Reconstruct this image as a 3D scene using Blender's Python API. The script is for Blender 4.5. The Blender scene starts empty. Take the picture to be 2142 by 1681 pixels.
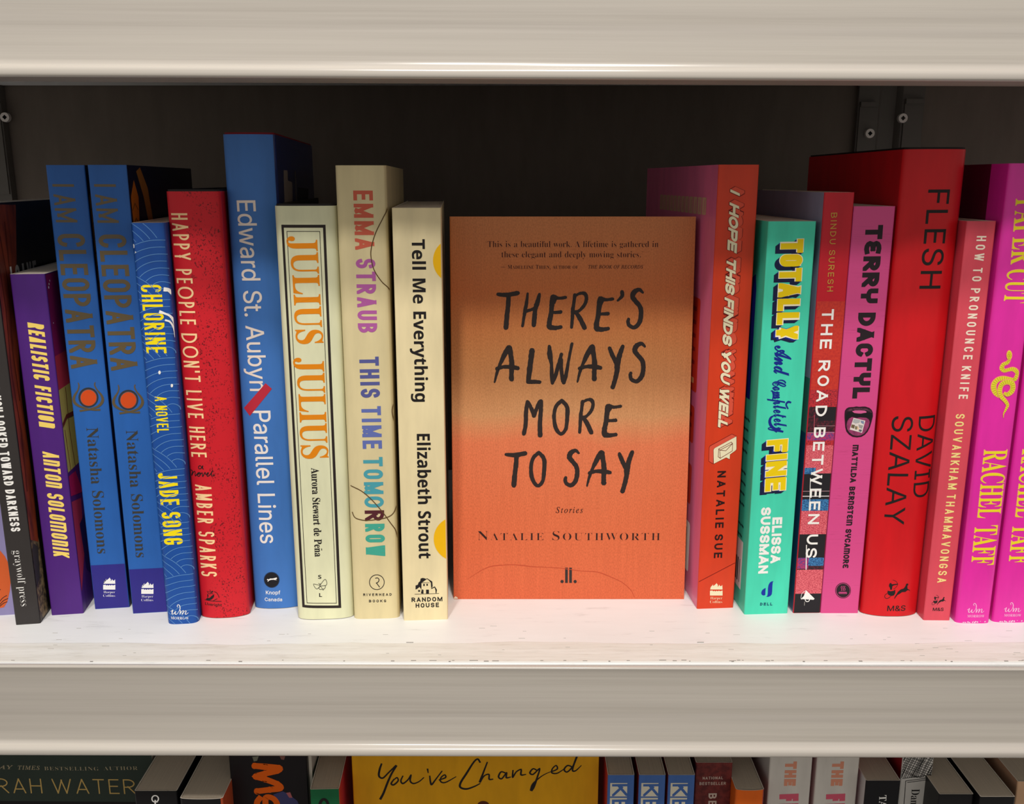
import bpy, bmesh, math, random
from mathutils import Vector, Matrix
from mathutils.geometry import delaunay_2d_cdt

random.seed(7)
scene = bpy.context.scene
COL = scene.collection

# ------------------------------------------------------------------ camera
FOCAL_PX, CX, CY = 1960.0, 1071.0, 840.5
TILT, EYE = math.radians(13.33), 0.220          # looking down a little, eye 22 cm above the shelf top
cam_data = bpy.data.cameras.new('camera')
cam_data.sensor_width = 36.0
cam_data.lens = 36.0 * FOCAL_PX / 2142.0
cam_data.clip_start = 0.01
cam = bpy.data.objects.new('camera', cam_data)
COL.objects.link(cam)
cam.location = (0, 0, EYE)
cam.rotation_euler = (math.pi / 2 - TILT, 0, 0)
scene.camera = cam

# ------------------------------------------------------------------ light of the shop
scene.view_settings.view_transform = 'Standard'
scene.view_settings.look = 'None'
scene.view_settings.gamma = 1.0
scene.view_settings.use_curve_mapping = False
scene.view_settings.exposure = 0.0
world = bpy.data.worlds.new('shop_interior')
scene.world = world
world.use_nodes = True
wn, wl = world.node_tree.nodes, world.node_tree.links
wbg = wn['Background']
wtc = wn.new('ShaderNodeTexCoord')
wsep = wn.new('ShaderNodeSeparateXYZ')
wramp = wn.new('ShaderNodeValToRGB')
wmap = wn.new('ShaderNodeMapRange')
wmap.inputs['From Min'].default_value = -1.0
wmap.inputs['From Max'].default_value = 1.0
wl.new(wtc.outputs['Generated'], wsep.inputs[0])
wl.new(wsep.outputs['Z'], wmap.inputs['Value'])
wl.new(wmap.outputs['Result'], wramp.inputs[0])
e = wramp.color_ramp.elements
e[0].position, e[0].color = 0.0, (0.16, 0.14, 0.12, 1)
e[1].position, e[1].color = 1.0, (0.62, 0.60, 0.57, 1)
for p, c in ((0.40, (0.24, 0.22, 0.195, 1)), (0.48, (0.62, 0.58, 0.53, 1)), (0.56, (0.95, 0.90, 0.83, 1)), (0.72, (0.62, 0.60, 0.56, 1))):
    k = e.new(p); k.color = c
wl.new(wramp.outputs[0], wbg.inputs['Color'])
wbg.inputs['Strength'].default_value = 0.78

def ceiling_lamp(name, place, size, watts, colour):
    ld = bpy.data.lights.new(name, 'AREA')
    ld.shape = 'DISK'; ld.size = size; ld.energy = watts; ld.color = colour
    lo = bpy.data.objects.new(name, ld)
    COL.objects.link(lo)
    lo.location = place
    lo.rotation_euler = (Vector(place) - Vector((0, 0.45, 0.1))).to_track_quat('Z', 'Y').to_euler()
ceiling_lamp('ceiling_lamp_left', (-0.33, -0.909, 1.888), 0.18, 22.5, (1.0, 0.95, 0.89))
ceiling_lamp('ceiling_lamp_right', (0.25, -0.615, 2.09), 0.18, 29.0, (1.0, 0.95, 0.89))

# ------------------------------------------------------------------ measuring: a pixel of the photograph as a ray
def ray(px, py):
    a = (px - CX) / FOCAL_PX; b = (CY - py) / FOCAL_PX
    return Vector((a, math.cos(TILT) + b * math.sin(TILT), -math.sin(TILT) + b * math.cos(TILT)))
ORIGIN = Vector((0, 0, EYE))
def at_depth(px, py, y):
    d = ray(px, py)
    return ORIGIN + d * (y / d.y)
def zoomed(ox, oy, s):
    return lambda x, y: (ox + x / s, oy + y / s)
ZA = zoomed(0, 330, 3.3625); ZB = zoomed(0, 830, 3.3625)
ZC = zoomed(400, 250, 3.113); ZD = zoomed(400, 790, 3.113)
ZE = zoomed(920, 430, 3.735); ZF = zoomed(920, 850, 3.735)
ZG = zoomed(1340, 300, 3.363); ZH = zoomed(1340, 800, 3.2327)
ZI = zoomed(1680, 280, 3.2338); ZJ = zoomed(1680, 800, 3.2338)
ZT1 = zoomed(1020, 590, 6.12); ZT2 = zoomed(1020, 820, 6.12)
ZSN = zoomed(2060, 720, 10.512); ZMO = zoomed(1750, 830, 16.81)
ZSU = zoomed(130, 780, 11.274); ZK = zoomed(200, 1190, 6.3); ZL = zoomed(540, 1170, 5.355)
ZM = zoomed(1470, 1180, 9.313); ZN = zoomed(1640, 1190, 4.267)
ZO = zoomed(1470, 380, 6.462); ZP = zoomed(1470, 640, 4.669); ZQ = zoomed(1580, 700, 4.667)
ZR = zoomed(260, 560, 3.7375); ZU = zoomed(1640, 860, 3.908)
ZX = zoomed(0, 1550, 2.975); ZY = zoomed(700, 1550, 2.975); ZZ = zoomed(1420, 1550, 2.967)

# ------------------------------------------------------------------ materials
def lin(c):
    c = c / 255.0
    return c / 12.92 if c <= 0.04045 else ((c + 0.055) / 1.055) ** 2.4
def rgb(t): return (lin(t[0]), lin(t[1]), lin(t[2]), 1.0)
MATS = {}
def new_mat(name, colour, rough=0.45, spec=0.45, metal=0.0):
    m = bpy.data.materials.new(name); m.use_nodes = True
    b = m.node_tree.nodes['Principled BSDF']
    b.inputs['Base Color'].default_value = rgb(colour)
    b.inputs['Roughness'].default_value = rough
    b.inputs['Specular IOR Level'].default_value = spec
    b.inputs['Metallic'].default_value = metal
    return m
def ink(colour, rough=0.55, spec=0.22):
    k = ('ink', tuple(colour), rough, spec)
    if k not in MATS: MATS[k] = new_mat('ink_%d_%d_%d' % tuple(colour), colour, rough, spec)
    return MATS[k]
def noise_node(nt, scale, stretch, detail=4.0, rough=0.6):
    tc = nt.nodes.new('ShaderNodeTexCoord'); mp = nt.nodes.new('ShaderNodeMapping'); nz = nt.nodes.new('ShaderNodeTexNoise')
    mp.inputs['Scale'].default_value = stretch
    nz.inputs['Scale'].default_value = scale; nz.inputs['Detail'].default_value = detail; nz.inputs['Roughness'].default_value = rough
    nt.links.new(tc.outputs['Object'], mp.inputs['Vector']); nt.links.new(mp.outputs['Vector'], nz.inputs['Vector'])
    return nz
def ramp_node(nt, stops, interp='LINEAR'):
    r = nt.nodes.new('ShaderNodeValToRGB'); cr = r.color_ramp; cr.interpolation = interp
    while len(cr.elements) < len(stops): cr.elements.new(0.5)
    for el, (p, c) in zip(cr.elements, stops):
        el.position = p; el.color = rgb(c)
    return r
def mix_node(nt, a, b, fac, mode='MIX'):
    m = nt.nodes.new('ShaderNodeMix'); m.data_type = 'RGBA'; m.blend_type = mode
    for sock, v in ((m.inputs[0], fac), (m.inputs[6], a), (m.inputs[7], b)):
        if hasattr(v, 'links') or hasattr(v, 'is_linked'): nt.links.new(v, sock)
        else: sock.default_value = v
    return m.outputs[2]
def bump(nt, height, strength, dist=0.0004):
    b = nt.nodes.new('ShaderNodeBump'); b.inputs['Strength'].default_value = strength; b.inputs['Distance'].default_value = dist
    nt.links.new(height, b.inputs['Height']); nt.links.new(b.outputs[0], nt.nodes['Principled BSDF'].inputs['Normal'])
def base(nt, out): nt.links.new(out, nt.nodes['Principled BSDF'].inputs['Base Color'])

def card(colour, rough=0.44, spec=0.30, weave=0.0):
    """printed, laminated cover card: very slight mottling"""
    k = ('card', tuple(colour), rough, spec, weave)
    if k in MATS: return MATS[k]
    m = new_mat('cover_%d_%d_%d' % tuple(colour), colour, rough, spec); nt = m.node_tree
    nz = noise_node(nt, 90, (1, 1, 0.25), 3)
    lo = tuple(max(0, c * (0.955 - weave)) for c in colour); hi = tuple(min(255, c * (1.035 + weave)) for c in colour)
    r = ramp_node(nt, [(0.3, lo), (0.7, hi)])
    nt.links.new(nz.outputs['Fac'], r.inputs[0]); base(nt, r.outputs[0])
    nb = noise_node(nt, 700, (1, 1, 1), 2); bump(nt, nb.outputs['Fac'], 0.06, 0.0001)
    MATS[k] = m
    return m
def speckled(a, b, scale=900, lo=0.42, hi=0.6, stretch=(1, 1, 1)):
    k = ('speck', a, b, scale, lo, hi, stretch)
    if k in MATS: return MATS[k]
    m = new_mat('speckled_print', a, 0.5, 0.4); nt = m.node_tree
    nz = noise_node(nt, scale, stretch, 3); r = ramp_node(nt, [(lo, a), (hi, b)])
    nt.links.new(nz.outputs['Fac'], r.inputs[0]); base(nt, r.outputs[0])
    MATS[k] = m
    return m
def pages_mat(colour):
    k = ('pages', colour)
    if k in MATS: return MATS[k]
    m = new_mat('page_edges', colour, 0.8, 0.2); nt = m.node_tree
    nz = noise_node(nt, 40, (60, 0.6, 0.6), 4)
    r = ramp_node(nt, [(0.3, tuple(c * 0.94 for c in colour)), (0.7, colour)])
    nt.links.new(nz.outputs['Fac'], r.inputs[0]); base(nt, r.outputs[0]); bump(nt, nz.outputs['Fac'], 0.3)
    MATS[k] = m
    return m
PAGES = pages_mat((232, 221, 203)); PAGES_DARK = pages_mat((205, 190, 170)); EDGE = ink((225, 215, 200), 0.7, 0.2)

# ------------------------------------------------------------------ objects
def tag(o, label=None, cat=None, group=None, kind=None):
    if label: o['label'] = label
    if cat: o['category'] = cat
    if group: o['group'] = group
    if kind: o['kind'] = kind
def link_mesh(name, bm, mats, parent=None):
    me = bpy.data.meshes.new(name); bm.to_mesh(me); bm.free()
    for m in (mats if isinstance(mats, (list, tuple)) else [mats]): me.materials.append(m)
    o = bpy.data.objects.new(name, me); COL.objects.link(o)
    if parent: o.parent = parent
    return o
def empty(name, mat_world):
    o = bpy.data.objects.new(name, None); COL.objects.link(o)
    o.empty_display_size = 0.02; o.matrix_world = mat_world
    return o
def copy_tree(o, parent=None):
    c = o.copy(); COL.objects.link(c)
    if parent: c.parent = parent
    for ch in list(o.children): copy_tree(ch, c)
    return c
def add_box(bm, x0, x1, y0, y1, z0, z1, mi=0):
    v = [bm.verts.new(p) for p in ((x0, y0, z0), (x1, y0, z0), (x1, y1, z0), (x0, y1, z0), (x0, y0, z1), (x1, y0, z1), (x1, y1, z1), (x0, y1, z1))]
    for f in ((0, 3, 2, 1), (4, 5, 6, 7), (0, 1, 5, 4), (1, 2, 6, 5), (2, 3, 7, 6), (3, 0, 4, 7)):
        bm.faces.new([v[i] for i in f]).material_index = mi

# ------------------------------------------------------------------ lettering: outlines of type
GLYPH_ALPHABET = '#$%&()*+,-./0123456789:;<=>?@ABCDEFGHIJKLMNOPQRSTUVWXYZ[]^_abcdefghijklmnopqrstuvwxyz{}'
GLYPHS = {
'SB': (
    'A4Q/F/O!/F/c/Z/c/i/o/u/{0)0C!1q4p!2*4o!3u0O4,0*47/s4B/c4W/c!4W/O!2//O!2//c2g/c2g0%2g0/2[0I!2G1$!0a1$!0G0?!0D03!0C0(0C/c0v/c!0z/c!0z/O!~0k1B!2<1B!1R32!'
    '~|B4W/a/O!/a/b0*/d06/q0C0%0C0J!0C3f0C4*0=48084G0+4M/w4S/_4S!/_4e!2%4e4(4e4(3R4(2V2k2A4>2(4>1$4>0=3h/t37/O28/O!~1W2F!1^2F2<2F2Q2Z2i2q2i3L2i3}2W482H4N1{'
    '4N1d4N1^4E1W4<1W3}!~2(/i2S/i2g0)2y0B2y0z2y1Y2a1s2G211h21!1W21!1W091W/{1a/r1j/i~|C4r2K/D1_/D1*/e0M0*000b/k1?/k2./k2v003R0N401,4O1b4o2M4o3#4o3d4T3n4O3y4'
    'O484O4?4o!4Q4o!4Q3&!4@3&4)3h3W433/4W2S4W114W112,11/i2b/i31/i3Y0$4*0:4H0d!4[0Q3o/D~|D55/e/O!/e/b0,/d07/o0B/y0B0C!0B3k0B4:054F0(4S/_4S!/_4e!2(4e3J4e414('
    '4r3D4r2.4r/O2./O!~2(/i2l/i320C3R0x3R2/3R4M2)4M1h4M1a4C1W4:1W3v!1W0@1W0#1a/s1h/i~|E4V/^/O!/^/b0*/b06/o0C/{0C0F!0C3f0C48064E0)4S/a4S!/a4e!4+4e!4+33!3t33'
    '3l3s3G423#4J224J!1k4H1_4F1[4=1X441X3y!1X2@!1d2@282@2M2W2d2p2l3L!2}3L!2}0p!2k0p2h1?2[1V2P1o2;1x2%2(1Z2(!1X2(!1X0;1X/{1c/t1l/m20/m2c/m3,/x3N0*3h0C4%0]47'
    '10!4J10!4./O!~|F40/_/O!/_/b0*/e06/s0C0&0C0L!0C3l0C47054C0(4O/^4S!/^4e!4%4e!4%33!3n333h3]3V3v3G463)4@2d4K204K!1k4I1_4H1[4A1W4:1W4*!1W2A!1a2A242A2J2X2a2'
    'q2h3N!2z3N!2z0p!2i0p2b1R2K1k252*1_2*!1W2*!1W0I1W001^/}1d/n1u/i2,/c2K/b!2K/O!~|G5A2V/E1f/E1./d0O0)010a/m1=/m2//m2w013S0O411,4O1b4o2K4o3)4o3f4U!3y4P4+4P'
    '424W!4?4o!4Q4o!4Q3&!4@3&423P3s3p3Z453<4F2x4W2U4W134W132.130t1U0;1y/]2^/]3-/]3;/l3J/{3J0?!3J0z3J1@3<1K3/1V2^1W!2^1i!591i!591W4q1V4g1L4Z1A4Z0z!4Z/n3Y/E~'
    '|H5P/_/O!/_/b0*/d06/q0C0#0C0I!0C3p0C47064D0*4Q/a4S!/a4e!2<4e!2<4S1}4Q1o4L1b4G1]4;1W4/1W3p!1W2E!3I2E!3I3p3I4/3D4;3@4G334L3&4Q2f4S!2f4e!5@4e!5@4S4v4P4k4'
    'D4^484^3p!4^0I4^0&4k/r4w/d5@/b!5@/O!2f/O!2f/b3//d3</p3I/{3I0I!3I2&!1W2&!1W0I1W0#1e/q1q/d2</b!2</O!~|I2O/]/O!/]/b0&/f05/q0C0#0C0C!0C3x0C4>074G0+4Q/]4S!'
    '/]4e!2>4e!2>4S1t4Q1g4G1X4>1X3x!1X0E1X001]0#1c/q1q/k2%/e2@/b!2@/O!~|J3=0g.g0E.g0+.r/k/$/Z/9/L/M/L/h/L0&/Z05/j0C0#0C0:0C0G060U0)0U/m0U/]0M/N!0E/<0E/&0c/'
    '&0}/&1,/615/F15/f!153d154%1/451*4D0t4J0e4Q0G4S!0G4e!3-4e!3-4S2m4Q2a4K2R4E2N472I4(2I3d!2I0Q2I.g~|K5C/a/O!/a/b0+/d07/q0C0#0C0I!0C3p0C47074D0*4Q/b4S!/b4e'
    '!2<4e!2<4S2#4Q1p4L1c4G1]4;1X4/1X3p!1X24!343j3P4-3P4>3P4S2o4S!2o4e!5+4e!5+4S!4{4S4?4S3L3]!2Y2i!4m0%4y/q5,/j57/c5L/b!5L/O!2e/O!2e/b!3$/c!35/f3A/k3A/s3A0'
    '#3/0:!1j1y!1X1i!1X0I1X0#1f/q1r/d2</b!2</O!~|L4F/_/O!/_/b0*/d06/q0C0#0C0I!0C3p0C48064E0*4Q/a4S!/a4e!2D4e!2D4S2)4S1s4N1d4I1^4<1W401W3p!1W0K!1Z0&1_/t1k/p'
    '1v/m24/m2f/m3./y3N0,3g0H4#0e451;!4G1;!4./O!~|M6j/^/O!/^/b0(/d05/q0C0#0C0G!0C3s0C400?4<0:4G0-4L/y4Q/_4S!/_4e!1Z4e!301/!4^4e!6W4e!6W4S674P6+4C5w465w3o!5'
    'w0M5w015}/}6(/m64/h6@/c6W/b!6W/O!4(/O!4(/b4@/d4M/j4Y/o4_0#4e024e0K!4e4+!2l/O!2X/O!0c3z!0c0H0c/{0r/o1&/b1J/b!1J/O!~|N534//D!0e3Q!0e0G0e/}0q/p0}/d1H/b!1'
    'H/O!/c/O!/c/b/{/c0./h0:/m0?/z0D0.0D0G!0D3y/{4J/u4M!/c4S!/c4e!1=4e!3}1J!3}3n3}4.3w4:3r4F3f4K3W4Q3>4S!3>4e!5$4e!5$4S4Y4Q4M4E4B484B3n!4B/D!~|O5R2O/D1v/D1'
    'J/V0x/k0V02060R0$1&/m1R/m2./m2b0$34063b0W4)0y4J1K4]1y4p2S4p3.4p3X4]4,4J4K4+4m3d5%36572c572.571R5%1&4m0R4J024*/k3V/V3+/D~2S/[3p/[3p2.3p3A3O3z3/4W2N4W12'
    '4W122.120t1R0;1u/[~|P4>/_/O!/_/b0*/d06/q0C0#0C0I!0C3p0C47064D0*4Q/a4S!/a4e!1y4e2x4e3C4T3g4E3{4*453g453?452^3d2:371q2<1q!1W1q!1W0I1W0#1e/q1q/d2</b!2</O'
    '!~1W20!1l202E202Z2G2p2^2p3<2p3r2^422L4K1{4K1g4K1_4D1W4<1W4*!~|Q5R3o.22;.21]/N1*/b0^0*0:0K0&0{/m1P/m2./m2b0$34063b0W4)0y4J1K4]1y4p2S4p3.4p3X4]4,4J4K4+4'
    'm3d5%36572c572.57134d0N46/j3=/O3e.U4Y.U4o.U51.^!54.J4N.2~2S/[3q/[3q2.3q3A3O3z3/4W2N4W124W122.120t1S0;1u/[~|R4w/_/O!/_/b0*/d06/q0C0#0C0I!0C3p0C47064D0*'
    '4Q/a4S!/a4e!1}4e314e3d4F4=4(4=3A4=2E3.2*!4L0*!4b/k4k/b4}/b!5$/b!5$/O!3E/O!1l1w!1W1w!1W0I1W0#1e/q1q/d2</b!2</O!~1W24!1n242J242d2L2}2g2}3C2}4K2*4K1h4K1a'
    '4B1W4:1W3v!~|S3{/}/D!/}1?!061?0G0M0i0*11/_1h/_25/_2K/u2c012c0Q2c1&2+1A!1D1b0b2%0E2G0*2i0*3?0*3j0;4/0M4M0m4^134p1Z4p!2/4k!2f4]!2o4Z!2x4Y304Y334p!3F4p!3'
    'F32!35323,3X2q3v2]492B4I2(4Y1e4Y1A4Y1-4F0r440r3q0r3U1*3C1;321_2{!2G2[2r2H30233G1w3Q1^3Z1E3Z1%3Z0R3F0231/k2e/W2=/E1c/E!1?/G!0x/P!0Z/X!0M/[0B/[0=/V!05/D'
    '!~|T4C0T/O!0T/b0z/b1//p1=0#1=0I!1=4M!164M0X4M094//s3j/n31!/Z31!/Z4e!464e!4630!4%303s4M2W4M!2Q4M!2Q0I2Q/}2_/o2m/b3;/b!3;/O!~|U512B/B1</B0l/n0A0>0A1<!0A'
    '3p0A47054D0(4Q/_4S!/_4e!2:4e!2:4S1{4Q1m4L1_4G1Z4;1V4/1V3p!1V1-1V0I1n0+2,/g2^/g4#/g4#1@!4#3o4#473p4C3d4P3;4S!3;4e!4x4e!4x4S4W4O4M4A4B444B3o!4B1V4B0E3q/'
    'q3D/B~|V4H1w/B!0#3r/s41/g4@/Z4O/A4S!/A4e!1v4e!1v4S1U4S1G4L194F1946194,1B3o!2M10!3O3n3V4(3V453V4F3I4L3;4R2w4S!2w4e!4V4e!4V4S4A4S444G4(4<3s3t!20/B!~|W6Q'
    '1L/D!/q4$/i4</_4G/U4R/@4S!/@4e!1V4e!1V4S1@4R174L1-4F1-461-4(153j!2)1:!2y3T!2j4+2c4B2U4I2J4Q2/4S!2/4e!4S4e!4S4S4$4S4$48!4+3w!4x1G!5d3f5l4%5l425l4D5a4J5'
    'T4Q5<4S!5<4e!6_4e!6_4S6J4O6@4A66436-3p!4Z/D!4H/D!3/3(!1a/D!~|X4u/Z/O!/Z/b0//b0R0:!1d1s!0F3w05480&4E/s4S/a4S!/^4S!/^4e!2>4e!2>4S!2/4S1a4S1a4;1a421l3y!2'
    'S2m!353j3F4+3F4:3F4R2q4S!2q4e!4h4e!4h4S!4e4S4E4S4/4C3q433X3j!2e2S!4901!4P/m4[/b4k/b!4n/b!4n/O!28/O!28/b!2=/b2n/b2n/z2n0.2^0G!1u1X!1+0I0v060v0$0v/b1O/b'
    '!1O/O!~|Y4F0^/O!0^/b1)/d15/q1B0#1B0I!1B1T!0%3x/m4@/^4I!/P4O!/B4R!/B4e!1r4e!1r4R!1f4R1R4R1H4L1=4F1=4<1=431E4#!2B2,!3@3c3P4#3P443P4R2v4R!2s4R!2s4e!4S4e!'
    '4S4R4B4P454D4(493t4#!2V1n!2V0I2V0#2d/q2p/d3;/b!3;/O!~|Z4V/e/O!/e/Z!2_4J!1y4J1K4J1.4@0k460V3w0C3]053/!0#3/!014e!424e!424W!1:/n!29/n3(/n3P053{0U431E!4D1'
    'E!43/O!~|a3K2I/E1o/E1k/t1;/F0W/F04/F/y/Z/e/q/e07/e0e071)0e1F1j1a!1j2;1j2W1]2f1P2t152t0b2t0b2]!0k2K0u2=0u210u1x0h1m0Y1b0E1b001b0$1n/r1{/r26/r2N0)2b0:2u'
    '0W3&0v311C3124312Q2p2q2T2q1u!2q06!2s/y2u/s2}/s3*/s33/{!3</m2t/E~18/s1B/s1O/z1]0(1j07!1j1J0p170p0L0p/s~|b3]/}/D!/}3y/}4@/v4H/o4Q/W4S!/W4e!1+4e!1+2c1L31'
    '2&312K312h2w3*2c392?3I1v3I1G3I0m360C2}/u2X/]26/E1c/E14/E0c/m!0-/D!~1X/^2#/^220)2?0M2?1A2?2(212E1}2d1Y2d1J2d1<2X1/2M1+2<!1+0=1+/^~|c2q1=/E0p/E0O/Z00/q/'
    'w0</d0b/d17/d1j/y27042^0X2u1#321P322)322D2v2a2a2a2?2a2,2T1z2I1o261o1g1o1g2E!1h2O!1h2Y1h2u1J2u0j2u0j1]0j0l1*0D1C/w1o/w2:/w2Y0@!2i0424/E~|d3g1-/E0c/E0F/'
    'Y0*/p/t0:/d0_/d14/d1j/u270,2_0I2u0h3113311d312)2d!2)4-2)4B1w4J1l4S1Q4S!1Q4e!324e!320C320*38/z3=/p3T/m!3T/Z2x/Z2)/E!2)/x1f/E~1L/m1]/m1m/z1}0.2)0D!2)2<2'
    '%2M1q2X1c2e1O2e1/2e0}2D0p2#0p1:0p0R0}021//m~|e2y1;/E0m/E0M/Y0./p/v0=/d0d/d1>/d1o/w2:002a0O2v0p311>311z312C2d2g2<2g1N!2g1G!0o1G0p/{1j/{29/{2X0N!2i0A26/'
    'E~0n1c!1l1c!1l1z1l2K1d2a1Z2u1B2u0n2u0n1n!~|f1y/_/O!/_/a/q/b/y/g0&/k0*/t!0,0A!0,2a!/a2a!/a3)!0,3)!0,3T0,420M4P0o4o1O4o1{4o2:4Z2Q4F2Q4,2Q3o2F3d2:3V2*3V1'
    'q3V1f3b1Z3l1Z3}1Z401d4@!1g4F!1h4M1h4W1U4W1@4W1:4J154<153{!153)!1n3)!1n2a!152a!150915/t1?/k1I/a1j/a!1j/O!~|g3:13-s0I-s0(.,/^.@/^.[/^/$0=/5/i/K/i/o/i0//'
    '{0B050U0_0h/g1-/g1w/g2>/y2V012o0P3#0p311>311h31232}!302}!302V!2V2V2o292o1n2o1O2_182O0z240n1r0a1M0a!1>0a!1/0b0v0b0j0V0^0M0^0?0^0)1.0)!1P0)2.0)2M/y2m/q2'
    '{/]3//I3//*3/.Q2Z.52/-s~1>0v1V0v1a131j1H1j1v1j2I1a2_1V2u1>2u1&2u0v2_0l2I0l1v0l1H0v131&0v~1B.22Q.22Q.f2Q.x2C/%25/-1p/-!0Y/-0A.v0A.^0A.L0W.?0n.2~|h3r/c/'
    'O!/c/a/w/b0$/k0,/s0,00!0,4+0,4@0%4I/x4S/d4T!/d4e!154e!152U1Z312=313=313=1w!3=003=/t3D/k3K/b3_/a!3_/O!1m/O!1m/a!1r/a25/a2500!251}252>2/2L2)2Y1n2Y1L2Y15'
    '25!150015/t1;/k1B/b1U/a!1U/O!~|i1i0^3^0G3^093m0*3}0*480*4N094^0G4m0^4m0t4m1*4^184N1848183}1)3m0t3^~/c/O!/c/a/w/b0$/k0,/s0,00!0,2F0,2a0&2i/z2q/e2q!/f3)'
    '!153)!150015/t1;/k1B/b1U/a!1U/O!~|j1u0d3_0M3_0>3o004#004:004O0?4_0M4o0d4o0z4o1/4_1>4O1>4:1>4$1/3o0z3_~/u-s/Y-s/D-}//.,.}.=.p.M.p.b.p.u.{/&/-/2/@/2/R/2'
    '/_/(/k.w/k.f/k.Z/d.O!/Z.?/Z.1/p.10-.102.B08.S08.r!082D082^002h0(2q/g2r!/g3)!1@3)!1@/:1@.U0y.80V-s~|k3Z/b/O!/b/a/w/b0$/k0,/s0,00!0,4*0,4A0&4I/{4R/e4S!/'
    'f4e!154e!151J!2-2B2>2S2>2b2>2q1t2q!1q2q!1q3)!3L3)!3L2q3$2o2^2N!2(1t!3M/s3Z/a3m/a!3m/O!1v/O!1v/a!1}/a29/a29/q29/x220)!1D14!151&!150015/t1;/k1B/b1U/a!1U'
    '/O!~|l1j/c/O!/c/a/w/b0$/k0,/s0,00!0,4*0,4@0&4I/{4S/e4S!/e4e!154e!150015/t1;/k1B/b1U/a!1U/O!~|m5q/c/O!/c/a/w/b0$/k0,/s0,00!0,2G0,2]0%2h/x2q/d2r!/d3)!13'
    '3)!132S1Z3127313$31332O3Z314>315=315=1w!5=005=/t5C/k5I/b5^/a!5^/O!3n/O!3n/a4(/b4//k46/u4600!461}462>402L4*2Y3n2Y3O2Y3727!370037/u3>/k3D/b3W/a!3W/O!1j/'
    'O!1j/a2#/b2+/k22/u2200!221}222>2,2L2%2Y1j2Y1I2Y1325!130013/u19/l1?/b1R/a!1R/O!~|n3r/c/O!/c/a/w/b0$/k0,/s0,00!0,2G0,2]0%2h/x2q/d2r!/d3)!153)!152U1Z312='
    '313=313=1w!3=003=/t3D/k3K/b3_/a!3_/O!1m/O!1m/a!1r/a25/a2500!251}252>2/2L2)2Y1n2Y1L2Y1525!150015/t1;/k1B/b1U/a!1U/O!~|o3C1J/E0v/E0R/Z00/r/w0>/d0e/d1;/d'
    '1l/w29002_0R2u0v311I311w312?2v2c2a2v2:301n301;300c2v0=2c/q2?/Z1w/E~1J/Z1h/Z1t/x1z0,1}0I!2%1;2%2<1s2Y1f2w1J2w1,2w0z2Y0o2<0o1;!0r0J0t0,0z/x1-/Z~|p3h/b-t'
    '!/b.*/r.+/y.10(.70*.A!0,.h!0,2=0,2]0%2g/y2p/d2s!/d3)!103)!102Q1N3220322T322q2v332a3B2;3Q1q3Q1A3Q0i3A0@32/s2o/[2Q/E2-/E1S/E15/q!15.n15.Q19.C1=.51H.01S.'
    ',1h.+!1h-t!~1f/m2,/m29032G0S2G1;2G1{2;2B202b1j2b1I2b1525!150=1D/m~|q3a1P-t!1P.+1o.,1y.42*.<2*.S!2*/n1b/F1//F0d/F0G/Y0+/o/u08/e0[/e11/e1f/y24032]0U2u0y'
    '321K321{322K2e!3(33!3333!33.S33.=39.53@.,3U.+!3U-t!~1T/o1e/o1s/y2&0*2*0;!2*2;2*2s1T2s122s1#2O0o2-0o1=0o0S1#0411/o~|r2k/c/O!/c/a/w/b0$/k0,/s0,00!0,2F0,'
    '2a0%2i/y2q/e2q!/f3)!133)!132F1D2h1]2y1v3123312O312^2}2m2m2m2T2m2@2b242U2(2B2(202(2(21!1r2D1k2N1_2N1P2N1C2;162)161c!160016/r1@/j1J/b1h/a!1h/O!~|s2l18/E'
    '0v/E0O/U!0A/X01/X0+/F!/u/F!/u0c!0-0c06070O/x0i/_1-/_1F/_1T/l1c/w1c021c0O1=0c!0e0}0@140.1J/v1b/v2%/v2Q092o0U321.32!1G3/!1j3&!1q3$!1x3#2*3#2032!2>32!2>2'
    '(!2.2(2#2L1g2a1P2t162t0z2t0n2j0c2^0c2M0c2=0m220x2(131w!1b1_2,1N2;182K0}2K0W2K0%2./c1j/E~|t2.0v/F0K/F0:/Y0(/o0(0?!0(2c!/e2c!/e2x!0P3f0n4,0{4D!114D!113)'
    '!1s3)!1s2c!112c!110J1105160+1;/y1I/y1b/y1q0C!2(0:1b/F~|u3l1#/E0M/E09/b0%0#0%0Y!0%2B0%2Y/x2f/r2q/Z2r!/Z3)!1/3)!1/0B1/00180%1A/u1R/u1s/u2.0:!2.2B2.2[2&2'
    'g1y2q1_2r!1_3)!373)!370>370&3>/x3E/p3[/o!3[/]3#/]2./E!2./y1w/b1[/R1B/E~|v3$1//E!/w2B!/g2e/_2q/L2q!/L3)!1E3)!1E2r!1=2r0{2r0{2_!0}2V!1Z0t!262G!2;2Z2;2r1'
    'n2r!1n3)!3#3)!3#2s2j2o2b2c!2N2=!1A/E!~|w4O0t/E!/b2S!/U2h/O2o/D2q!/D3)!1+3)!1+2q0w2q0r2m0l2i0l2_!0n2T!0r2G!1H0y!1v25!1l2T1f2g1a2l1Y2r1I2s!1I3)!363)!362'
    'q2t2p2t2_!2t2W!2v2P!3C1.!3s2J!3x2^3x2i3q2m!3W2s!3W3)!4Y3)!4Y2s4K2r4E2h!482L!2}/E!2m/E!2)1h!1-/E!~|x32/T/O!/T/_/t/h0600!0u1)!/}2Q/j2o/S2q!/S3)!1J3)!1J2'
    'r1-2r1-2d!162N!1X1q!2*2K242W242c242k2-2n2%2q1l2r!1l3)!3*3)!3*2t2g2n2H2H!1i1Y!2o/u!2{/f3&/a32/_!32/O!1</O!1</a!1S/d1Z/h1Z/o1Z/z1N03!1+0l!0Y050M0#0M/s0M'
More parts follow.
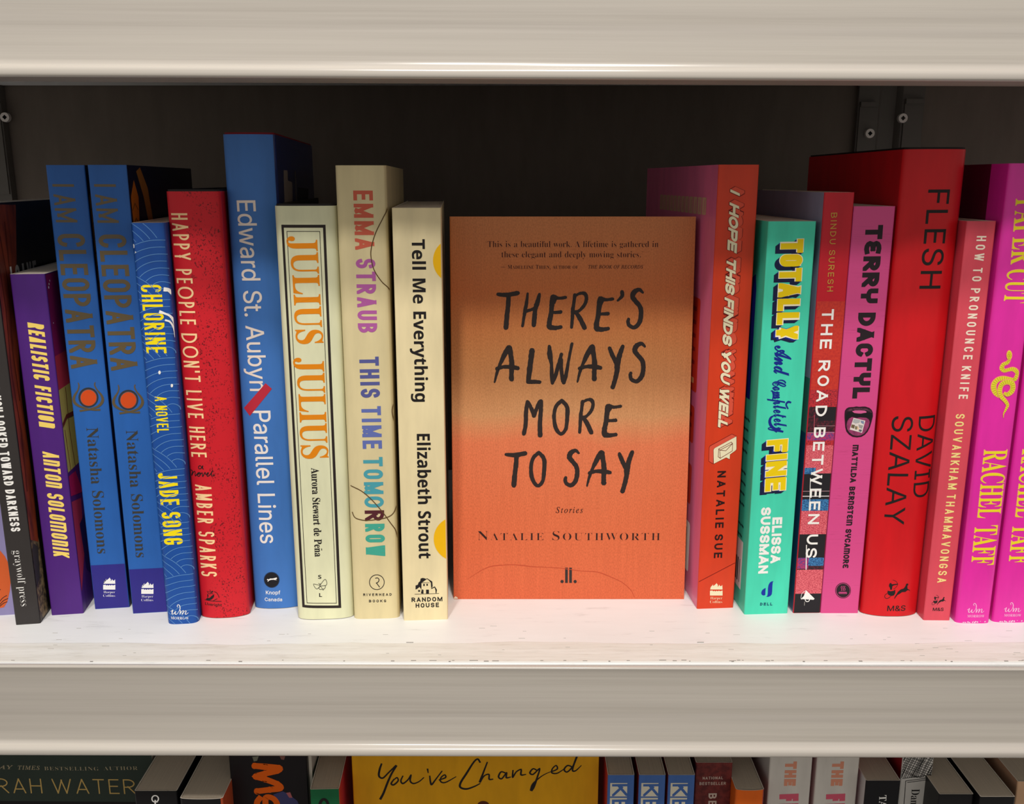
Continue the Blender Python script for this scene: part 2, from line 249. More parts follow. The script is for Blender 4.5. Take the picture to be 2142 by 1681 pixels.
    '/_0l/_!0p/_!0p/O!~|y2x0,-s/l-s/Y.)/H.9/H.R/H.f/T.s/a/&/u/&0-/&08.w0C.m0C.Z!0B.U!0B.O0B.C0N.C0Y.C0l.]!0{.}!1-/J!/u2E!/j2^!/_2k/X2q/L2q!/J2q!/J3)!1C3)!1'
    'C2q!1)2m0z2j0z2^!0}2U!1%2K!1Z0q!202;!262N!282]282i2/2m2&2q1n2q!1n3)!2x3)!2x2q2i2q2a2e!2M2<!1C/712.a0{.F0k.-0W-}0E-s~|z2q/]/O!/]/^!1I2k!0z2k0S2k0@2Z0-2'
    'J0#1{!/k1{!/q3)!2^3)!2^2o!0x/j!19/j1j/j2)0#2@062N0e!2_0e!2V/O!~|.1U0Q/F0A/F04/P0(/[0(/u0(05040?0A0I0Q0I0e0I0q0?1$051$/u1$/[0q/P0e/F~|,1U/m.O!0&/L!050F'
    '!0v0F!0{0?0r/t0b/G!0?.O!~|'
),
'SI': (
    'S3f1:/F0i/F02/Y!0)/]!/{/]/g/]/_/G!/R/G!/k13!/w13/y0I0=0%0Y/Z13/Z1L/Z1c/h1w/u2*01260F260c260t2.1,2%1=1r1O!1X1l!1;220o2W0_2u0P370P3T0P3y0c4<0t4W194i1W4y'
    '2(4y!2G4w!2e4p!2{4i!3,4g3=4g3E4w!3R4w!3=3C!323C314%2t4D2[4c224c1g4c1P4M1;481;3m1;3W1I3A1V3,1l2o!212M!2Q2*2y1X2y0x2y0O2f012Q/k2//W1g/F~|t1]/r/G/P/G/P/k'
    '!/Q0#!/V06!0:2g!/d2g!/g2u0M3&1)4#!184#!0x2}!1X2}!1R2g!0r2g!0:0F!040$04/p0@/p0P/p0v0G!1&0<0I/G~|o3R0c/G00/G/k/g/K0,/K0_/K1-/^1S/q1{052A0S2c0z2v1F3/1l3/'
    '2G3/2g2j3-2K3-1q3-1N2w1+2i0a2N0A25/}1n/h1=/G~0k/Z1-/Z1G/q1b0,1v0M210p2=1<2I1d2I2,2I2w1h2w1F2w1$2V0]260F1X000}000K000(0?/o0N/Z~|r2*/B/O!0%1t002?002M002'
    '^0&2c/w2g/]2h!/_2u!032}!0R3)!0p3/0y3/0v3&!0Q1T1I3/1s3/2&3/2/3%272v272g272S2,2G1{2:1k2:1_2:1U2B1L2I1K2V0M1V/z/O!~|i1R0t4%0g4%0Z400P4:0P4H0P4U0Z4b0g4m0t'
    '4m1)4m144b1>4V1>4H1>49144/1*4%~/r/G/O/G/O/n!/R0-!/Z0N!0/2;!022H!042R042a0*2f/y2k/b2k!/e2w!093#!0X3)!0v3/1#3/1#3&!0}2{!0z2t!070G!020,02/q0@/q0T/q0}0L!1'
    '-0B0K/G~|e2k0Q/H0%/H/f/f/K0(/K0[/K1#/X1F/g1j0%210>2P0^2g153/1f3/2,3/2<2{2L2n2L2T2L2*1s1_1?1<051/!010p!000Z00/k0q/k1H/k2&0I!210?1j/p1F/[0}/H~081?1$1H1I'
    '1j1o201o2Y1o2v1U2v1@2v1*2d0l2P0W200D1i~|s2B0F/G0*/G/q/N/a/U/U/U/H/U/F/K!/9/K!/H0d!/S0c/U03/i/t/{/Y0?/Y0W/Y0h/k0x/{0x0=0x0T0b0r!0K14!071P!0%1q/y2(/y28/'
    'y2Z072r0O3/0u3/173/1G3)1X2z1d2z1s2z1t3-!2%3-!1r1y!1f1y1]2w0}2w0k2w0_2k0S2_0S2O0S290n1s!1)1V!1<1;!1N0t1T0c1T0Q1T061G/y1:/c0}/T0e/G~|T4@0*/O!0,/]!02/]0J'
    '/]0Y/d0i/j0s/z0}021,0Q!2.4=!204I204U1w4U!1e4U194U0x4L0[4C0L400=3u033S!0#3T!0B4o!4k4o!4S3Q!4F3Q!4G3]!4G3h4G45464E4%4U3M4U!314U3)4U3#4Q!2v4C!1s0U1i031i/'
    '}1i/k1w/d2,/]2K/]!2S/]!2O/O!~|H5M/-/O!/1/]!/3/]/H/]/U/c/d/h/l/u/u0(/{0A!0x3v!1$4?1$4P0r4W0f4_0I4a!0M4o!2X4o!2U4a!2R4a244a2$4S1o4G1e3{!1G2i!1D2Y1D2R1J2'
    'P!1Z2M!3X2M!3j2P3o2S3r2]!463v!4<4?4<4P404W4#4_3b4a!3f4o!5r4o!5n4a!5h4a5I4a5;4S5-4F5#4#!4(0H!3}04!3z0$3z/m4-/f49/_4T/]!4Q/O!2E/O!2I/]!2K/]2c/]2o/c2}/h3'
    '+/u330(390A!3a1w!3b1}!3b2(3b203[22!3J24!1M24!1=21182/152%!0i0H!0d04!0b0$0b/m0n/f0z/_1</]!19/O!~|E4d/-/O!/1/]!/3/]/S/]/c/j/q/v/{0A!0x3v!1$4?1$4P0r4W0f4'
    '_0I4a!0M4o!4T4o!4@3a!453a!453d454*4.4:4%4J3j4P3R4V3(4V!2F4V!2(4S1w4P1r4F!1g4(!1@2N!1{2N2T2N2m2^3+2o3439!3A39!2k1B!2^1B!2a1]2a1t2Z2%2U202G24!1y27!1;27!'
    '0j0K!0e06!0c0&0c/s0n/m0x/i1:/i!1j/i2A/i2e/s3/0#3H0;3c0S3w0z!4,0z!3R/O!~|B4S/-/O!/1/]!/4/]/T/]/d/l/s/y/{0A!0x3v1$421$4@1$4Q0r4W0f4_0I4a!0M4o!2J4o464o46'
    '3b462g2u2E3m2*3m123m0^3R0<38/u2c/c23/O1L/O!~1d2M2T2M2{2k3G3/3G3f3G4V2I4V!2)4T1y4Q1u4J!1l46!1^3b!1D2W1D2Q1K2O!~1:/f2+/f2Q002y0S2y192y1g2]1}2B271e27!1D2'
    '51:24172(!0g0A!0d02!0c0#0c/o0n/j0z/f~|O5I1k/E12/E0c/Z09/q/}0>/f0g/f1C/f1s/w2G0/2v0L3E0k3o18451_4S224g2^4y324y3k4y494c4b4L4w4$533U532z532S5&2-4t1^4^194'
    'H0n4,0M3i0.3G/q2a/E~1l/Y26/Y2V/n2x0(3:0H3V0j3l1:4(1f432:4>2j4>3>4>4#4$4C3d4e334e2h4e2B4N1x481W3k193C0}2j0l2B0d1v0Y1O0Y1*0Y0D0w/}19/Y~|K4d/-/O!/1/]!/3/'
    ']/H/]/U/c/d/h/l/u/u0(/{0A!0x3v!1$4?1$4P0r4W0f4_0I4a!0M4o!2W4o!2S4a!2M4a224a2$4U1q4K1g4(!1B2S!1A2O!1@2J1@2D1E2D!1M2G!3C3v3l4=3l4N3l4a3F4a!3B4a!3E4o!5:4'
    'o!554b!524b4q4b4K4F!3C3U!2)2R!3V0=3l/y4%/l48/]4R/]!4O/O!26/O!2:/]!2>/]2U/]2a/c2k/i2k/v!2f0/!2V0G!1I2.1E231@231923172*!0h0C!0c0%0c/l0p/e1#/^1C/]!1?/O!~'
    '|F42/0/O!/4/]!/7/]/L/]/Y/c/g/h/o/u/w0)0$0A!0{3v!1(4?1(4P0u4W0i4_0L4a!0P4o!4A4o!4,3V!3x3V!3y3]!3y3d3y453f4E3R4U3%4U!2H4U2,4U2#4O1u4I1r4>!1f3j!1F2L!1n2L'
    '272L2L2R2c2W2p2h3$2w3/38!3=38!2i1=!2Y1=!2[1N!2]1a2[1}2P2,2E251w25!1@25!0n0=!0k00!0j0#0j/k0w/d1+/]1J/[!1I/O!~|R4a/-/O!/1/]!/4/]/T/]/d/l/s/y/{0A!0x3v1$4'
    '21$4@1$4Q0r4W0f4_0I4a!0M4o!2e4o3S4o3y4R4C484C3a4C2W2m25!3R0M3d0(3r/p4(/]4?/]!4B/]!4>/O!3-/O!2&2.!1q2.!1Q2/!1921!0l0Q!0d0%0d/l0p/e0}/]1;/]!1C/]!1?/O!~1'
    'm2D2Z2D3(2d3N3*3N3_3N4W2E4W!2*4T1y4Q1t4G!1h4*!1?2G!1T2E!~|C4u2#/E1A/E0o/]0A/u0)0F/k0s/k1T/k2.0%2_0:370_3b1*421V4M2C4y344y3[4y484g!4J4c4Y4c4c4t!4q4t!4S'
    '3?!4E3?!4F3J!4F3T4E4-4,4G3l4c3;4c2j4c2@4J1q441O3g1/3>0v2e0c200c1P0c0^1-041Q/d26/d39/d4+0a!480S3g/y36/_2a/E~|D5@/+/O!///]!/3/]/R/]/c/k/q/w/{0A!0x3v!1$4'
    '?1$4P0r4W0e4_0I4a!0M4o!2Q4o3=4o3o4V4F4>4c3l5#3?5#2Z5#2#4g1J4O0r4$0J3S0#2r/g27/O1H/O!~1K/g2-/g2X0#3,0:3I0a3h1.3w1_4-264-2k4-3_3a4/394W2H4W224W2(4S1v4O1'
    'p4C!1d3x!0k0Q!0c0)0c/s0r/m!1-/i!~|M6</+/O!///]/E/]/R/c/b/h/j/u/r0(/y0A!0z3v!1&4?1&4P0t4W0g4_0K4a!0O4o!1w4o!2O0f!554o!6_4o!6Z4a!6U4a684a6*4S5t4F5k4#!4o'
    '0H!4j04!4h0$4h/m4t/f5&/_5B/]!5?/O!35/O!38/Z3N/]3Z/c3i/i3r/x3{0.4)0K!5$4#!2$/O!1u/O!1>4$!0E0a0:0:0:0(0:/m0F/f0R/^0p/]!0l/O!~|I2?/0/O!/4/]!/7/]/L/]/Y/c/'
    'g/h/o/u/w0(0$0A!0{3v!1(4?1(4P0u4W0i4_0L4a!0P4o!2^4o!2Z4a!2U4a284a2*4S1u4F1k4#!0n0H!0h0$0h/m0t/f1&/_1B/]!1>/O!~|A4m.Q/O!.T/]/*/]/O00!0e1W!3W4y!3f4y!3T0'
    '23S/s3c/i3p/^47/]!45/O!2&/O!2*/]!2//]2O/]2[/k2h/y2i0F!2l1?!1%1?0u1?0n17!090R/q0)/q/u/q/g/}/b0./]0G/]!0C/O!~101X!2m1X!2v3d!~|Y480(/O!0,/[0H/]0W/c0h/h0p'
    '/s0w0%0}0:!1H1l!0c3c0U4,0I4>0=4Q0-4X/w4a/]4a!/b4o!2#4o!1y4a1Z4_1M4Y1A4S1A4C!1C45!1H4$!2*25!3?3Y!3c4,3n4<3n4G3n4S3a4Y!3N4^!354a!394o!5+4o!5&4_4m4_4W4M4'
    'B4<4#3t!251p!1h0:!1e0-!1d/y1d/g1s/b2(/[2L/[!2H/O!~|'
),
'DB': (
    'T3z11/O!114&!/]4&!/]5$!3l5$!3l4&!2?4&!2?/O!~|e4)2#/H1D/H0s/^0G/s0.0D/o0p/o1V/o2?0,2l0B3=0k3S193j1n3j2c3j373=3e2k3e1r!3e1?!1$1?1%0n1>0T1V0<2)0<2M0<2k0C'
    '3/0J3N0Y!3N/d33/U2n/O2O/H~1&2+!2]2+2[2M2K2d2:2z1o2z1P2z1=2g1*2S~|l1p0,/O!0,5C!195C!19/O!~|M6i04/O!045$!1j5$!3+0k!3-0k!4O5$!6+5$!6+/O!4}/O!4}2-!5#2c!5%'
    '3B!5(3l!5$3l!3X/O!2Q/O!153m!123m!153C!172b!182)!18/O!~|E3m04/O!045$!3C5$!3C4(!1C4(!1C2o!372o!371s!1C1s!1C0L!3C0L!3C/O!~|v3s1-/O!/O3d!0c3d!1P1?!1Z0q!1_'
    '0K!1c0K1e0q1r1?!2a3d!3s3d!2</O!~|r3#0,/O!0,3d!0z3d!103#!153#1E3@1c3T2%3j2K3j!2^3j!2o3h!2g2a!2X2c!2H2d2.2d1p2Y1V2P1H2<192(191]!19/O!~|y3s0B-]!0$-^!/h-c'
    '!/h.Y!/z.W!06.U0V.U0j.k1#/$1-/@!13/R!/O3d!0g3d!1T1B!1]0}!1b0Y!1d0Y!1i0}!1r1B!2^3d!3s3d!2-.y1q.>1G-z0x-]~|t2o1S/H12/H0q/S0U/_0F/z070<070m!072o!/_2o!/_3'
    'A!0?3d!0[4Y!1D4Y!1D3d!2T3d!2T2o!1D2o!1D0m1D0V1P0L1]0A1r0A!290E!2X0M!2X/Y!20/M1q/H~|h4U0,/O!0,5C!195C!1942!183V!1533!1:331L3O1i3]2,3j2M3j323j3V3I3}3)3}'
    '29!3}/O!2o/O!2o1y2o2q222q1]2q1K2P1921191N!19/O!~|i1p0a480H48084C0(4N0(4k0(5/08590H5C0a5C0w5C1.591>5/1>4k1>4N1.4C0w48~0,/O!0,3d!193d!19/O!~|n4U0,/O!0,3'
    'd!0{3d!1/33!15331F3O1g3]2,3j2O3j333j3V3I3}3)3}29!3}/O!2o/O!2o1y2o2H2a2]2Q2q222q1[2q1J2P1921191N!19/O!~|g4E1_-]17-]0o-c0L-g0,-s!0,.l0r.N1f.N2[.N2[/J!2['
    '/R!2]/k!2^0(!2[0(2H/d2./U1l/H1J/H0a/H0;/}/o0U/o1X/o2[0<360c3j1L3j293j2a33!2d33!2l3d!3j3d!3j/N3j.W39..2d-]~1o0@2<0@2O0V2c0n2c1K!2c1W2c2;2O2U2=2p1n2p1$2'
    'p1$1V1$0@~|z3;/c/O!/c03!1^2n!/m2n!/m3d!2z3d!2z2z!1)0E!3&0E!3&/O!~|a421//H0U/H04/g/m0*/m0g/m1I0=1g0h2*1c2,!2J2.!2J2>2J2[2;2k2,2x1j2x1M2x132p!0W2[!063H0'
    'T3X0z3b1E3k1n3k2a3k3/3I3V3)3V2>!3V/O!2i/O!2T0*!2Q0*2:/e1y/V1]/H~1T0:1w0:240N2J0c2J1-!2J1K!1}1J1J1H17181#1(1#0g1#0N110D1?0:~|b4E2H/H1y/H1a/W1H/g19/y!13'
    '/y!0{/O!0,/O!0,5C!195C!194#!183R!1532!19321H3I1c3Y1}3j2K3j313j3X384&2a4&1Y4&0R3W/{30/H~2,0C2K0C2^0a2q1$2q1Z2q292]2T2J2q2*2q1Z2q1K2W1;2?191f!191Z191$1I'
    '0a1Y0C~|S3g1H/H0S/H/p/g!/p0o!0_0R1+0E1P0E1w0E2.0T2>0d2>0z2>1<1}1M1a1_171r!0l2+0W260E2G032X0(2q/u30/u3Q/u4:0H4_0v5+1j5+265+2X4}2}4s3H4c!3&3j!2C4%2)4.1f'
    '4.1H4.183y1)3l1)3T1)3;1?3,1V2v2,2a2Q2N2m2;3.2(3<1g3J1L3J1%3J0=2u/p2E/H~|o4<1r/H1=/H0n/_0D/w0-0H/o0u/o1Y/o2^0F370x3j1t3j2O3j2x3R3G3<3_2k3v2?3v1Y3v0U3D/'
    '}2m/H~1s0B2B0B2T0_2g0}2g1Y2g282T2T2B2q1s2q1I2q172T1$281$1Y1$0}170_1I0B~|u4U1V/H0t/H0N/j0*010*0z!0*3d!173d!1719170k1F0U1T0A1u0A2I0A2Z0b2m1)2m1e!2m3d!3z'
    '3d!3z/O!3+/O!2w0&!2q0&2_/d2?/U1z/H~|L3p04/O!045$!1C5$!1C0L!3X0L!3X/O!~|I2O/f/O!/f02!0H0M!0H4&!/f4B!/f5$!2:5$!2:4B!1V4&!1V0M!2:02!2:/O!~|H5G04/O!045$!1'
    'C5$!1C2o!3S2o!3S5$!4c5$!4c/O!3S/O!3S1r!1C1r!1C/O!~|'
),
'IN': (
    'E4?04/O!045B!3i5B!3i4b!0w4b!0w2j!3V2j!3V2/!0w2/!0w01!3l01!3l/O!~|d4D1f/G15/G0i/a0C/y0/0L/s0{/s1_/s2C0/2q0C3D0j3]153u1g3u213u2G3j2^3]2k3M!3$32!3*32!3*5'
    'B!3i5B!3i/O!3,/O!3,03!3%03!2k/p2]/a2F/S20/G~1p0&290&2Q092k0K2w0m3+143+1_3+212x2Q2k2r2Q3+293=1p3=1J3=123*0s2q0f2O0X2/0X1_0X160g0o0s0L120:1J0&~|w6$1+/O!'
    '/h3p!0O3p!1%1y!1;1*!1P/z!1F/z!1[1(!1q1y!2F3p!3/3p!3^1y!3s1)!4./z!3}/z!491(!4N1y!5$3p!5h3p!4I/O!3e/O!321M!3#2+!2o2d!2a3E!2o3E!2a2d!2Q2+!2B1M!1j/O!~|a3z'
    '1A/F0v/F0V/T09/c0(0$/o0?/o0f/o1./}1B001V0F1d0[1p0w1v!1S2%!242-2I2/2S252_2;2_2I!2_2K2_2d2U2u2L3,2:352(3>1g3>1J3>16350}3-0p2y0c2l0]2]!/z2o0.390G3M0a3c1%'
    '3l1D3u1e3u1y3u293p2R3k2j3[3&3N35333D2r3D2E!3D/O!2a/O!2a0,!2Z0,2T/x2F/j28/Z1z/P1d/F~1K0$1p0$2.032E0@2Q0U2_0l2_1+!2_1a2Z1Z2M1W!211Q!1k1L!1P1I!1&1@0m190a'
    '1,0T0y0T0c0T0M0_0@0j030}0,140$~|r2M0-/O!0-3p!0j3p!0j34!0m340x3Q193d1T3v1x3v!2/3u!2=3u!2=35!2037!1r391U391@3.1+2}0x2h0l2R0l27!0l/O!~|S4[2*/F1I/F0z/X0O/'
    'l0804/z0U/w1*!0b1*0e0e0u0P1-0<1G031d0)2*0)2L0)2j043,0?3<0T3M0j3M1,3M1E3?1T321e2t1p!2?2(!1Y290s2K0N2m0,350,3i0,4<0C4]0Z5$1+571R5I2-5I2b5I3/573V5$3n4^4+'
    '4>4-3o!3D3o3@4<2z4Q2Y4i2+4i1c4i1H4]1/4Q0{4>0m4+0m3m0m3Q1#3A14311J3&!1w2q!2R2c!3+2R3D2H3Z283r2(4&1i441N441,440Y3w083b/o36/Z2f/F~|t2-1o3p!1o3:!/U3:!/U3p'
    '!~094u!0x4u!0x0Z0x0A1)05130*1K0*!1Z0+!1m0.!1x/Q!1c/L!1I/K0q/K0T/f090&090U!~|.1^0W/K0D/K07/X0*/g0*/z0*04070A0D0O0W0O0l0O0z0A1.041./z1./g0z/X0l/K~|A5$/a'
    '/O!1l5B!2_5B!4m/O!4&/O!2k2z!2R3i!224}!2?4}!1x3h!1b2z!0M/O!~0h1/!0h1j!3g1j!3g1/!~|u461W/J11/J0m/Z0N/l0=030-0S0-1,!0-3p!0l3p!0l110l0]1*0C1A0*1k0*2-0*2C0'
    '62Y0B2g0Y2t0r2t1:!2t3p!3X3p!3X/O!2v/O!2v0T!3%0T2n/x2K/b2+/J~|b4D2//G1f/G1M/S17/a1+/p!0p03!0j03!0j/O!0-/O!0-5B!0l5B!0l32!0p32!1*3M173]1L3j1d3u2/3u2a3u3'
    ',3]3P3D3g2q3{2C3{1_3{0{3g0L3Q/y3,/a2a/G~2%0&2I0&2c0:2}0L3/0o3;163;1_3;2/3/2O2}2q2d3*2J3=2%3=1Z3=1B3+1*2r0w2Q0k210k1_0k140w0m1+0K1C091[0&~|y3z0&-t!05.P'
    '!0?.O0Q.K0b.M0p.P0}.]1/.k18/+!1D/N!/b3p!0L3p!1F1<!1]0O!1q/f!1Y/f!1m0O!2*1<!3#3p!3h3p!1o.n1d.N1R.;1A.(1,-w0p-n0S-n!09-p!~|n460l2-!0l/O!0-/O!0-3p!0j3p!0'
    'j2k!0_2k0r3G193^1Y3u2-3u2T3u2s3f373T3H343X2m3X2:!3X/O!2t/O!2t252t2d2[2}2D3<1u3<1X3<1B301,3$0x2g0l2N~|P4Y04/O!045B!255B2r5B3?5,3h4p3{4J454$453O452z3{2S'
    '3h2/3?1r2r1[251[!0g1[!0g2<!232<2Z2<2u2J352X3@2r3K313K3O3K3o3@4.354E2u4S2Z4b224b!0w4b!0w/O!~|l1_1,/M0W/M0B/e0-/}0-0L!0-5B!0l5B!0l0[0l0A0r060y0,130,!1A0'
    '-!1K0.!1V/R!1C/N!~|L4$04/O!045B!0w5B!0w01!3]01!3]/O!~|i1H0-/O!0-3p!0l3p!0l/O!~0L4W0:4W0.4e/z4p/z5(/z590.5E0:5Q0L5Q0^5Q0l5E0x590x5(0x4p0l4e0^4W~|e401w/'
    'G1>/G0o/a0E/z000M/s0{/s1]/s2?0/2n0D3A0m3Z1;3u1p3u263u2T3k2s3a323H3J313X2f3h2?3h1e!3h1J!0C1J!0C2&!3E2&!3)1m3)2:2v2W2j2u2Q3-293=1p3=1L3=133,0t2u0g2X0X2<'
    '0X1v!0X1S0X1)0h0d0w0E18051R0%1w0%250%2H0-2Z032i0A2w0N3$0c!3b0S3W053B/x3-/b2g/S2E/G~|s3b1W/G10/G0j/R0J/_06/w/{05/u0V!0V0e0^0C0v04140$1V0$2&0$2>062V0G2V'
    '0a2V0u2H1)2:161w1<!161K0Z1W0@1s0&240&2]0&3%093?0K3W0m3g143u1]3u2,3u2H3i2f3]2w3F3/31372n!2V2a2O2w2=3/2*3@1]3@1:3@1#300g2y0g2a0g2J0v2=1,201M2)!2/1t2e1h3'
    '$1L3>133>0e3>0A3+0&2r/f2N/U2,/G~|F4604/O!045B!3f5B!3f4b!0w4b!0w2b!3M2b!3M2&!0w2&!0w/O!~|H5J04/O!045B!0w5B!0w2m!4#2m!4#5B!4g5B!4g/O!4#/O!4#22!0w22!0w/O'
    '!~|D5;2$/O!0X/O!0X01!1z012a01310I3Z0b3p164+1e4+2I4+3/3p3]3Z41334H2d4b2&4b!0U4b!0U5B!2+5B2x5B3T4}414]4M3}4l3A4l2I4l1Q4M0q41053R/p2t/O~0w5B!0w/O!04/O!04'
    '5B!~|V5$1o/O!/a5B!0L5B!1c1q!1z1*!2B/p!25/p!2U1+!2n1q!4&5B!4m5B!2b/O!~|I2x/p/O!/p01!0p01!0p4b!/p4b!/p5B!2W5B!2W4b!1X4b!1X01!2W01!2W/O!~|Z4R/{/O!/{0%!2['
    '3v!3$4K!3H4z!3O4d!2i4b!2)4b!/y4b!/y5B!4)5B!4)4l!1J0{!1&0I!0Y/r!0R0.!1901!1y01!4+01!4+/O!~|Y4v1n/O!1n1s!/a5B!0S5B!1c3K!2(2p!2D20!2*20!2E2q!2d3K!3r5B!4e'
    '5B!2V1s!2V/O!~|K4q0b12!0b1{!1,2O!1O2{!1w3K!3a5B!4]5B!212_!2.2_!~04/O!045B!0w5B!0w3A!0v2+!0w1d!0w/O!~3i/O!1^2M!2.3(!4^/O!~|o4;1r/G1=/G0o/a0F/z000M/s0{/'
    's1]/s2A002o0F3B0o3[1=3u1r3u2M3u2w3[3E3B3Z2o3r2A3r1]3r0{3Z0M3E/z2w/a2M/G~1r0%2?0%2X0:2s0M3%0o3217321]322,3%2L2s2o2X3)2?3=1r3=1K3=123)0s2o0f2L0X2,0X1]0X'
    '170f0o0s0M120:1K0%~|p4D0--p!0-3p!0j3p!0j32!0p32!1*3M173]1L3j1d3u2/3u2a3u3,3]3P3D3g2q3{2C3{1_3{0{3g0L3Q/y3,/a2a/G2//G1f/G1N/S18/a1+/p!0p03!0l03!0l-p!~2'
    '%0&2I0&2c0:2}0L3/0o3;163;1_3;2/3/2O2}2q2d3*2J3=2%3=1Z3=1B3+1*2r0w2Q0k210k1_0k140w0m1+0K1C091[0&~|f2H2.3p!2.3:!/U3:!/U3p!~0I/O!0I4L0I4n0X5+0i5A1(5L1A5W'
    '1]5W!2(5T!2=5N!2-4r!1z4v!1f4x1H4x1;4j1/4Z1/4?!1//O!~|C5C2U/H1l/H17/j0[010>0m/y1O/y2H/y3B0>4$0[4b175)1l5I2U5I3$5I3G5=3l524.4u4I4^4]4>4p3y4w3O!443O4/3l3'
    'z4&3m4:3X4H3E4V3.4^2p4f2U4f2&4f1Y4L13450w3a0a320a2H0a1_0w12140]1Y0D2&0-2U0-2p0-3.043E0;3X0I3m0V3z0l4/1(441A!4w1A4p0t4]0S4J044./w3l/a3H/T3$/H~|M6d04/O!'
    '045B!195B!2a1]!2k1@!2w0u!3*0L!350)!3%0)!310K!3=0s!3I1?!3S1]!4z5B!6%5B!6%/O!5=/O!5=2o!5=3:!5>3f!5?49!5@4g!5F4g!5745!5&3_!4q35!4f2o!3I/O!2j/O!1K2o!1@34!'
    '123]!0{44!0j4g!0q4g!0r4<!0s3i!0t3;!0t2o!0t/O!~|&4]1h/H14/H0h/[0B/o0.06/s0V/s1%/s1G0&1_051x0M25!1-2c!1{3B!273S2A3^2I3l2P3y2P412P4I2?4Y2/4k1l4k1X4k1I4c1'
    ':4Y124K1*4=1*4+1*3q123_!1J3:!1o2h!4R/O!3a/O!1L21!0s2q0[320O3K0C3f0C4*0C4L0S4h0d5)1&581D5F1k5F285F2T582q5)3&4i374O3740373r3.3^3%3I2o382_3&2J2q!1;1}0u1e'
    '0h1O0Y1<0Y1#0Y0e0g0O0t0<10011F0%1d0%2)0%2E032c0@2y0W360q3C183P1Y3P2*!442*441Q4)113v0j3h0T!3L06!3@0&3&/e2Y/V24/H~|'
),
'SC': (
    'A530+/@/]/@/H/S/3/i/300/30L/F0a/X0t/w0t040t0A0j0M0_0M0O0M0C0E0:0=00030.!0#0*!/o0#!/e/w!/b/m/b/c/l/Y/u/Q0-/Q0i/Q1l0V1I1#1I1L1I1k1^2%1s2:2:2:2a2:3$1x!3}'
    '2x4M3F4u3g5l4K654K6A4K6A4D!6*3r!5/2*4^1+44/y4X0(5/0V!5M0w6.1W6C1W!6R1T!641?!5k0x!5F0Q!4}004i/{4T/q4A/g4*/d!4$/V!2l/I!2z/n2I0$1}0E1L/p1%/W0W/@~3Q0i4H29'
    '5_4$4o3Q351f3Q173Q0j!~2#0m!2m1d2^1p2S1p2F1p2:1f2.1[2%1M1w1?1w1/1w0z~3(0(320H320h32172}1P!230W2]02~|n3y/N/J!0$06!0F0g0a140a1:0a1?0[1?!0M14!0+0k!/w0y!0Y'
    '1X0u1q141q1P1q1P1A!1L1$2:1r2h1r3$1r321c3?1R3?173?1)350q!2x0M!2a0/2O/w2O/m2O/f2T/f!2l/s!3B0C!3P06!3,/n!2m/Z!2V/O!2A/K2,/K1x/Z1j/k1j0,1j0=1p0K1v0[291$!2'
    'a1P!2d1T!2d1V2d1Z2a1Z2L1Z1w1.1_0r1B0L!0[/O!~|d420O/K01/K/v/]/a/o/a05/a0O/r0k0)1,0C1A0^1V1$1e1C1r1_1r221r2<1T!3V3w!4R4%!2X0S!2A0)!29/o29/f2B/f2S/f330C!'
    '3A062y/p2a/]2G/K2//K1n/K1_/W1O/e1O/w!1O/}1%/K~0c/]0o/]1&/l19/y1K061_0L1n0g2,152,1I2,1_1s1_1g1_1V1R!1813!0t0h!0^0F0M0,0M/q0M/]~|C4r2u/K2K/K2,/Y1f/j1S0*'
    '1A0C1A0e1A0}1L1B0R1O0R2E0R2p0s3>193h1o4(2J4@3+4@3S4@3S463S4-3=4-2q4-2L3u2)3d1f3H1H3.172i1%2J1%201%1X1T1Q1g1v2+2?2G2d2k3*353J3Y3d4%3}4H414l4>5.4>5L4>5^'
    '415o4#5o3f5o3Q5_395O2{552b4s2G4O204,1s3Z1b321O2a1H2<0e2<0?2</]2v/]37/]3P/g3k/q4&0%4;054G0G4S0Y4S0m4S1+4G164:1@4)1@3o1@3^163L1+3C0t!3;0b!370L35053,053$'
    '052y0<2s0C2s0P2s0l3&1&351;3K1F3d1R4&1R4D1R4V1B4i114i0n4i0U4X0?4J0)42/q3s/_3U/U38/K~2m1[311b3P1s3p2*442A4Q2W4i2r5&33553K5B3d5B3v5B4/534/4q4/423H3N2c~|o'
    '2x0S/J02/J/w/^/b/s/b08/b0P/r0k0(1+0B1A0[1V0{1e1@1r1^1r2&1r291b2K1P2K132K0t2?0^240I1u00!230:!2L0K!2Y0=2B0(2*/v1k/l1R/l1(/J~0d/b0r/b1-/r!1+/}1+0,15051@0'
    '>1P0@2#0x2#1F2#1Z1m1Z1b1Z1J1D!111&!0s0Y!0_050W0#0W/s0W/b~|m5a/N/J!0$06!0F0g0a140a1:0a1?0[1?!0M14!0+0k!/w0y!0Y1X0u1q141q1P1q1P1D!1L1$2:1r2e1r2u1r3%1f30'
    '1X301C!3,1$3s1r4F1r4[1r4k1d4y1U4y1:4y0z4j0^4Y0C4H0048/w48/m48/f4</f!4S/s!5+0C!5906!4n/n!4T/Z!4?/O!4*/K3n/K3_/Z3P/k3P0,3P0:3U0G!3e0c!4(1.4B1N4B1V4B1Z4>'
    '1Z4*1Z3Z1.!3,0L!2G/O!19/J!1y0M!2@1(!2N1A!2R1M2R1T2M1T2*1T0[/O!~|p3_/u0y06140E1F0U1X0g1u!1.2S!1d3W!2^3b!1L1H1u1q2B1q2U1q2d1c2q1T2q1>2q1$2e0h2W0O2B062,/'
    't2,/i2,/c22/c2;/c2Q/s2i0*3)0C!37062h/i2O/X28/J2$/J1f/J1T/Z1D/k1D0*1D0=1V0V!2(122?1L2?1T2?1Z281Z2*1Z1m1J1V191?0w1)0Y0n05!/>-G!.C-?!0E1,!070x!0(0k!~|l2e'
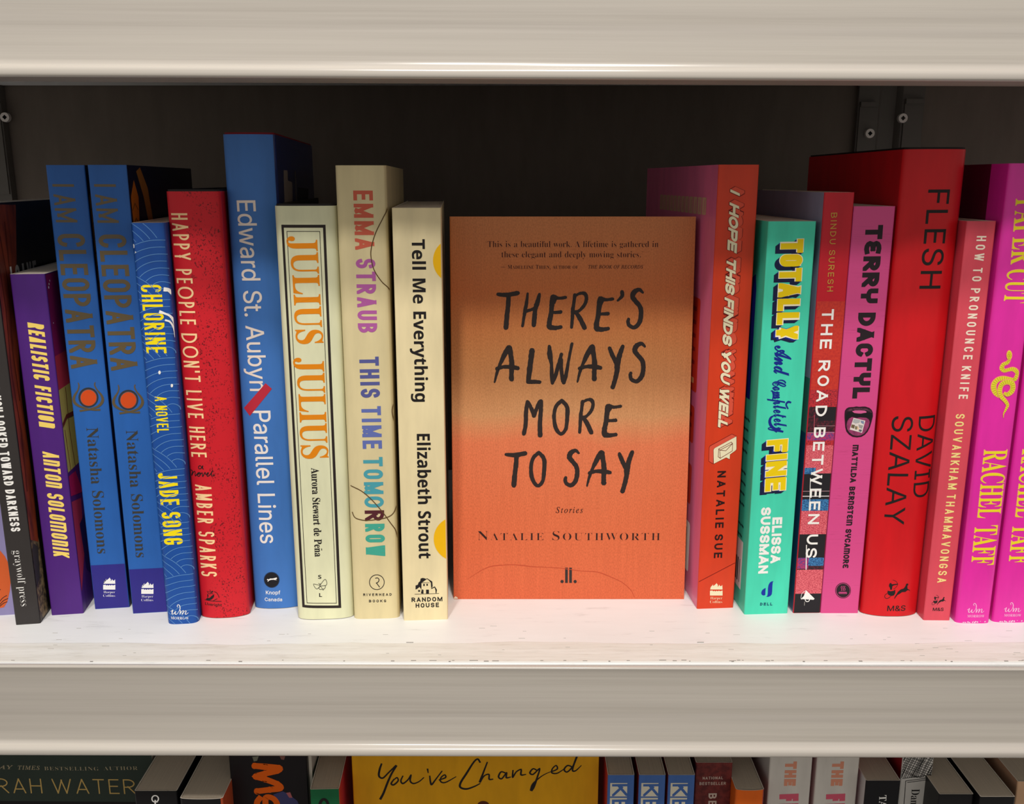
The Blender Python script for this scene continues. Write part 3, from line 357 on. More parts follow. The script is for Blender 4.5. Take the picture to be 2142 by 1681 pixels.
    '1n061K/n14/[0v/J0W/J0?/J0//W/y/f/y0#/y0@0:0r!0G1.!0)0k!/t0v!0J1K0a1c0r2%!2%3v!2z4%!1>1#!0s080g/{0g/r0g/f0p/f0w/f1//r!1b0D!~|e2_0^/J06/J/v/a/Z/w/Z0:/Z0'
    'Q/m0l0#1+0?1A0Y1V0x1e1=1r1W1r1r1r2*1e2:1W2:1C2:1.2(0u1n0b1L0R1+0E0Y0=0M0%0M/o0M/_0d/_1&/_1F/o1f0#2.0C!2:061r/n1K/[1$/J~0b0N0x0P140]1H0k1V1#1e151e1F1e1'
    '[1W1[1N1[1@1N121@1#1)!~|t2u/u0y!0E1H!0g1p!1-2F!1z3n!2x3q!2E2s!2t2s!2m2[!262[!1^1d!130o!0k0/0a/u0a/m0a/e0i/e0s/e1-/r1@0%1a0C!1n061M/p11/]0n/K0O/K08/K0+'
    '/X/w/h/w0#/w000$0B!010^!0K15!0&0k!~|y3y3L062t/e2C/P1x.l1Y.@1;-p1$-Z0O-3/u-3/S-3/D-B/4-Q/4-k/4.7/_.Y00/#0z/?!1E/L!1f0/12/J0h/J0M/J0>/W0//f0/0#0/07070J0'
    '@0^0P0v0a130a190a1?0]1?0X1?0E1-!060x!0)0k!/t0y!061:!0R1R!0i1c!0}1n!151q1Z1q1Z1D1Z1.1N0o!1.06!0x/w!0s/k0s/b0}/b10/b1Y0:!2.0v!2a1k!3c1q!2T/o!2w0*!3@0C!~'
    '/u-D03-D0O-o!0o.H!1;/50M.t0%.O/W.-/W-e/W-W/_-N/h-D~|a3V1u/J1d/J1U/V1H/d1H/y0{/K0K/K0./K/t/[/a/n/a02/a0K/q0g0&1)0A1?0Z1U0z1d1?1r1]1r2-1r241R!2A1o!351r!'
    '2N0G!2@0*!2;/v2;/o2A/o!2R/v!2l0/!3*0C!37062n/o2P/[23/J~0Y/[0q/[13/y1N0<1g0g2%172%1E2%1O1x1V1q1^1h1^1[1^1L1Q!1.12!0j0b!0R060J/{0J/l0J/g0O/b!~|N4W31/F!3'
    '#0W!2y1P2y2Y363E!2s2o!2W2<!2#1+1X0;1*/p0R/J/v/J/P/J/;/^/&/s/&07/&0Q/:0f/M0z/j0z0(0z050p0A0f0A0U0A0D050=0)06/k02/Q0./Q/w/Q/m/[/f/h/_/y/_0K/_0z0,1L0O2+1'
    'p!2a2}2y3M343h3]4@3p4@!3{4=!4%48!4#40!3{4#!3u3T!3r3+!3p2i!3r1j!3x0y!4H2+!4e2i!4{35563P5O3P5^3P5f3J5n3D5n3;5n3+5G2}512w4x2Z4g2?4T1p!4=13!4%0K!4,/p!~|v3'
    '00i/K0E/K02/Y/x/i/x0*/x0M0J1+0R150R1:0R1?0O1?!0E19!0,0y!/{1+!031>!0I1S!0^1d!0s1o!1+1r1D1r1D1I1D1:1?1+!150o!1$0Q!0p08!0g0*!0a/y!0^/p0^/d0o/d1A/d1l02!1^'
    '0B1V0O1V0d1V0{1b191m1P2$1b251r2E1r2W1r2b1f2k1X2k1G2k0p270:2B0:2P0C!2l0Y!2y0K2f092T012C0(2*0(!2%0(1b/f1F/W1-/K~1}0?250O2B0g2O1$2O172O1D2A1D261D2,1:1{11'
    '1u1#1n0p1n0c1n0T1s0K!~|w5B0h/K/x/K/x0*/x0?0-0S!0M0{0_130_1:0_1?0[1?!0Q19!020x!0$1+!0C1F!0i1b!0x1l!2(1r!1%0>0m/}0m/p0m/d0w/d1&/d16/q!1X09!2%0h!2I1?!2c1'
    'l!3q1r!2}0K2k002k/u2k/m2r/g2x/b3)/b37/b3N/l3g/u4$02!3q0B3j0O3j0d3j0{3t194%1P471b4G1r4W1r4k1r4t1f5#1X5#1G5#1/4q0n4e0S4I0;4W0=4f0D4s0K5&0Y!530L4g0(4<0(!'
    '480(3t/f3W/W3</K2s/K1z/K1z08!1z0:!1U/n!1;/X1$/K~450?4G0O4T0g4c1$4c174c1D4S1D4H1D4>1:44114.1#4&0p4&0c4&0T4,0K!~|'
),
}
FONT = {}
CAP = {'SB': 0.455, 'SI': 0.455, 'DB': 0.480, 'IN': 0.509, 'SC': 0.42}
def _num(s, i): return GLYPH_ALPHABET.index(s[i]) * len(GLYPH_ALPHABET) + GLYPH_ALPHABET.index(s[i + 1]) - 1000
for _k, _s in GLYPHS.items():
    FONT[_k] = {}
    for _g in _s.split('|'):
        if not _g: continue
        adv = _num(_g, 1); i = 3; loops = []; cur = []
        while i < len(_g):
            if _g[i] == '~': loops.append(cur); cur = []; i += 1; continue
            p = (_num(_g, i) / 1000, _num(_g, i + 2) / 1000); i += 4
            if _g[i] == '!': cur.append((p, None)); i += 1
            else: cur.append((p, (_num(_g, i) / 1000, _num(_g, i + 2) / 1000))); i += 4
        FONT[_k][_g[0]] = (adv / 1000, loops)
def flatten(loop, n=5):
    out = []
    for j, (p, c) in enumerate(loop):
        out.append(p)
        if c:
            q = loop[(j + 1) % len(loop)][0]
            for t in range(1, n):
                u = t / n
                out.append(((1 - u) ** 2 * p[0] + 2 * u * (1 - u) * c[0] + u * u * q[0], (1 - u) ** 2 * p[1] + 2 * u * (1 - u) * c[1] + u * u * q[1]))
    res = []
    for p in out:
        if not res or (abs(p[0] - res[-1][0]) + abs(p[1] - res[-1][1])) > 1e-5: res.append(p)
    if len(res) > 1 and abs(res[0][0] - res[-1][0]) + abs(res[0][1] - res[-1][1]) < 1e-5: res.pop()
    return res
def area(l): return sum(l[i][0] * l[(i + 1) % len(l)][1] - l[(i + 1) % len(l)][0] * l[i][1] for i in range(len(l))) / 2
def fatten(loops, d):
    """move every outline outward by d (holes shrink)"""
    if not d: return loops
    sgn = 1 if sum(area(l) for l in loops) > 0 else -1
    res = []
    for l in loops:
        n = len(l); o = []
        for i in range(n):
            a, b, c = Vector(l[i - 1]), Vector(l[i]), Vector(l[(i + 1) % n])
            u, v = (b - a).normalized(), (c - b).normalized()
            nu, nv = Vector((u.y, -u.x)), Vector((v.y, -v.x))
            k = nu + nv
            if k.length < 0.35: k = nu + Vector((u.x, u.y)) * 0.3
            k.normalize()
            m = d / max(0.45, k.dot(nu))
            o.append((b.x + k.x * m * sgn, b.y + k.y * m * sgn))
        res.append(o)
    return res
def tess(loops, k=1.0):
    """outlines with holes -> (verts, triangles)"""
    vs, ed = [], []
    for l in loops:
        n = len(l); s = len(vs)
        vs += [Vector((p[0] * k, p[1] * k)) for p in l]; ed += [(s + i, s + (i + 1) % n) for i in range(n)]
    r = delaunay_2d_cdt(vs, ed, [], 0, 1e-6)
    V = [(v.x, v.y) for v in r[0]]; T = []
    segs = [(vs[a], vs[b]) for a, b in ed]
    for f in r[2]:
        cx = sum(V[i][0] for i in f) / len(f); cy = sum(V[i][1] for i in f) / len(f); wn = 0
        for a, b in segs:                                # winding number of the triangle's middle
            if (a.y <= cy) != (b.y <= cy):
                side = (b.x - a.x) * (cy - a.y) - (cx - a.x) * (b.y - a.y)
                if b.y > a.y and side > 0: wn += 1
                elif b.y <= a.y and side < 0: wn -= 1
        if wn: T.append(tuple(f))
    return [(x / k, y / k) for x, y in V], T
QUOTE = [(0.0, 0.62), (0.035, 0.66), (0.075, 0.63), (0.08, 0.58), (0.05, 0.51), (0.015, 0.48), (0.01, 0.50), (0.035, 0.55), (0.01, 0.575)]
def extra_glyph(ch, cap):
    k = cap / 0.66
    q = [(x * k, y * k) for x, y in QUOTE]
    fl = [(0.09 * k - x, 1.14 * k - y) for x, y in q]
    sh = lambda l, d: [(x + d, y) for x, y in l]
    if ch == '’': return 0.13 * k, [sh(q, 0.02 * k)]
    if ch == '”': return 0.24 * k, [sh(q, 0.02 * k), sh(q, 0.13 * k)]
    if ch == '“': return 0.24 * k, [sh(fl, 0.02 * k), sh(fl, 0.13 * k)]
    if ch == '—': return 1.0 * k, [[(0.02, 0.36 * cap), (0.92 * k, 0.36 * cap), (0.92 * k, 0.45 * cap), (0.02, 0.45 * cap)]]
    return 0.22, []
def type_run(text, font, weight=0.0, track=0.0, small=None, space=0.23):
    """one line of type, cap height 1, starting at x = 0 -> (verts, tris, width)"""
    cap = CAP[font]; V, T = [], []; x = 0.0
    for ch in text:
        if ch == ' ': x += space; continue
        s = 1.0
        src = ch
        if small and ch.islower(): s, src = small, ch.upper()
        tilde = ch == 'ñ'
        if tilde: src = 'n'
        if src in FONT[font]:
            adv, loops = FONT[font][src]; loops = [flatten(l) for l in loops]
        else: adv, loops = extra_glyph(src, cap)
        if tilde: loops = loops + [[(0.03, 0.40), (0.08, 0.46), (0.13, 0.455), (0.18, 0.44), (0.22, 0.47), (0.20, 0.42), (0.16, 0.405), (0.10, 0.425)]]
        if loops:
            vs, ts = tess(fatten(loops, weight / s))
            b = len(V)
            V += [(x + p[0] * s, p[1] * s) for p in vs]; T += [tuple(b + i for i in t) for t in ts]
        x += adv * s + track
    x0 = min(p[0] for p in V); x1 = max(p[0] for p in V)
    return [((p[0] - x0) / cap, p[1] / cap) for p in V], T, (x1 - x0) / cap

# ------------------------------------------------------------------ lettering: drawn with strokes
def arc(cx, cy, rx, ry, a0, a1, n=7):
    return [(cx + rx * math.cos(math.radians(a0 + (a1 - a0) * i / n)), cy + ry * math.sin(math.radians(a0 + (a1 - a0) * i / n))) for i in range(n + 1)]
WIDTHS = {'I': 0.0, "'": 0.0, '.': 0.0, 'M': 1.42, 'W': 1.7, 'm': 1.6, 'E': 0.84, 'F': 0.8, 'L': 0.78, 'J': 0.8, 'S': 0.95, 'A': 1.08, 'V': 1.08, 'T': 0.95}
def skeleton(ch, w, h, ov):
    rx = w / 2; ry = min(h / 2, rx * ov); ta = math.degrees(math.asin(min(0.85, max(0.0, (0.58 * h - (h - 2 * ry)) / max(2 * ry, 1e-6)))))   # keep the mouth of C and G open
    def bowl(y0, y1, xm):
        bx = min(xm * 0.8, (y1 - y0) * 0.75); by = min((y1 - y0) / 2, bx * ov)
        return [(0, y1), (xm - bx, y1)] + arc(xm - bx, y1 - by, bx, by, 90, 0) + arc(xm - bx, y0 + by, bx, by, 0, -90) + [(xm - bx, y0), (0, y0)]
    def ess(y0, y1, top):
        qy = min((y1 - y0) / 2, rx * ov)
        if top: return arc(w - rx, y1 - qy, rx, qy, 15, 90) + arc(rx, y1 - qy, rx, qy, 90, 180) + arc(rx, y0 + qy, rx, qy, 180, 255)
        return arc(rx, y1 - qy, rx, qy, 75, 0) + arc(rx, y0 + qy, rx, qy, 0, -90) + arc(rx, y0 + qy, rx, qy, -90, -165)
    if ch == 'A': return [[(0, 0), (w / 2, h)], [(w / 2, h), (w, 0)], [(w * 0.17, h * 0.27), (w * 0.83, h * 0.27)]]
    if ch == 'B': return [[(0, 0), (0, h)], bowl(h * 0.52, h, w * 0.93), bowl(0, h * 0.52, w)]
    if ch == 'C': return [arc(w - rx, h - ry, rx, ry, ta, 90) + arc(rx, h - ry, rx, ry, 90, 180) + arc(rx, ry, rx, ry, 180, 270) + arc(w - rx, ry, rx, ry, 270, 360 - ta)]
    if ch == 'D': return [[(0, 0), (0, h)], bowl(0, h, w)]
    if ch == 'E': return [[(w, h), (0, h), (0, 0), (w, 0)], [(0, h * 0.52), (w * 0.88, h * 0.52)]]
    if ch == 'e': return [arc(w * 0.6, h * 0.76, w * 0.6, h * 0.24, 60, 270), arc(w * 0.6, h * 0.26, w * 0.6, h * 0.26, 90, 305)]
    if ch == 'F': return [[(w, h), (0, h), (0, 0)], [(0, h * 0.5), (w * 0.85, h * 0.5)]]
    if ch == 'G': return [arc(w - rx, h - ry, rx, ry, ta, 90) + arc(rx, h - ry, rx, ry, 90, 180) + arc(rx, ry, rx, ry, 180, 270) + arc(w - rx, ry, rx, ry, 270, 352) + [(w, h * 0.44)], [(w, h * 0.44), (w * 0.6, h * 0.44)]]
    if ch == 'H': return [[(0, 0), (0, h)], [(w, 0), (w, h)], [(0, h * 0.51), (w, h * 0.51)]]
    if ch == 'I': return [[(0, 0), (0, h)]]
    if ch == 'J': return [[(w, h), (w, ry)] + arc(w - rx, ry, rx, ry, 0, -90) + arc(rx, ry, rx, ry, -90, -170)]
    if ch == 'K': return [[(0, 0), (0, h)], [(0, h * 0.36), (w, h)], [(w * 0.33, h * 0.54), (w, 0)]]
    if ch == 'L': return [[(0, h), (0, 0), (w, 0)]]
    if ch == 'M': return [[(0, 0), (0, h)], [(0, h), (w / 2, h * 0.18)], [(w / 2, h * 0.18), (w, h)], [(w, h), (w, 0)]]
    if ch == 'm':
        r = w * 0.2; return [[(0, 0), (0, h), (w * 0.5 - r, h)] + arc(w * 0.5 - r, h - r, r, r, 90, 0, 4) + [(w * 0.5, 0)], [(w * 0.5, h), (w - r, h)] + arc(w - r, h - r, r, r, 90, 0, 4) + [(w, 0)]]
    if ch == 'N': return [[(0, 0), (0, h)], [(0, h), (w, 0)], [(w, 0), (w, h)]]
    if ch == 'n':
        r = w * 0.35; return [[(0, 0), (0, h), (w - r, h)] + arc(w - r, h - r, r, r, 90, 0, 4) + [(w, 0)]]
    if ch in 'OQ':
        o = arc(w - rx, h - ry, rx, ry, 0, 90) + arc(rx, h - ry, rx, ry, 90, 180) + arc(rx, ry, rx, ry, 180, 270) + arc(w - rx, ry, rx, ry, 270, 360)
        return [o + [o[0], o[1]]]
    if ch == 'P': return [[(0, 0), (0, h)], bowl(h * 0.44, h, w)]
    if ch == 'R': return [[(0, 0), (0, h)], bowl(h * 0.46, h, w * 0.96), [(w * 0.42, h * 0.46), (w, 0)]]
    if ch == 'S': return [ess(h * 0.5, h, True)[:-1] + ess(0, h * 0.5, False)[1:]]
    if ch == 'T': return [[(0, h), (w, h)], [(w / 2, h), (w / 2, 0)]]
    if ch == 'U': return [[(0, h), (0, ry)] + arc(rx, ry, rx, ry, 180, 270) + arc(w - rx, ry, rx, ry, 270, 360) + [(w, h)]]
    if ch == 'V': return [[(0, h), (w / 2, 0)], [(w / 2, 0), (w, h)]]
    if ch == 'W': return [[(0, h), (w * 0.26, 0)], [(w * 0.26, 0), (w * 0.5, h * 0.9)], [(w * 0.5, h * 0.9), (w * 0.74, 0)], [(w * 0.74, 0), (w, h)]]
    if ch == 'X': return [[(0, 0), (w, h)], [(0, h), (w, 0)]]
    if ch == 'Y': return [[(0, h), (w / 2, h * 0.42)], [(w, h), (w / 2, h * 0.42)], [(w / 2, h * 0.46), (w / 2, 0)]]
    if ch == 'y': return [[(0, h), (0, h * 0.62)] + arc(rx, h * 0.62, rx, h * 0.2, 180, 360) + [(w, h)], [(w / 2, h * 0.42), (w / 2, 0)]]
    if ch == 'Z': return [[(0, h), (w, h)], [(w, h), (0, 0)], [(0, 0), (w, 0)]]
    if ch == "'": return [[(0, h), (0, h * 0.78)]]
    if ch == '.': return [[(0, 0), (0, 0.001)]]
    return []
def clip_half(poly, axis, val, keep_less):
    out = []
    for i in range(len(poly)):
        a, b = poly[i - 1], poly[i]
        ia = (a[axis] <= val) if keep_less else (a[axis] >= val)
        ib = (b[axis] <= val) if keep_less else (b[axis] >= val)
        if ia != ib:
            t = (val - a[axis]) / (b[axis] - a[axis])
            out.append((a[0] + (b[0] - a[0]) * t, a[1] + (b[1] - a[1]) * t))
        if ib: out.append(b)
    return out
def clip_box(poly, x0, x1, y0, y1):
    for ax, v, less in ((0, x0, False), (0, x1, True), (1, y0, False), (1, y1, True)):
        if not poly: return []
        poly = clip_half(poly, ax, v, less)
    return poly
def stroke_polys(pts, t, ends=1.0, widths=None):
    """a polyline of width t -> quads; gentle bends are mitred, sharp ones overlap squarely"""
    P = [Vector(p) for p in pts]
    Q = [P[0]]; W = [widths[0] if widths else t]
    for i, p in enumerate(P[1:], 1):
        if (p - Q[-1]).length > 1e-7: Q.append(p); W.append(widths[i] if widths else t)
    if len(Q) < 2: return []
    n = len(Q) - 1
    D = [(Q[i + 1] - Q[i]).normalized() for i in range(n)]
    res = []
    for i in range(n):
        d = D[i]; nr = Vector((-d.y, d.x))
        def end(j, first):
            other = D[i - 1] if first else (D[i + 1] if i + 1 < n else None)
            if (first and i == 0) or other is None:
                s = -1 if first else 1
                b = Q[j] + d * s * W[j] / 2 * ends
                return b + nr * W[j] / 2, b - nr * W[j] / 2
            if other.dot(d) > 0.5:
                k = (nr + Vector((-other.y, other.x))).normalized(); m = W[j] / 2 / max(0.5, k.dot(nr))
                return Q[j] + k * m, Q[j] - k * m
            s = -1 if first else 1
            b = Q[j] + d * s * W[j] / 2
            return b + nr * W[j] / 2, b - nr * W[j] / 2
        a, b = end(i, True); c, e2 = end(i + 1, False)
        res.append([tuple(b), tuple(e2), tuple(c), tuple(a)])
    return res
def drawn_run(text, length, h, thick, gap=0.16, ov=1.0, slant=0.0, mult=None, space=0.55):
    """capitals drawn with an even stroke, filling exactly `length` -> polygons with cap height h"""
    t = thick; mw = dict(WIDTHS)
    if mult: mw.update(mult)
    L = length / h
    fixed = 0.0; var = 0.0
    for i, ch in enumerate(text):
        if ch == ' ': fixed += space - gap; continue
        fixed += t; var += mw.get(ch, 1.0)
        if i < len(text) - 1: fixed += gap
    wf = (L - fixed) / max(var, 1e-6)
    if wf < t * 0.5:                                   # too tight: give up gaps first
        k = (L - t * 0.5 * var) / fixed
        wf = t * 0.5
    else: k = 1.0
    x = 0.0; polys = []
    for ch in text:
        if ch == ' ': x += (space - gap) * k; continue
        w = wf * mw.get(ch, 1.0); hh = 1 - t
        for pl in skeleton(ch, w, hh, ov):
            diag = len(pl) == 2 and abs(pl[0][0] - pl[1][0]) > 1e-4 and abs(pl[0][1] - pl[1][1]) > 1e-4
            for q in stroke_polys(pl, t, 2.2 if diag else 1.0):
                q = clip_box(q, -t / 2, w + t / 2, -t / 2, hh + t / 2)
                if len(q) > 2: polys.append([(x + t / 2 + p[0], t / 2 + p[1]) for p in q])
        x += (w + t + gap) * k if k == 1 else w + (t + gap) * k
    return [[((p[0] + slant * (p[1] - 0.5)) * h, p[1] * h) for p in q] for q in polys]
def smooth(pts, n=5):
    """Catmull-Rom through points of any dimension"""
    if len(pts) < 3: return list(pts)
    out = []
    for i in range(len(pts) - 1):
        p0 = pts[max(0, i - 1)]; p1 = pts[i]; p2 = pts[i + 1]; p3 = pts[min(len(pts) - 1, i + 2)]
        for j in range(n):
            u = j / n
            out.append(tuple(0.5 * (2 * b + (c - a) * u + (2 * a - 5 * b + 4 * c - d) * u * u + (3 * b - a - 3 * c + d) * u ** 3) for a, b, c, d in zip(p0, p1, p2, p3)))
    out.append(tuple(pts[-1]))
    return out
def disc(cx, cy, r, n=28, ry=None):
    ry = ry or r
    return [(cx + r * math.cos(2 * math.pi * i / n), cy + ry * math.sin(2 * math.pi * i / n)) for i in range(n)]
# ------------------------------------------------------------------ books
class Ink:
    """print on one face of a book's cover, drawn flat in (u, z) and then laid onto the face"""
    def __init__(self, book, name, face, label=None):
        self.b, self.name, self.face, self.label = book, name, face, label
        self.items, self.mats = [], []
    def P(self, p): return self.b.on_face(self.face, p[0], p[1])
    def scale(self, p):
        a, c = self.P((p[0] - 1, p[1])), self.P((p[0] + 1, p[1])); d, g = self.P((p[0], p[1] - 1)), self.P((p[0], p[1] + 1))
        s = abs(c[0] - a[0]) / 2 if self.face == 'spine' else abs(g[1] - d[1]) / 2
        return s
    def mi(self, m):
        if m not in self.mats: self.mats.append(m)
        return self.mats.index(m)
    def add(self, polys, mat, lvl=0):
        k = self.mi(mat)
        for p in polys: self.items.append((p, k, lvl))
    # everything below takes photograph pixels
    def frame(self, p0, p1):
        a, b = Vector(self.P(p0)), Vector(self.P(p1))
        d = (b - a); L = d.length; d.normalize()
        return a, d, Vector((-d.y, d.x)), L
    def lay(self, polys, a, d, up, h, mat, lvl, shift=(0, 0)):
        o = a - up * (h / 2) + Vector(shift)
        self.add([[tuple(o + d * x + up * y) for x, y in q] for q in polys], mat, lvl)
    def type(self, text, font, p0, p1, hpx, mat, weight=0.0, track=0.0, small=None, lvl=0, shift=(0, 0), slant=0.0):
        V, T, w = type_run(text, font, weight, track, small)
        a, d, up, L = self.frame(p0, p1)
        h = hpx * self.scale(((p0[0] + p1[0]) / 2, (p0[1] + p1[1]) / 2))
        self.lay([[(V[i][0] / w * L + slant * V[i][1] * h, V[i][1] * h) for i in t] for t in T], a, d, up, h, mat, lvl, shift)
    def drawn(self, text, p0, p1, hpx, mat, thick=0.16, lvl=0, shift=(0, 0), **kw):
        a, d, up, L = self.frame(p0, p1)
        h = hpx * self.scale(((p0[0] + p1[0]) / 2, (p0[1] + p1[1]) / 2))
        self.lay(drawn_run(text, L, h, thick, **kw), a, d, up, h, mat, lvl, shift)
    def shape(self, pts, mat, lvl=0, flat=False):
        V, T = tess([[p if flat else self.P(p) for p in pts]], 1000.0)
        self.add([[V[i] for i in t] for t in T], mat, lvl)
    def rings(self, loops, mat, lvl=0):
        V, T = tess([[self.P(p) for p in l] for l in loops], 1000.0)
        self.add([[V[i] for i in t] for t in T], mat, lvl)
    def line(self, pts, wpx, mat, lvl=0, curve=True, ends=0.6):
        """pts: (px, py) or (px, py, width factor)"""
        s = self.scale(pts[0][:2])
        q = [p if len(p) > 2 else (p[0], p[1], 1.0) for p in pts]
        if curve: q = smooth(q)
        self.add(stroke_polys([self.P(p[:2]) for p in q], wpx * s, ends, [max(0.05, p[2]) * wpx * s for p in q]), mat, lvl)
    def dot(self, p, r, mat, lvl=0, ry=None, n=28): self.shape(disc(p[0], p[1], r, n, ry), mat, lvl)
    def ring(self, p, r, w, mat, lvl=0):
        c = disc(p[0], p[1], r, 40); self.line(c + [c[0], c[1]], w, mat, lvl, curve=False, ends=0.0)
    def build(self, parent):
        bm = bmesh.new(); b = self.b
        xs = b.cuts if self.face == 'spine' else [b.face_lo(self.face), b.face_hi(self.face)]
        for n, (poly, k, lvl) in enumerate(self.items):
            u0, u1 = min(p[0] for p in poly), max(p[0] for p in poly)
            for i in range(len(xs) - 1):
                if u1 < xs[i] or u0 > xs[i + 1]: continue
                q = clip_box(poly, xs[i], xs[i + 1], 0.0002, b.h - 0.0002)
                r = []
                for p in q:
                    if not r or abs(p[0] - r[-1][0]) + abs(p[1] - r[-1][1]) > 1e-7: r.append(p)
                if len(r) > 1 and abs(r[0][0] - r[-1][0]) + abs(r[0][1] - r[-1][1]) < 1e-7: r.pop()
                if len(r) < 3: continue
                eps = 0.00006 + 0.00004 * lvl + 0.000001 * (n % 37)      # strokes that cross lie a hair above one another
                f = bm.faces.new([bm.verts.new(b.lift(self.face, p[0], p[1], eps)) for p in r])
                f.material_index = k
        if not bm.faces: bm.free(); return None
        o = link_mesh(self.name, bm, self.mats, parent)
        if self.label: o['label'] = self.label
        return o

class Book:
    """Local frame: spine face in the plane y = 0 from x = 0 to w, cover running back to y = d, z up."""
    def __init__(self, name, label, bl, br, yaw, w, h, d=0.150, bulge=0.0, hard=False, spine=None, front=None, back=None,
                 wrap=0.0, group=None, base=0.0, y=None, case=(40, 36, 36), pages=None, cover_t=0.0005, top_gap=None, cat='book', power=2.6, dx=0.0, lean=0.0):
        self.w, self.h, self.d, self.bulge, self.power = w, h, d, bulge, power
        yaw = math.radians(yaw)
        if y is None:
            def g(p):
                r = ray(*p); return ORIGIN + r * ((base - EYE) / r.z)
            mid = (g(bl) + g(br)) / 2
        else:
            mid = (at_depth(bl[0], bl[1], y) + at_depth(br[0], br[1], y)) / 2; mid.z = base
        o = mid - Vector((math.cos(yaw), math.sin(yaw), 0)) * (w / 2) + Vector((dx, 0, 0))
        self.M = Matrix.Translation((o.x, o.y, base)) @ Matrix.Rotation(yaw, 4, 'Z') @ Matrix.Rotation(lean, 4, 'X')
        self.Mi = self.M.inverted()
        self.root = empty(name, self.M); tag(self.root, label, cat, group)
        self.inks = []
        n = 22 if bulge else 1
        lo = 0.00035
        self.cuts = [w * i / n for i in range(n + 1)] if bulge else [lo, w - lo]
        spine = spine or ink((120, 120, 120)); front = front or spine; back = back or spine
        z0 = 0.0003 if hard else 0.0
        # cover sheet: back edge of the left side, round the spine, to the back edge of the right side
        pts = [(0.0, d, 1)]
        if wrap: pts += [(0.0, wrap, 0)]
        if bulge:
            pts[-1] = (pts[-1][0], pts[-1][1], pts[-1][2])
            pts += [(0.0, 0.0006, 0)] + [(x, -self.curve(x), 0) for x in self.cuts[1:-1]] + [(w, 0.0006, 2), (w, d, 2)]
        else:
            r = 0.0007
            pts += [(0.0, r, 0), (0.2 * r, 0.25 * r, 0), (r, 0.0, 0), (w - r, 0.0, 0), (w - 0.2 * r, 0.25 * r, 0), (w, r, 2)] + [(w, d, 2)]
        self.cover = self.sheet('cover', pts, z0, h, cover_t, [spine, back, front, EDGE], self.root)
        t = cover_t + 0.0002
        if hard:                                        # cloth case inside the paper jacket, boards a little taller
            cp = [(t, d - 0.0005, 0), (t, 0.002, 0)] + [(t + (w - 2 * t) * i / 10, -self.curve(t + (w - 2 * t) * i / 10) + t, 0) for i in range(11)] + [(w - t, 0.002, 0), (w - t, d - 0.0005, 0)]
            self.sheet('case_binding', cp, 0.0, h + 0.0009, 0.0022, [ink(case, 0.6)] * 4, self.root)
            t += 0.0023
        bm = bmesh.new(); pg = top_gap if top_gap is not None else (0.003 if hard else 0.0006)
        add_box(bm, t, w - t, t + 0.0006 + (0.002 if hard else 0), d - 0.0015, 0.003 if hard else 0.0004, h - pg)
        link_mesh('page_block', bm, pages or PAGES, self.root)
    def curve(self, x):
        if not self.bulge: return 0.0
        s = abs(2 * x / self.w - 1); return self.bulge * (1 - s ** self.power)
    def sheet(self, name, pts, z0, z1, t, mats, parent):
        bm = bmesh.new(); n = len(pts); P = [Vector((p[0], p[1])) for p in pts]; I = []
        for i in range(n):
            dirs = []
            if i > 0: dirs.append((P[i] - P[i - 1]).normalized())
            if i < n - 1: dirs.append((P[i + 1] - P[i]).normalized())
            nr = sum((Vector((-d.y, d.x)) for d in dirs), Vector((0, 0))).normalized()
            m = t / max(0.5, nr.dot(Vector((-dirs[0].y, dirs[0].x))))
            I.append(P[i] + nr * m)
        def col(q): return [bm.verts.new((q.x, q.y, z0)), bm.verts.new((q.x, q.y, z1))]
        outer = [col(q) for q in P]; rim_o = [col(q) for q in P]; rim_i = [col(q) for q in I]
        for i in range(n - 1):
            a, b = outer[i], outer[i + 1]
            f = bm.faces.new((a[0], b[0], b[1], a[1])); f.material_index = pts[i + 1][2] if pts[i][2] == 0 else pts[i][2]
            if pts[i][2] == 1: f.material_index = 1
            if (P[i + 1] - P[i]).length < 0.012: f.smooth = True
            a, b, c, d = rim_o[i], rim_o[i + 1], rim_i[i], rim_i[i + 1]
            for q in ((c[0], c[1], d[1], d[0]), (a[1], b[1], d[1], c[1]), (a[0], c[0], d[0], b[0])):
                bm.faces.new(q).material_index = 3
        for k, flip in ((0, False), (-1, True)):
            q = [rim_o[k][0], rim_o[k][1], rim_i[k][1], rim_i[k][0]]
            bm.faces.new(q if not flip else q[::-1]).material_index = 3
        return link_mesh(name, bm, mats, parent)
    def face_lo(self, face): return 0.0008
    def face_hi(self, face): return self.d - 0.0004
    def lift(self, face, u, z, eps):
        if face == 'spine': return (u, -self.curve(u) - eps, z)
        if face == 'left': return (-eps, u, z)
        return (self.w + eps, u, z)
    def on_face(self, face, px, py):
        o = self.Mi @ ORIGIN; d = (self.Mi.to_3x3() @ ray(px, py))
        if face == 'spine': k = -o.y / d.y; p = o + d * k; return (p.x, p.z)
        k = ((0 if face == 'left' else self.w) - o.x) / d.x; p = o + d * k; return (p.y, p.z)
    def ink(self, name, face='spine', label=None):
        i = Ink(self, name, face, label); self.inks.append(i); return i
    def done(self):
        for i in self.inks: i.build(self.cover)
        return self.root

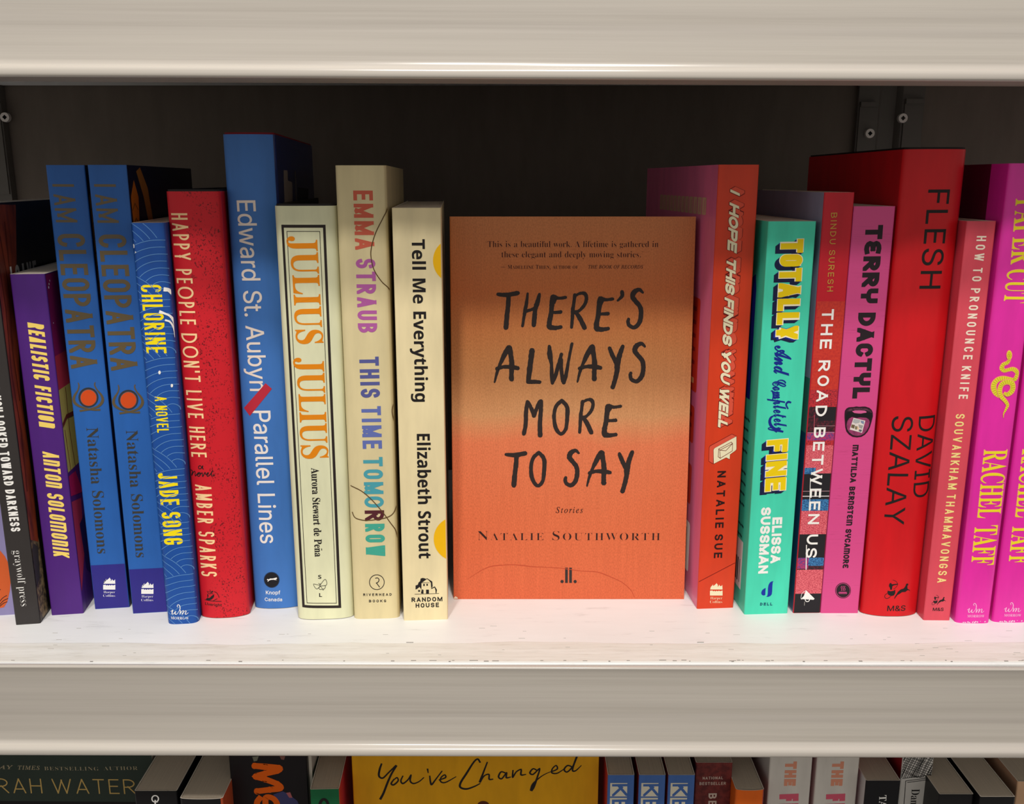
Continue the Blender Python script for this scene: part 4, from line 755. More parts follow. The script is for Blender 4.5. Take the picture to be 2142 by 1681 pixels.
class FaceOut(Book):
    """A book turned cover to the front: cover in the plane y = 0, pages behind it, spine on the left."""
    def __init__(self, name, label, bl, br, w, h, thick, lean=0.0, front=None, spine=None, base=0.0, y=None, group=None, yaw=0.0):
        self.w, self.h, self.d, self.bulge, self.power = w, h, thick, 0.0, 2
        if y is None:
            def g(p):
                r = ray(*p); return ORIGIN + r * ((base - EYE) / r.z)
            mid = (g(bl) + g(br)) / 2
        else:
            mid = (at_depth(bl[0], bl[1], y) + at_depth(br[0], br[1], y)) / 2; mid.z = base
        self.M = Matrix.Translation((mid.x - w / 2, mid.y, base)) @ Matrix.Rotation(math.radians(yaw), 4, 'Z') @ Matrix.Rotation(-lean, 4, 'X')
        self.Mi = self.M.inverted()
        self.root = empty(name, self.M); tag(self.root, label, 'book', group)
        self.inks = []; self.cuts = [0.0002, w - 0.0002]
        r = 0.0006; t = 0.0005
        # back cover, spine, front cover as one bent sheet
        pts = [(w, thick, 1), (r, thick, 1), (0.0, thick - r, 0), (0.0, r, 0), (0.2 * r, 0.25 * r, 2), (r, 0.0, 2), (w, 0.0, 2)]
        pts = [(p[0], p[1], m) for p, m in zip([(q[0], q[1]) for q in pts], (1, 0, 0, 0, 2, 2, 2))]
        self.cover = self.sheet('cover', pts, 0.0, h, t, [spine or front, spine or front, front, EDGE], self.root)
        bm = bmesh.new(); add_box(bm, t + 0.0006, w - 0.0006, t + 0.0002, thick - t - 0.0002, 0.0004, h - 0.0005)
        link_mesh('page_block', bm, PAGES, self.root)
# ------------------------------------------------------------------ the bookcase
def rail_material():
    m = new_mat('cream_plastic', (214, 205, 190), 0.24, 0.75); nt = m.node_tree
    a = noise_node(nt, 1.0, (3.0, 60, 330), 4, 0.62); b = noise_node(nt, 1.0, (1.2, 30, 95), 3, 0.5)
    ra = ramp_node(nt, [(0.28, (156, 148, 139)), (0.5, (181, 174, 165)), (0.72, (196, 189, 180))])
    rb = ramp_node(nt, [(0.3, (170, 163, 158)), (0.7, (200, 194, 184))])
    nt.links.new(a.outputs['Fac'], ra.inputs[0]); nt.links.new(b.outputs['Fac'], rb.inputs[0])
    base(nt, mix_node(nt, ra.outputs[0], rb.outputs[0], 0.55))
    bump(nt, a.outputs['Fac'], 0.10, 0.0005)
    return m
def board_material():
    m = new_mat('white_painted_board', (232, 229, 226), 0.42, 0.4); nt = m.node_tree
    a = noise_node(nt, 1.0, (45, 260, 40), 5, 0.65); b = noise_node(nt, 1.0, (9, 14, 10), 3)
    ra = ramp_node(nt, [(0.30, (190, 189, 187)), (0.39, (222, 222, 221)), (0.8, (228, 228, 227))])
    rb = ramp_node(nt, [(0.35, (215, 215, 214)), (0.65, (228, 229, 229))])
    nt.links.new(a.outputs['Fac'], ra.inputs[0]); nt.links.new(b.outputs['Fac'], rb.inputs[0])
    base(nt, mix_node(nt, ra.outputs[0], rb.outputs[0], 0.5))
    return m
def tape_material():
    m = new_mat('yellowed_edge_strip', (222, 212, 194), 0.6, 0.3); nt = m.node_tree
    a = noise_node(nt, 1.0, (60, 500, 60), 5, 0.7); b = noise_node(nt, 1.0, (12, 160, 10), 4)
    ra = ramp_node(nt, [(0.3, (182, 177, 168)), (0.45, (209, 206, 200)), (0.75, (221, 219, 214))])
    rb = ramp_node(nt, [(0.35, (205, 200, 190)), (0.6, (221, 219, 214))])
    nt.links.new(a.outputs['Fac'], ra.inputs[0]); nt.links.new(b.outputs['Fac'], rb.inputs[0])
    base(nt, mix_node(nt, ra.outputs[0], rb.outputs[0], 0.5)); bump(nt, a.outputs['Fac'], 0.35, 0.0004)
    return m
RAIL, BOARD, TAPE = rail_material(), board_material(), tape_material()
DARK = card((96, 86, 77), 0.6, 0.3)
X0, X1, YF, YB, PITCH = -0.78, 0.78, 0.3985, 0.700, 0.3047
bookcase = empty('bookcase', Matrix.Translation((0, 0.55, -PITCH)))
tag(bookcase, 'cream and white metal bookcase with a dark back, holding every book', 'bookcase')
def part(name, bm, mats, parent=bookcase):
    bmesh.ops.translate(bm, verts=bm.verts, vec=(0, -0.55, PITCH))
    return link_mesh(name, bm, mats, parent)
bm = bmesh.new(); add_box(bm, X0, X1, YB, YB + 0.012, -PITCH - 0.03, 2 * PITCH); part('back_panel', bm, DARK)
def extrude_profile(bm, prof, x0, x1, nx=1, smooth_idx=()):
    rows = []
    for i in range(nx + 1):
        x = x0 + (x1 - x0) * i / nx
        rows.append([bm.verts.new((x, y, z)) for y, z in prof])
    n = len(prof)
    for i in range(nx):
        for j in range(n):
            k = (j + 1) % n
            f = bm.faces.new((rows[i][j], rows[i + 1][j], rows[i + 1][k], rows[i][k]))
            if j in smooth_idx: f.smooth = True
    bm.faces.new(rows[0]); bm.faces.new(rows[-1][::-1])
    bmesh.ops.recalc_face_normals(bm, faces=bm.faces)
RAIL_PROFILE = [(0.3979, -0.0009), (0.3976, -0.0004), (0.3964, -0.0003), (0.3955, -0.0005), (0.3951, -0.0009), (0.3953, -0.0014),
                (0.3956, -0.0040), (0.3959, -0.0130), (0.3960, -0.0220), (0.3959, -0.0310), (0.3956, -0.0385), (0.3953, -0.0406), (0.3945, -0.0410),
                (0.3934, -0.0415), (0.3928, -0.0421), (0.3925, -0.0429), (0.3924, -0.0438), (0.3924, -0.0446), (0.3926, -0.0452), (0.3931, -0.0456), (0.3938, -0.0457),
                (0.4120, -0.0457), (0.4120, -0.0449), (0.3979, -0.0444)]
for i, (z, tilt) in enumerate(((PITCH, 0.26), (0.0, 0.18), (-PITCH, 0.0))):
    bm = bmesh.new()
    prof = [(YB - 0.001, z), (YF + 0.0012, z), (YF + 0.0003, z - 0.0004), (YF, z - 0.0008), (YF, z - 0.0185), (YF + 0.001, z - 0.0195), (YB - 0.001, z - 0.0195)]
    extrude_profile(bm, prof, X0, X1, 1, (1, 2, 4))
    board = part('shelf_board', bm, BOARD)
    # worn strip along the front edge, its rear edge wavering
    bm = bmesh.new(); n = 240; rr = random.Random(3 + i); ph = [rr.uniform(0, 6) for _ in range(5)]
    prev = None
    for k in range(n + 1):
        x = X0 + (X1 - X0) * k / n
        yb = 0.4180 + 0.0009 * math.sin(x * 23 + ph[0]) + 0.0006 * math.sin(x * 61 + ph[1]) + 0.0003 * math.sin(x * 170 + ph[2]) + rr.uniform(-0.00022, 0.00022)
        r = [bm.verts.new((x, YF + 0.0011, z + 0.00004)), bm.verts.new((x, YF + 0.0016, z + 0.00025)), bm.verts.new((x, yb - 0.0006, z + 0.00025)), bm.verts.new((x, yb, z + 0.00003))]
        if prev:
            for a in range(3): bm.faces.new((prev[a], r[a], r[a + 1], prev[a + 1]))
        prev = r
    strip = part('edge_strip', bm, TAPE, board)
    bm = bmesh.new(); extrude_profile(bm, [(y, zz) for y, zz in RAIL_PROFILE], X0, X1, 1, tuple(range(1, 20)))
    rail = part('price_rail', bm, RAIL)
    rail.location.z = z; rail.rotation_euler.y = math.radians(tilt)
    rail.location.z -= 0.0

# chips and scuffs on the front of the shelf the books stand on belong to its strip
shelf = [o for o in bookcase.children if o.name.startswith('shelf_board')][1]
bm = bmesh.new(); rr = random.Random(11)
for k in range(40):
    x = rr.choice([rr.uniform(-0.05, 0.25), rr.uniform(-0.24, 0.25)]); y = YF + 0.0012 + rr.uniform(0, 0.0011); w = rr.uniform(0.0003, 0.0012) * rr.choice((1, 1, 1.8)); d = rr.uniform(0.0001, 0.00028)
    add_box(bm, x - w, x + w, y - d, y + d, 0.0002, 0.00042)
for k in range(46):
    x = rr.uniform(-0.24, 0.25); y = rr.uniform(0.405, 0.436); w = rr.uniform(0.0004, 0.0018); d = rr.uniform(0.00004, 0.00010)
    add_box(bm, x - w, x + w, y - d, y + d, 0.0, 0.00034 if y < 0.419 else 0.00008)
tag(part('scuff_marks', bm, ink((150, 144, 138), 0.8), shelf), kind='stuff')

def bracket(px, screws):
    c = at_depth(px, 255, YB - 0.001); w = 0.0235; zt = 0.30
    bm = bmesh.new()
    prof = [(-w, YB - 0.0005), (-w, YB - 0.004), (-w + 0.0145, YB - 0.004), (-w + 0.0165, YB - 0.0005 - 0.001), (w - 0.0195, YB - 0.0015), (w - 0.0165, YB - 0.006), (w - 0.001, YB - 0.006), (w, YB - 0.0005)]
    lo = [bm.verts.new((c.x + x, y, 0.002)) for x, y in prof]; hi = [bm.verts.new((c.x + x, y + (0.003 if 0 < k < 7 else 0) * 0, 0.300)) for k, (x, y) in enumerate(prof)]
    for j in range(len(prof)): bm.faces.new((lo[j], lo[(j + 1) % 8], hi[(j + 1) % 8], hi[j]))
    bm.faces.new(hi); bm.faces.new(lo[::-1]); bmesh.ops.recalc_face_normals(bm, faces=bm.faces)
    # raised tabs that fold over at the top
    for x0, x1, y, z1 in ((-w + 0.001, -w + 0.0125, YB - 0.0052, 0.2745), (w - 0.0150, w - 0.002, YB - 0.0072, 0.2765)):
        add_box(bm, c.x + x0, c.x + x1, y, YB - 0.003, 0.21, z1 - 0.004); add_box(bm, c.x + x0, c.x + x1, y - 0.0018, YB - 0.003, z1 - 0.0042, z1 - 0.001)
    b = part('bracket', bm, new_mat('dark_enamel', (84, 79, 73), 0.42, 0.4))
    for sx, sy in screws:
        p = at_depth(sx, sy, YB - 0.0075); bm = bmesh.new(); r = 0.0032; n = 24
        front = [bm.verts.new((p.x + r * math.cos(2 * math.pi * k / n), YB - 0.0078, p.z + r * math.sin(2 * math.pi * k / n))) for k in range(n)]
        rim = [bm.verts.new((p.x + r * 1.06 * math.cos(2 * math.pi * k / n), YB - 0.0050, p.z + r * 1.06 * math.sin(2 * math.pi * k / n))) for k in range(n)]
        q = []
        for k in range(n):
            a = 2 * math.pi * k / n; s = 0.0017 / max(abs(math.cos(a)) + abs(math.sin(a)), 1e-6)
            q.append((p.x + s * math.cos(a), p.z + s * math.sin(a)))
        hole = [bm.verts.new((x, YB - 0.0078, z)) for x, z in q]; deep = [bm.verts.new((x, YB - 0.0058, z)) for x, z in q]
        for k in range(n):
            j = (k + 1) % n
            bm.faces.new((front[k], front[j], hole[j], hole[k])); bm.faces.new((rim[k], rim[j], front[j], front[k])); bm.faces.new((hole[k], hole[j], deep[j], deep[k])).material_index = 1
        bm.faces.new(deep).material_index = 1
        s = part('screw', bm, [new_mat('worn_steel', (205, 198, 192), 0.45, 0.5, 0.35), ink((20, 18, 17))], b); s['label'] = 'pale steel screw head with a square socket'
bracket(1858, ((1820, 279), (1889, 247)))
bracket(-52, ((10, 245),))
# ------------------------------------------------------------------ marks that several spines carry
WHITE, BLACK = ink((244, 242, 238)), ink((32, 28, 28))
def flame_mark(pr, q, mat, x0, y0, s):
    """a row of flames over a wave, with a two-line name below; unit = the mark's width"""
    f = lambda l: [q(x0 + x * s, y0 + y * s) for x, y in l]
    pr.shape(f([(0.02, 0.52), (0.06, 0.33), (0.20, 0.18), (0.25, 0.12), (0.24, 0.26), (0.36, 0.18), (0.50, 0.06), (0.53, 0.0), (0.57, 0.09), (0.64, 0.17), (0.60, 0.30), (0.70, 0.24), (0.74, 0.13), (0.80, 0.25), (0.90, 0.26), (0.98, 0.15), (1.0, 0.52)]), mat)
    pr.shape(f([(0.0, 0.62), (0.20, 0.60), (0.26, 0.68), (0.34, 0.62), (0.44, 0.68), (0.52, 0.61), (0.62, 0.67), (0.70, 0.61), (0.82, 0.66), (1.0, 0.60), (1.0, 1.0), (0.0, 1.0)]), mat)
    k = s * 0.0
    a, b = q(x0 + 0.04 * s, y0 + 1.20 * s), q(x0 + 0.98 * s, y0 + 1.20 * s); hp = abs(q(0, 0.22 * s)[1] - q(0, 0)[1])
    pr.type('Harper', 'SB', a, b, hp, mat, -0.012)
    pr.type('Collins', 'SB', q(x0 + 0.0 * s, y0 + 1.50 * s), q(x0 + 0.98 * s, y0 + 1.50 * s), hp, mat, -0.012)
def wm_mark(pr, q, mat, x0, y0, s):
    f = lambda l: [q(x0 + x * s, y0 + y * s) + ((w,) if w else ()) for x, y, w in l]
    u = abs(q(s, 0)[0] - q(0, 0)[0])
    pr.line(f([(0, 42, 1), (8, 36, .6), (12, 34, 1), (6, 52, 1.2), (12, 57, .8), (24, 44, .7), (27, 40, 1), (24, 54, 1.2), (32, 57, .8), (46, 42, .7), (53, 24, 1), (50, 8, 1), (42, 2, .8), (36, 10, .8), (40, 16, .6)]), 4.2 * u, mat)
    pr.line(f([(50, 34, .7), (56, 38, 1), (52, 56, 1.2), (60, 44, .6), (70, 36, .8), (72, 40, 1), (66, 56, 1.2), (76, 42, .6), (86, 36, .8), (87, 42, 1), (82, 54, 1), (88, 57, .8), (100, 48, .5)]), 4.2 * u, mat)
    pr.type('MORROW', 'SB', q(x0 - 1 * s, y0 + 79 * s), q(x0 + 102 * s, y0 + 79 * s), 17 * u, mat, -0.004, 0.03)
def archer_mark(pr, q, mat, x0, y0, s):
    g = lambda x, y: q(x0 + x * s, y0 + y * s)
    u = abs(q(s, 0)[0] - q(0, 0)[0])
    pr.shape([g(*p) for p in ((21, 20), (24, 14), (30, 13), (33, 19), (42, 18), (60, 16), (60, 20), (44, 23), (36, 26), (34, 36), (33, 43), (26, 43), (24, 34), (20, 27))], mat)          # archer
    pr.line([g(*p) for p in ((37, 0), (50, 5), (58, 16), (56, 26), (46, 37), (40, 40))], 2.0 * u, mat)
    pr.shape([g(*p) for p in ((15, 47), (26, 50), (40, 48), (48, 42), (48, 58), (42, 68), (30, 71), (18, 66), (13, 56))], mat)                                                              # chariot
    pr.line([g(*p) for p in ((13, 60), (4, 66), (2, 76), (8, 82), (18, 80), (27, 72))], 2.4 * u, mat)
    pr.shape([g(*p) for p in ((50, 68), (60, 52), (72, 42), (86, 38), (93, 30), (98, 18), (106, 17), (108, 24), (103, 27), (104, 40), (116, 48), (104, 47), (94, 54), (78, 54), (66, 62), (58, 66), (50, 76), (46, 84))], mat)  # horse
    pr.line([g(*p) for p in ((98, 44), (110, 46), (116, 52))], 1.8 * u, mat)
    pr.line([g(*p) for p in ((60, 58), (50, 70), (44, 82))], 2.2 * u, mat)
def along(p0, p1, y):
    t = (y - p0[1]) / (p1[1] - p0[1]); return (p0[0] + (p1[0] - p0[0]) * t, y)

# ------------------------------------------------------------------ books left of the middle
b = Book('paperback_book', 'lavender paperback with orange print, partly out of frame beside the charcoal spine', (-50, 1288), (33, 1286.5), 9, 0.0205, 0.200,
         spine=card((140, 132, 176)), front=card((140, 132, 176)))
p = b.ink('spine_artwork')
p.shape([ZB(x, y) for x, y in ((-60, 1010), (0, 1078), (35, 1120), (65, 1180), (78, 1260), (70, 1360), (52, 1440), (28, 1478), (0, 1484), (-80, 1480), (-120, 1300))], ink((206, 92, 44)))
for l in (((0, 1435), (20, 1412), (48, 1395)), ((0, 1458), (24, 1432), (56, 1416)), ((-10, 1480), (24, 1450), (50, 1440)), ((-5, 1360), (4, 1352))): p.line([ZB(*k) for k in l], 1.4, BLACK, 1)
b.done()

b = Book('paperback_book', 'charcoal paperback spine with white capitals and a carved red-brown figure on its cover', (36, 1306), (81.5, 1304.3), 9, 0.0118, 0.2095,
         spine=card((52, 48, 47)), front=card((24, 18, 17)))
p = b.ink('title'); p.drawn('I GAVE YOU EYES AND YOU LOOKED TOWARD DARKNESS', (-38.7, 618.6), (33.3, 1111), 20.5, WHITE, 0.19, ov=1.7, gap=0.17, space=0.48)
p = b.ink('publisher_name'); p.type('graywolf press', 'SB', (36.6, 1151), (52.2, 1267), 17, WHITE, -0.016, 0.012)
p = b.ink('cover_artwork', 'right')
RED = speckled((150, 62, 34), (92, 34, 22), 160, 0.35, 0.65, (1, 1, 0.25)); RED2 = ink((84, 30, 20)); STONE = speckled((150, 128, 92), (62, 54, 48), 260, 0.4, 0.6)
p.shape([(0.0008, 0.001), (0.013, 0.001), (0.012, 0.040), (0.010, 0.047), (0.0008, 0.050)], STONE, 0, True)
p.shape([(0.0008, 0.045), (0.011, 0.040), (0.013, 0.075), (0.012, 0.12), (0.018, 0.15), (0.026, 0.175), (0.036, 0.208), (0.010, 0.2088), (0.0008, 0.2088)], RED, 1, True)
p.shape([(0.0008, 0.020), (0.007, 0.022), (0.009, 0.038), (0.004, 0.042), (0.0008, 0.040)], ink((58, 55, 56)), 2, True)
for u0, l in ((0, ((0.004, 0.19), (0.006, 0.16), (0.003, 0.13), (0.006, 0.10), (0.004, 0.07))), (0, ((0.010, 0.195), (0.013, 0.17), (0.008, 0.14), (0.009, 0.115))), (0, ((0.018, 0.2), (0.017, 0.18), (0.021, 0.165)))):
    for i in range(len(l) - 1): p.add(stroke_polys([l[i], l[i + 1]], 0.0011), RED2, 2)
p.add(stroke_polys([(0.0185, 0.178), (0.0185, 0.163)], 0.0022), WHITE, 3)
p.add([[(x * 0.012 + 0.024 + k, y * 0.012 + 0.166) for x, y in q] for k in (0,) for q in drawn_run('GAVE', 2.6, 1.1, 0.18, ov=1.3)], ink((170, 165, 158)), 3)
b.done()

b = Book('paperback_book', 'short purple paperback spine with slanted pale-yellow capitals', (111.5, 1285.6), (175, 1283.5), 8.5, 0.0158, 0.1763, dx=-0.0005,
         spine=card((78, 34, 122)), front=card((74, 32, 116)), top_gap=0.0003)
YEL = ink((250, 218, 112))
p = b.ink('title'); p.drawn('REALISTIC FICTIOn', (74.5, 676.5), (99, 894), 33.5, YEL, 0.185, ov=1.5, gap=0.13, slant=0.20, space=0.42)
p = b.ink('author_name'); p.drawn('AnTOn SOLOmOnIK', (105.8, 946), (129, 1164.6), 33.5, YEL, 0.165, ov=1.5, gap=0.12, mult={'m': 2.4}, slant=0.20, space=0.42)
p = b.ink('cover_artwork', 'right')
A = lambda u0, u1, z0, z1, c, l=0: p.shape([(u0, z0), (u1, z0), (u1, z1), (u0, z1)], ink(c), l, True)
A(0.0008, 0.06, 0.134, 0.1758, (138, 20, 84)); A(0.0008, 0.06, 0.118, 0.136, (190, 50, 70)); A(0.0008, 0.06, 0.076, 0.119, (196, 176, 92)); A(0.0008, 0.06, 0.055, 0.0765, (80, 30, 110), 1); A(0.006, 0.06, 0.0, 0.058, (76, 34, 118))
p.shape([(0.0008, 0.0745), (0.012, 0.074), (0.020, 0.060), (0.0008, 0.064)], ink((176, 22, 84)), 2, True)
p.shape([(0.0008, 0.061), (0.016, 0.058), (0.012, 0.030), (0.0008, 0.012)], ink((178, 52, 84)), 2, True)
p.shape([(0.009, 0.046), (0.024, 0.050), (0.02, 0.014), (0.012, 0.02)], ink((42, 26, 92)), 3, True)
p.add(stroke_polys([(0.003, 0.098), (0.005, 0.0765)], 0.0006) + stroke_polys([(0.011, 0.118), (0.010, 0.096), (0.0125, 0.077)], 0.0007) + stroke_polys([(0.0008, 0.101), (0.008, 0.104), (0.02, 0.103)], 0.0022), ink((112, 44, 36)), 2)
p.add([disc(u, z, r, 8) for u, z, r in ((0.004, 0.171, 0.0006), (0.0055, 0.1725, 0.0005), (0.003, 0.1695, 0.0007), (0.004, 0.152, 0.0004))], WHITE, 2)
b.done()

BLUE, NAVY, BRONZE = card((40, 98, 176)), card((46, 40, 132)), ink((96, 80, 50), 0.4, 0.6)
def scarab(parent_name, bl, br, yaw, label):
    return Book(parent_name, label, bl, br, yaw, 0.0176, 0.2268, spine=BLUE, front=card((16, 16, 44)), back=BLUE, group='pair of blue paperbacks with bronze lettering')
b = scarab('paperback_book', (197.8, 1274.6), (272, 1268.7), 8, 'blue paperback with bronze lettering beside the short purple book, first of the two')
p = b.ink('colour_band'); p.shape([(0.0, 0.0), (0.0176, 0.0), (0.0176, 0.0247), (0.0, 0.0247)], NAVY, 0, True)
p = b.ink('title'); p.drawn('I AM', (132.0, 385), (139.8, 465), 45, BRONZE, 0.125, ov=1.4, gap=0.14, space=0.36, mult={'M': 1.5})
p.drawn('CLEOPATRA', (147.8, 489), (176.8, 770), 57, BRONZE, 0.155, ov=1.35, gap=0.12)
p = b.ink('author_name'); p.type('Natasha Solomons', 'SB', (192.7, 894), (215.8, 1157), 24, ink((62, 60, 54)), -0.003, 0.0)
p = b.ink('publisher_mark'); flame_mark(p, ZK, WHITE, 100, 108, 160)
p = b.ink('spine_artwork')
p.dot(ZSU(620, 575), 21.0, ink((52, 54, 60)), 0); p.dot(ZSU(625, 580), 17.4, ink((120, 96, 96)), 1); p.dot(ZSU(625, 582), 16.4, ink((214, 78, 28)), 2)
for l in (((380, 230, .5), (398, 300, .7), (372, 400, .7), (300, 520, 1.2), (275, 620, 1.5), (310, 710, 1.5), (420, 785, 1.2), (560, 830, 1), (690, 860, .8)), ((778, 220, .5), (768, 280, .7), (820, 390, .8), (920, 510, 1.2), (958, 620, 1.5), (925, 715, 1.5), (840, 790, 1.2), (720, 830, 1), (600, 860, .8))):
    p.line([ZSU(x, y) + (w,) for x, y, w in l], 4.0, BRONZE, 1)
p.line([ZSU(430, 888) + (1.3,), ZSU(560, 872) + (1,), ZSU(660, 862) + (.9,), ZSU(760, 868) + (1,), ZSU(885, 862) + (1.3,)], 3.6, BRONZE, 1)
p = b.ink('cover_artwork', 'right')
GOLD, AMB = ink((176, 112, 40)), ink((120, 74, 20))
p.shape([(0.016, 0.224), (0.024, 0.226), (0.036, 0.216), (0.046, 0.186), (0.050, 0.160), (0.036, 0.190), (0.026, 0.212)], GOLD, 0, True)
p.shape([(0.002, 0.212), (0.010, 0.220), (0.016, 0.212), (0.012, 0.190), (0.010, 0.168), (0.003, 0.165)], ink((200, 112, 24)), 0, True)
for k in range(6): p.add(stroke_polys([(0.003, 0.171 + 0.007 * k), (0.008, 0.174 + 0.007 * k), (0.013, 0.171 + 0.007 * k)], 0.0008), AMB, 1)
p.shape([(0.018, 0.168), (0.030, 0.182), (0.046, 0.170), (0.048, 0.14), (0.018, 0.14)], ink((112, 36, 16)), 0, True)
CLEO = b.done()
c2 = copy_tree(CLEO)
tmp = scarab('measure', (278.7, 1282), (350, 1280), 7.5, 'x'); c2.matrix_world = tmp.M
for ch in list(tmp.root.children): bpy.data.objects.remove(ch)
bpy.data.objects.remove(tmp.root)
c2['label'] = 'blue paperback with bronze lettering beside the slim wave-patterned spine, second of the two'

# wave pattern
b = Book('paperback_book', 'slim blue paperback spine covered in pale wave arcs with yellow capitals', (354.8, 1300.8), (413, 1300), 6.5, 0.0152, 0.2008,
         spine=card((26, 78, 158), 0.45), front=card((22, 66, 146), 0.45), bulge=0.0022, power=5.0)
p = b.ink('wave_pattern'); WAVE = ink((88, 136, 196))
fans = []
for k in range(9):
    zc = 0.2008 - 0.0215 - k * 0.0277
    fans += [(-0.0095, zc + 0.003, 0.0240), (0.0118, zc - 0.012, 0.0262)]
for i, (fx, fz, fr) in enumerate(fans):
    for r in range(1, 9):
        rad = fr * r / 8; run = []
        for a in range(0, 181, 3):
            x, z = fx + rad * math.cos(math.radians(a)), fz + rad * math.sin(math.radians(a)) * 0.98
            ok = 0 <= x <= 0.0152 and 0 <= z <= 0.2008 and all((x - gx) ** 2 + (z - gz) ** 2 > gr * gr or z < gz - 0.001 for gx, gz, gr in fans[i + 1:i + 4])
            if ok: run.append((x, z))
            if (not ok or a == 180) and len(run) > 1: p.add(stroke_polys(run, 0.00034), WAVE, 0)
            if not ok: run = []
p = b.ink('title'); YW = ink((250, 226, 20))
p.drawn('CHLORINE', (318, 594.5), (329.8, 737), 43, YW, 0.125, ov=1.5, gap=0.13)
p.drawn('A NOVEL', (338, 826.8), (343.7, 902), 24.5, YW, 0.13, ov=1.4, gap=0.14, space=0.42)
p = b.ink('author_name'); p.drawn('JADE SONG', (351.8, 986), (365.4, 1135), 40, YW, 0.15, ov=1.5, gap=0.13, space=0.4)
p = b.ink('publisher_mark'); wm_mark(p, ZK, WHITE, 1005, 437, 2.3)
p = b.ink('white_splashes')
for c, r, ry in (((285, 810), 2.6, 3.9), ((380, 913), 2.4, 3.6)): p.dot(ZR(*c), r, WHITE, 2, ry)
p.line([ZR(*k[:2]) + (k[2],) for k in ((290, 340, 1.6), (325, 352, 1), (365, 375, 1), (392, 430, 1), (402, 520, .6))], 4.5, WHITE, 2)
p.line([ZR(*k[:2]) + (k[2],) for k in ((332, 404, 1.2), (365, 420, 1), (388, 470, .8), (398, 540, .5))], 3.5, WHITE, 2)
p.line([ZR(*k[:2]) + (k[2],) for k in ((326, 165, 2), (352, 172, 1.6), (368, 200, .8))], 4.5, WHITE, 2)
p.dot(ZA(958, 662), 1.6, WHITE, 2); p.dot(ZA(942, 620), 2.2, WHITE, 2, 4.5)
b.done()

def red_speckle():
    m = new_mat('red_speckled_jacket', (206, 26, 40), 0.52, 0.32); nt = m.node_tree
    tc = nt.nodes.new('ShaderNodeTexCoord'); vo = noise_node(nt, 1250, (1.15, 1, 0.8), 2, 0.55)
    lt = nt.nodes.new('ShaderNodeMapRange'); lt.inputs['From Min'].default_value = 0.585; lt.inputs['From Max'].default_value = 0.615; nt.links.new(vo.outputs['Fac'], lt.inputs['Value'])
    sx = nt.nodes.new('ShaderNodeSeparateXYZ'); nt.links.new(tc.outputs['Object'], sx.inputs[0])
    mr = nt.nodes.new('ShaderNodeMapRange'); mr.inputs['From Min'].default_value = 0.006; mr.inputs['From Max'].default_value = 0.011; nt.links.new(sx.outputs['X'], mr.inputs['Value'])
    nz = noise_node(nt, 130, (1, 1, 1), 2); gt = nt.nodes.new('ShaderNodeMapRange'); gt.inputs['From Min'].default_value = 0.40; gt.inputs['From Max'].default_value = 0.52; nt.links.new(nz.outputs['Fac'], gt.inputs['Value'])
    m1 = nt.nodes.new('ShaderNodeMath'); m1.operation = 'MULTIPLY'; nt.links.new(lt.outputs[0], m1.inputs[0]); nt.links.new(mr.outputs[0], m1.inputs[1])
    m2 = nt.nodes.new('ShaderNodeMath'); m2.operation = 'MULTIPLY'; nt.links.new(m1.outputs[0], m2.inputs[0]); nt.links.new(gt.outputs[0], m2.inputs[1])
    base(nt, mix_node(nt, rgb((206, 26, 40)), rgb((120, 12, 24)), m2.outputs[0]))
    return m
b = Book('hardcover_book', 'red speckled hardcover spine with cream capitals and the black script word', (426, 1286), (522, 1286), 6, 0.0246, 0.2148, bulge=0.0036, hard=True,
         spine=red_speckle(), front=card((196, 26, 38)), dx=-0.0004)
CR = ink((255, 214, 160)); M = {'O': 1.9, 'D': 1.45, 'P': 0.72, 'E': 0.62, 'L': 0.62, 'H': 0.82, 'R': 0.8, 'B': 0.75, 'S': 0.8, 'N': 0.9, 'K': 0.85, 'M': 1.15, 'A': 1.05, 'V': 1.0, 'T': 0.85, 'Y': 0.95}
p = b.ink('title'); p.drawn("HAPPY PEOPLE DON'T LIVE HERE", (377.2, 445.4), (418.9, 952.5), 35, CR, 0.115, ov=1.3, gap=0.20, space=0.55, mult=M)
q = lambda x, y: ZB(x, y)
p.line([q(*k) for k in ((1436, 488), (1418, 470), (1405, 478), (1408, 492), (1424, 488), (1436, 470), (1434, 488), (1442, 492))], 1.6, BLACK, 1)
p.line([q(*k) for k in ((1342, 508), (1358, 515), (1352, 545), (1366, 520), (1378, 516), (1380, 545), (1396, 528), (1404, 520), (1396, 540), (1408, 545), (1420, 528), (1412, 518), (1404, 530), (1424, 524), (1432, 520), (1436, 544), (1452, 516), (1458, 530), (1474, 526), (1476, 516), (1466, 524), (1470, 542), (1490, 528), (1506, 500), (1498, 520), (1500, 540), (1522, 532))], 1.7, BLACK, 1)
p = b.ink('author_name'); p.drawn('AMBER SPARKS', (427.2, 1010), (439.8, 1200), 35, CR, 0.115, ov=1.3, gap=0.20, space=0.55, mult=M)
p = b.ink('publisher_mark'); q = ZK
p.shape([q(*k) for k in ((1470, 360), (1520, 345), (1545, 318), (1580, 292), (1578, 330), (1552, 360), (1520, 378), (1470, 378))], BLACK)
for l in (((1450, 382), (1560, 384), (1675, 384)), ((1570, 380), (1600, 360), (1620, 350)), ((1500, 330), (1490, 300), (1488, 365)), ((1482, 262), (1500, 285), (1525, 292), (1555, 262)), ((1520, 240), (1540, 262), (1562, 252), (1560, 268)), ((1582, 258), (1615, 275), (1640, 315), (1645, 335)), ((1500, 262), (1530, 272), (1560, 290))): p.line([q(*k) for k in l], 1.3, BLACK)
p.type('Liveright', 'DB', q(1452, 430), q(1682, 433), 6.2, BLACK)
b.done()

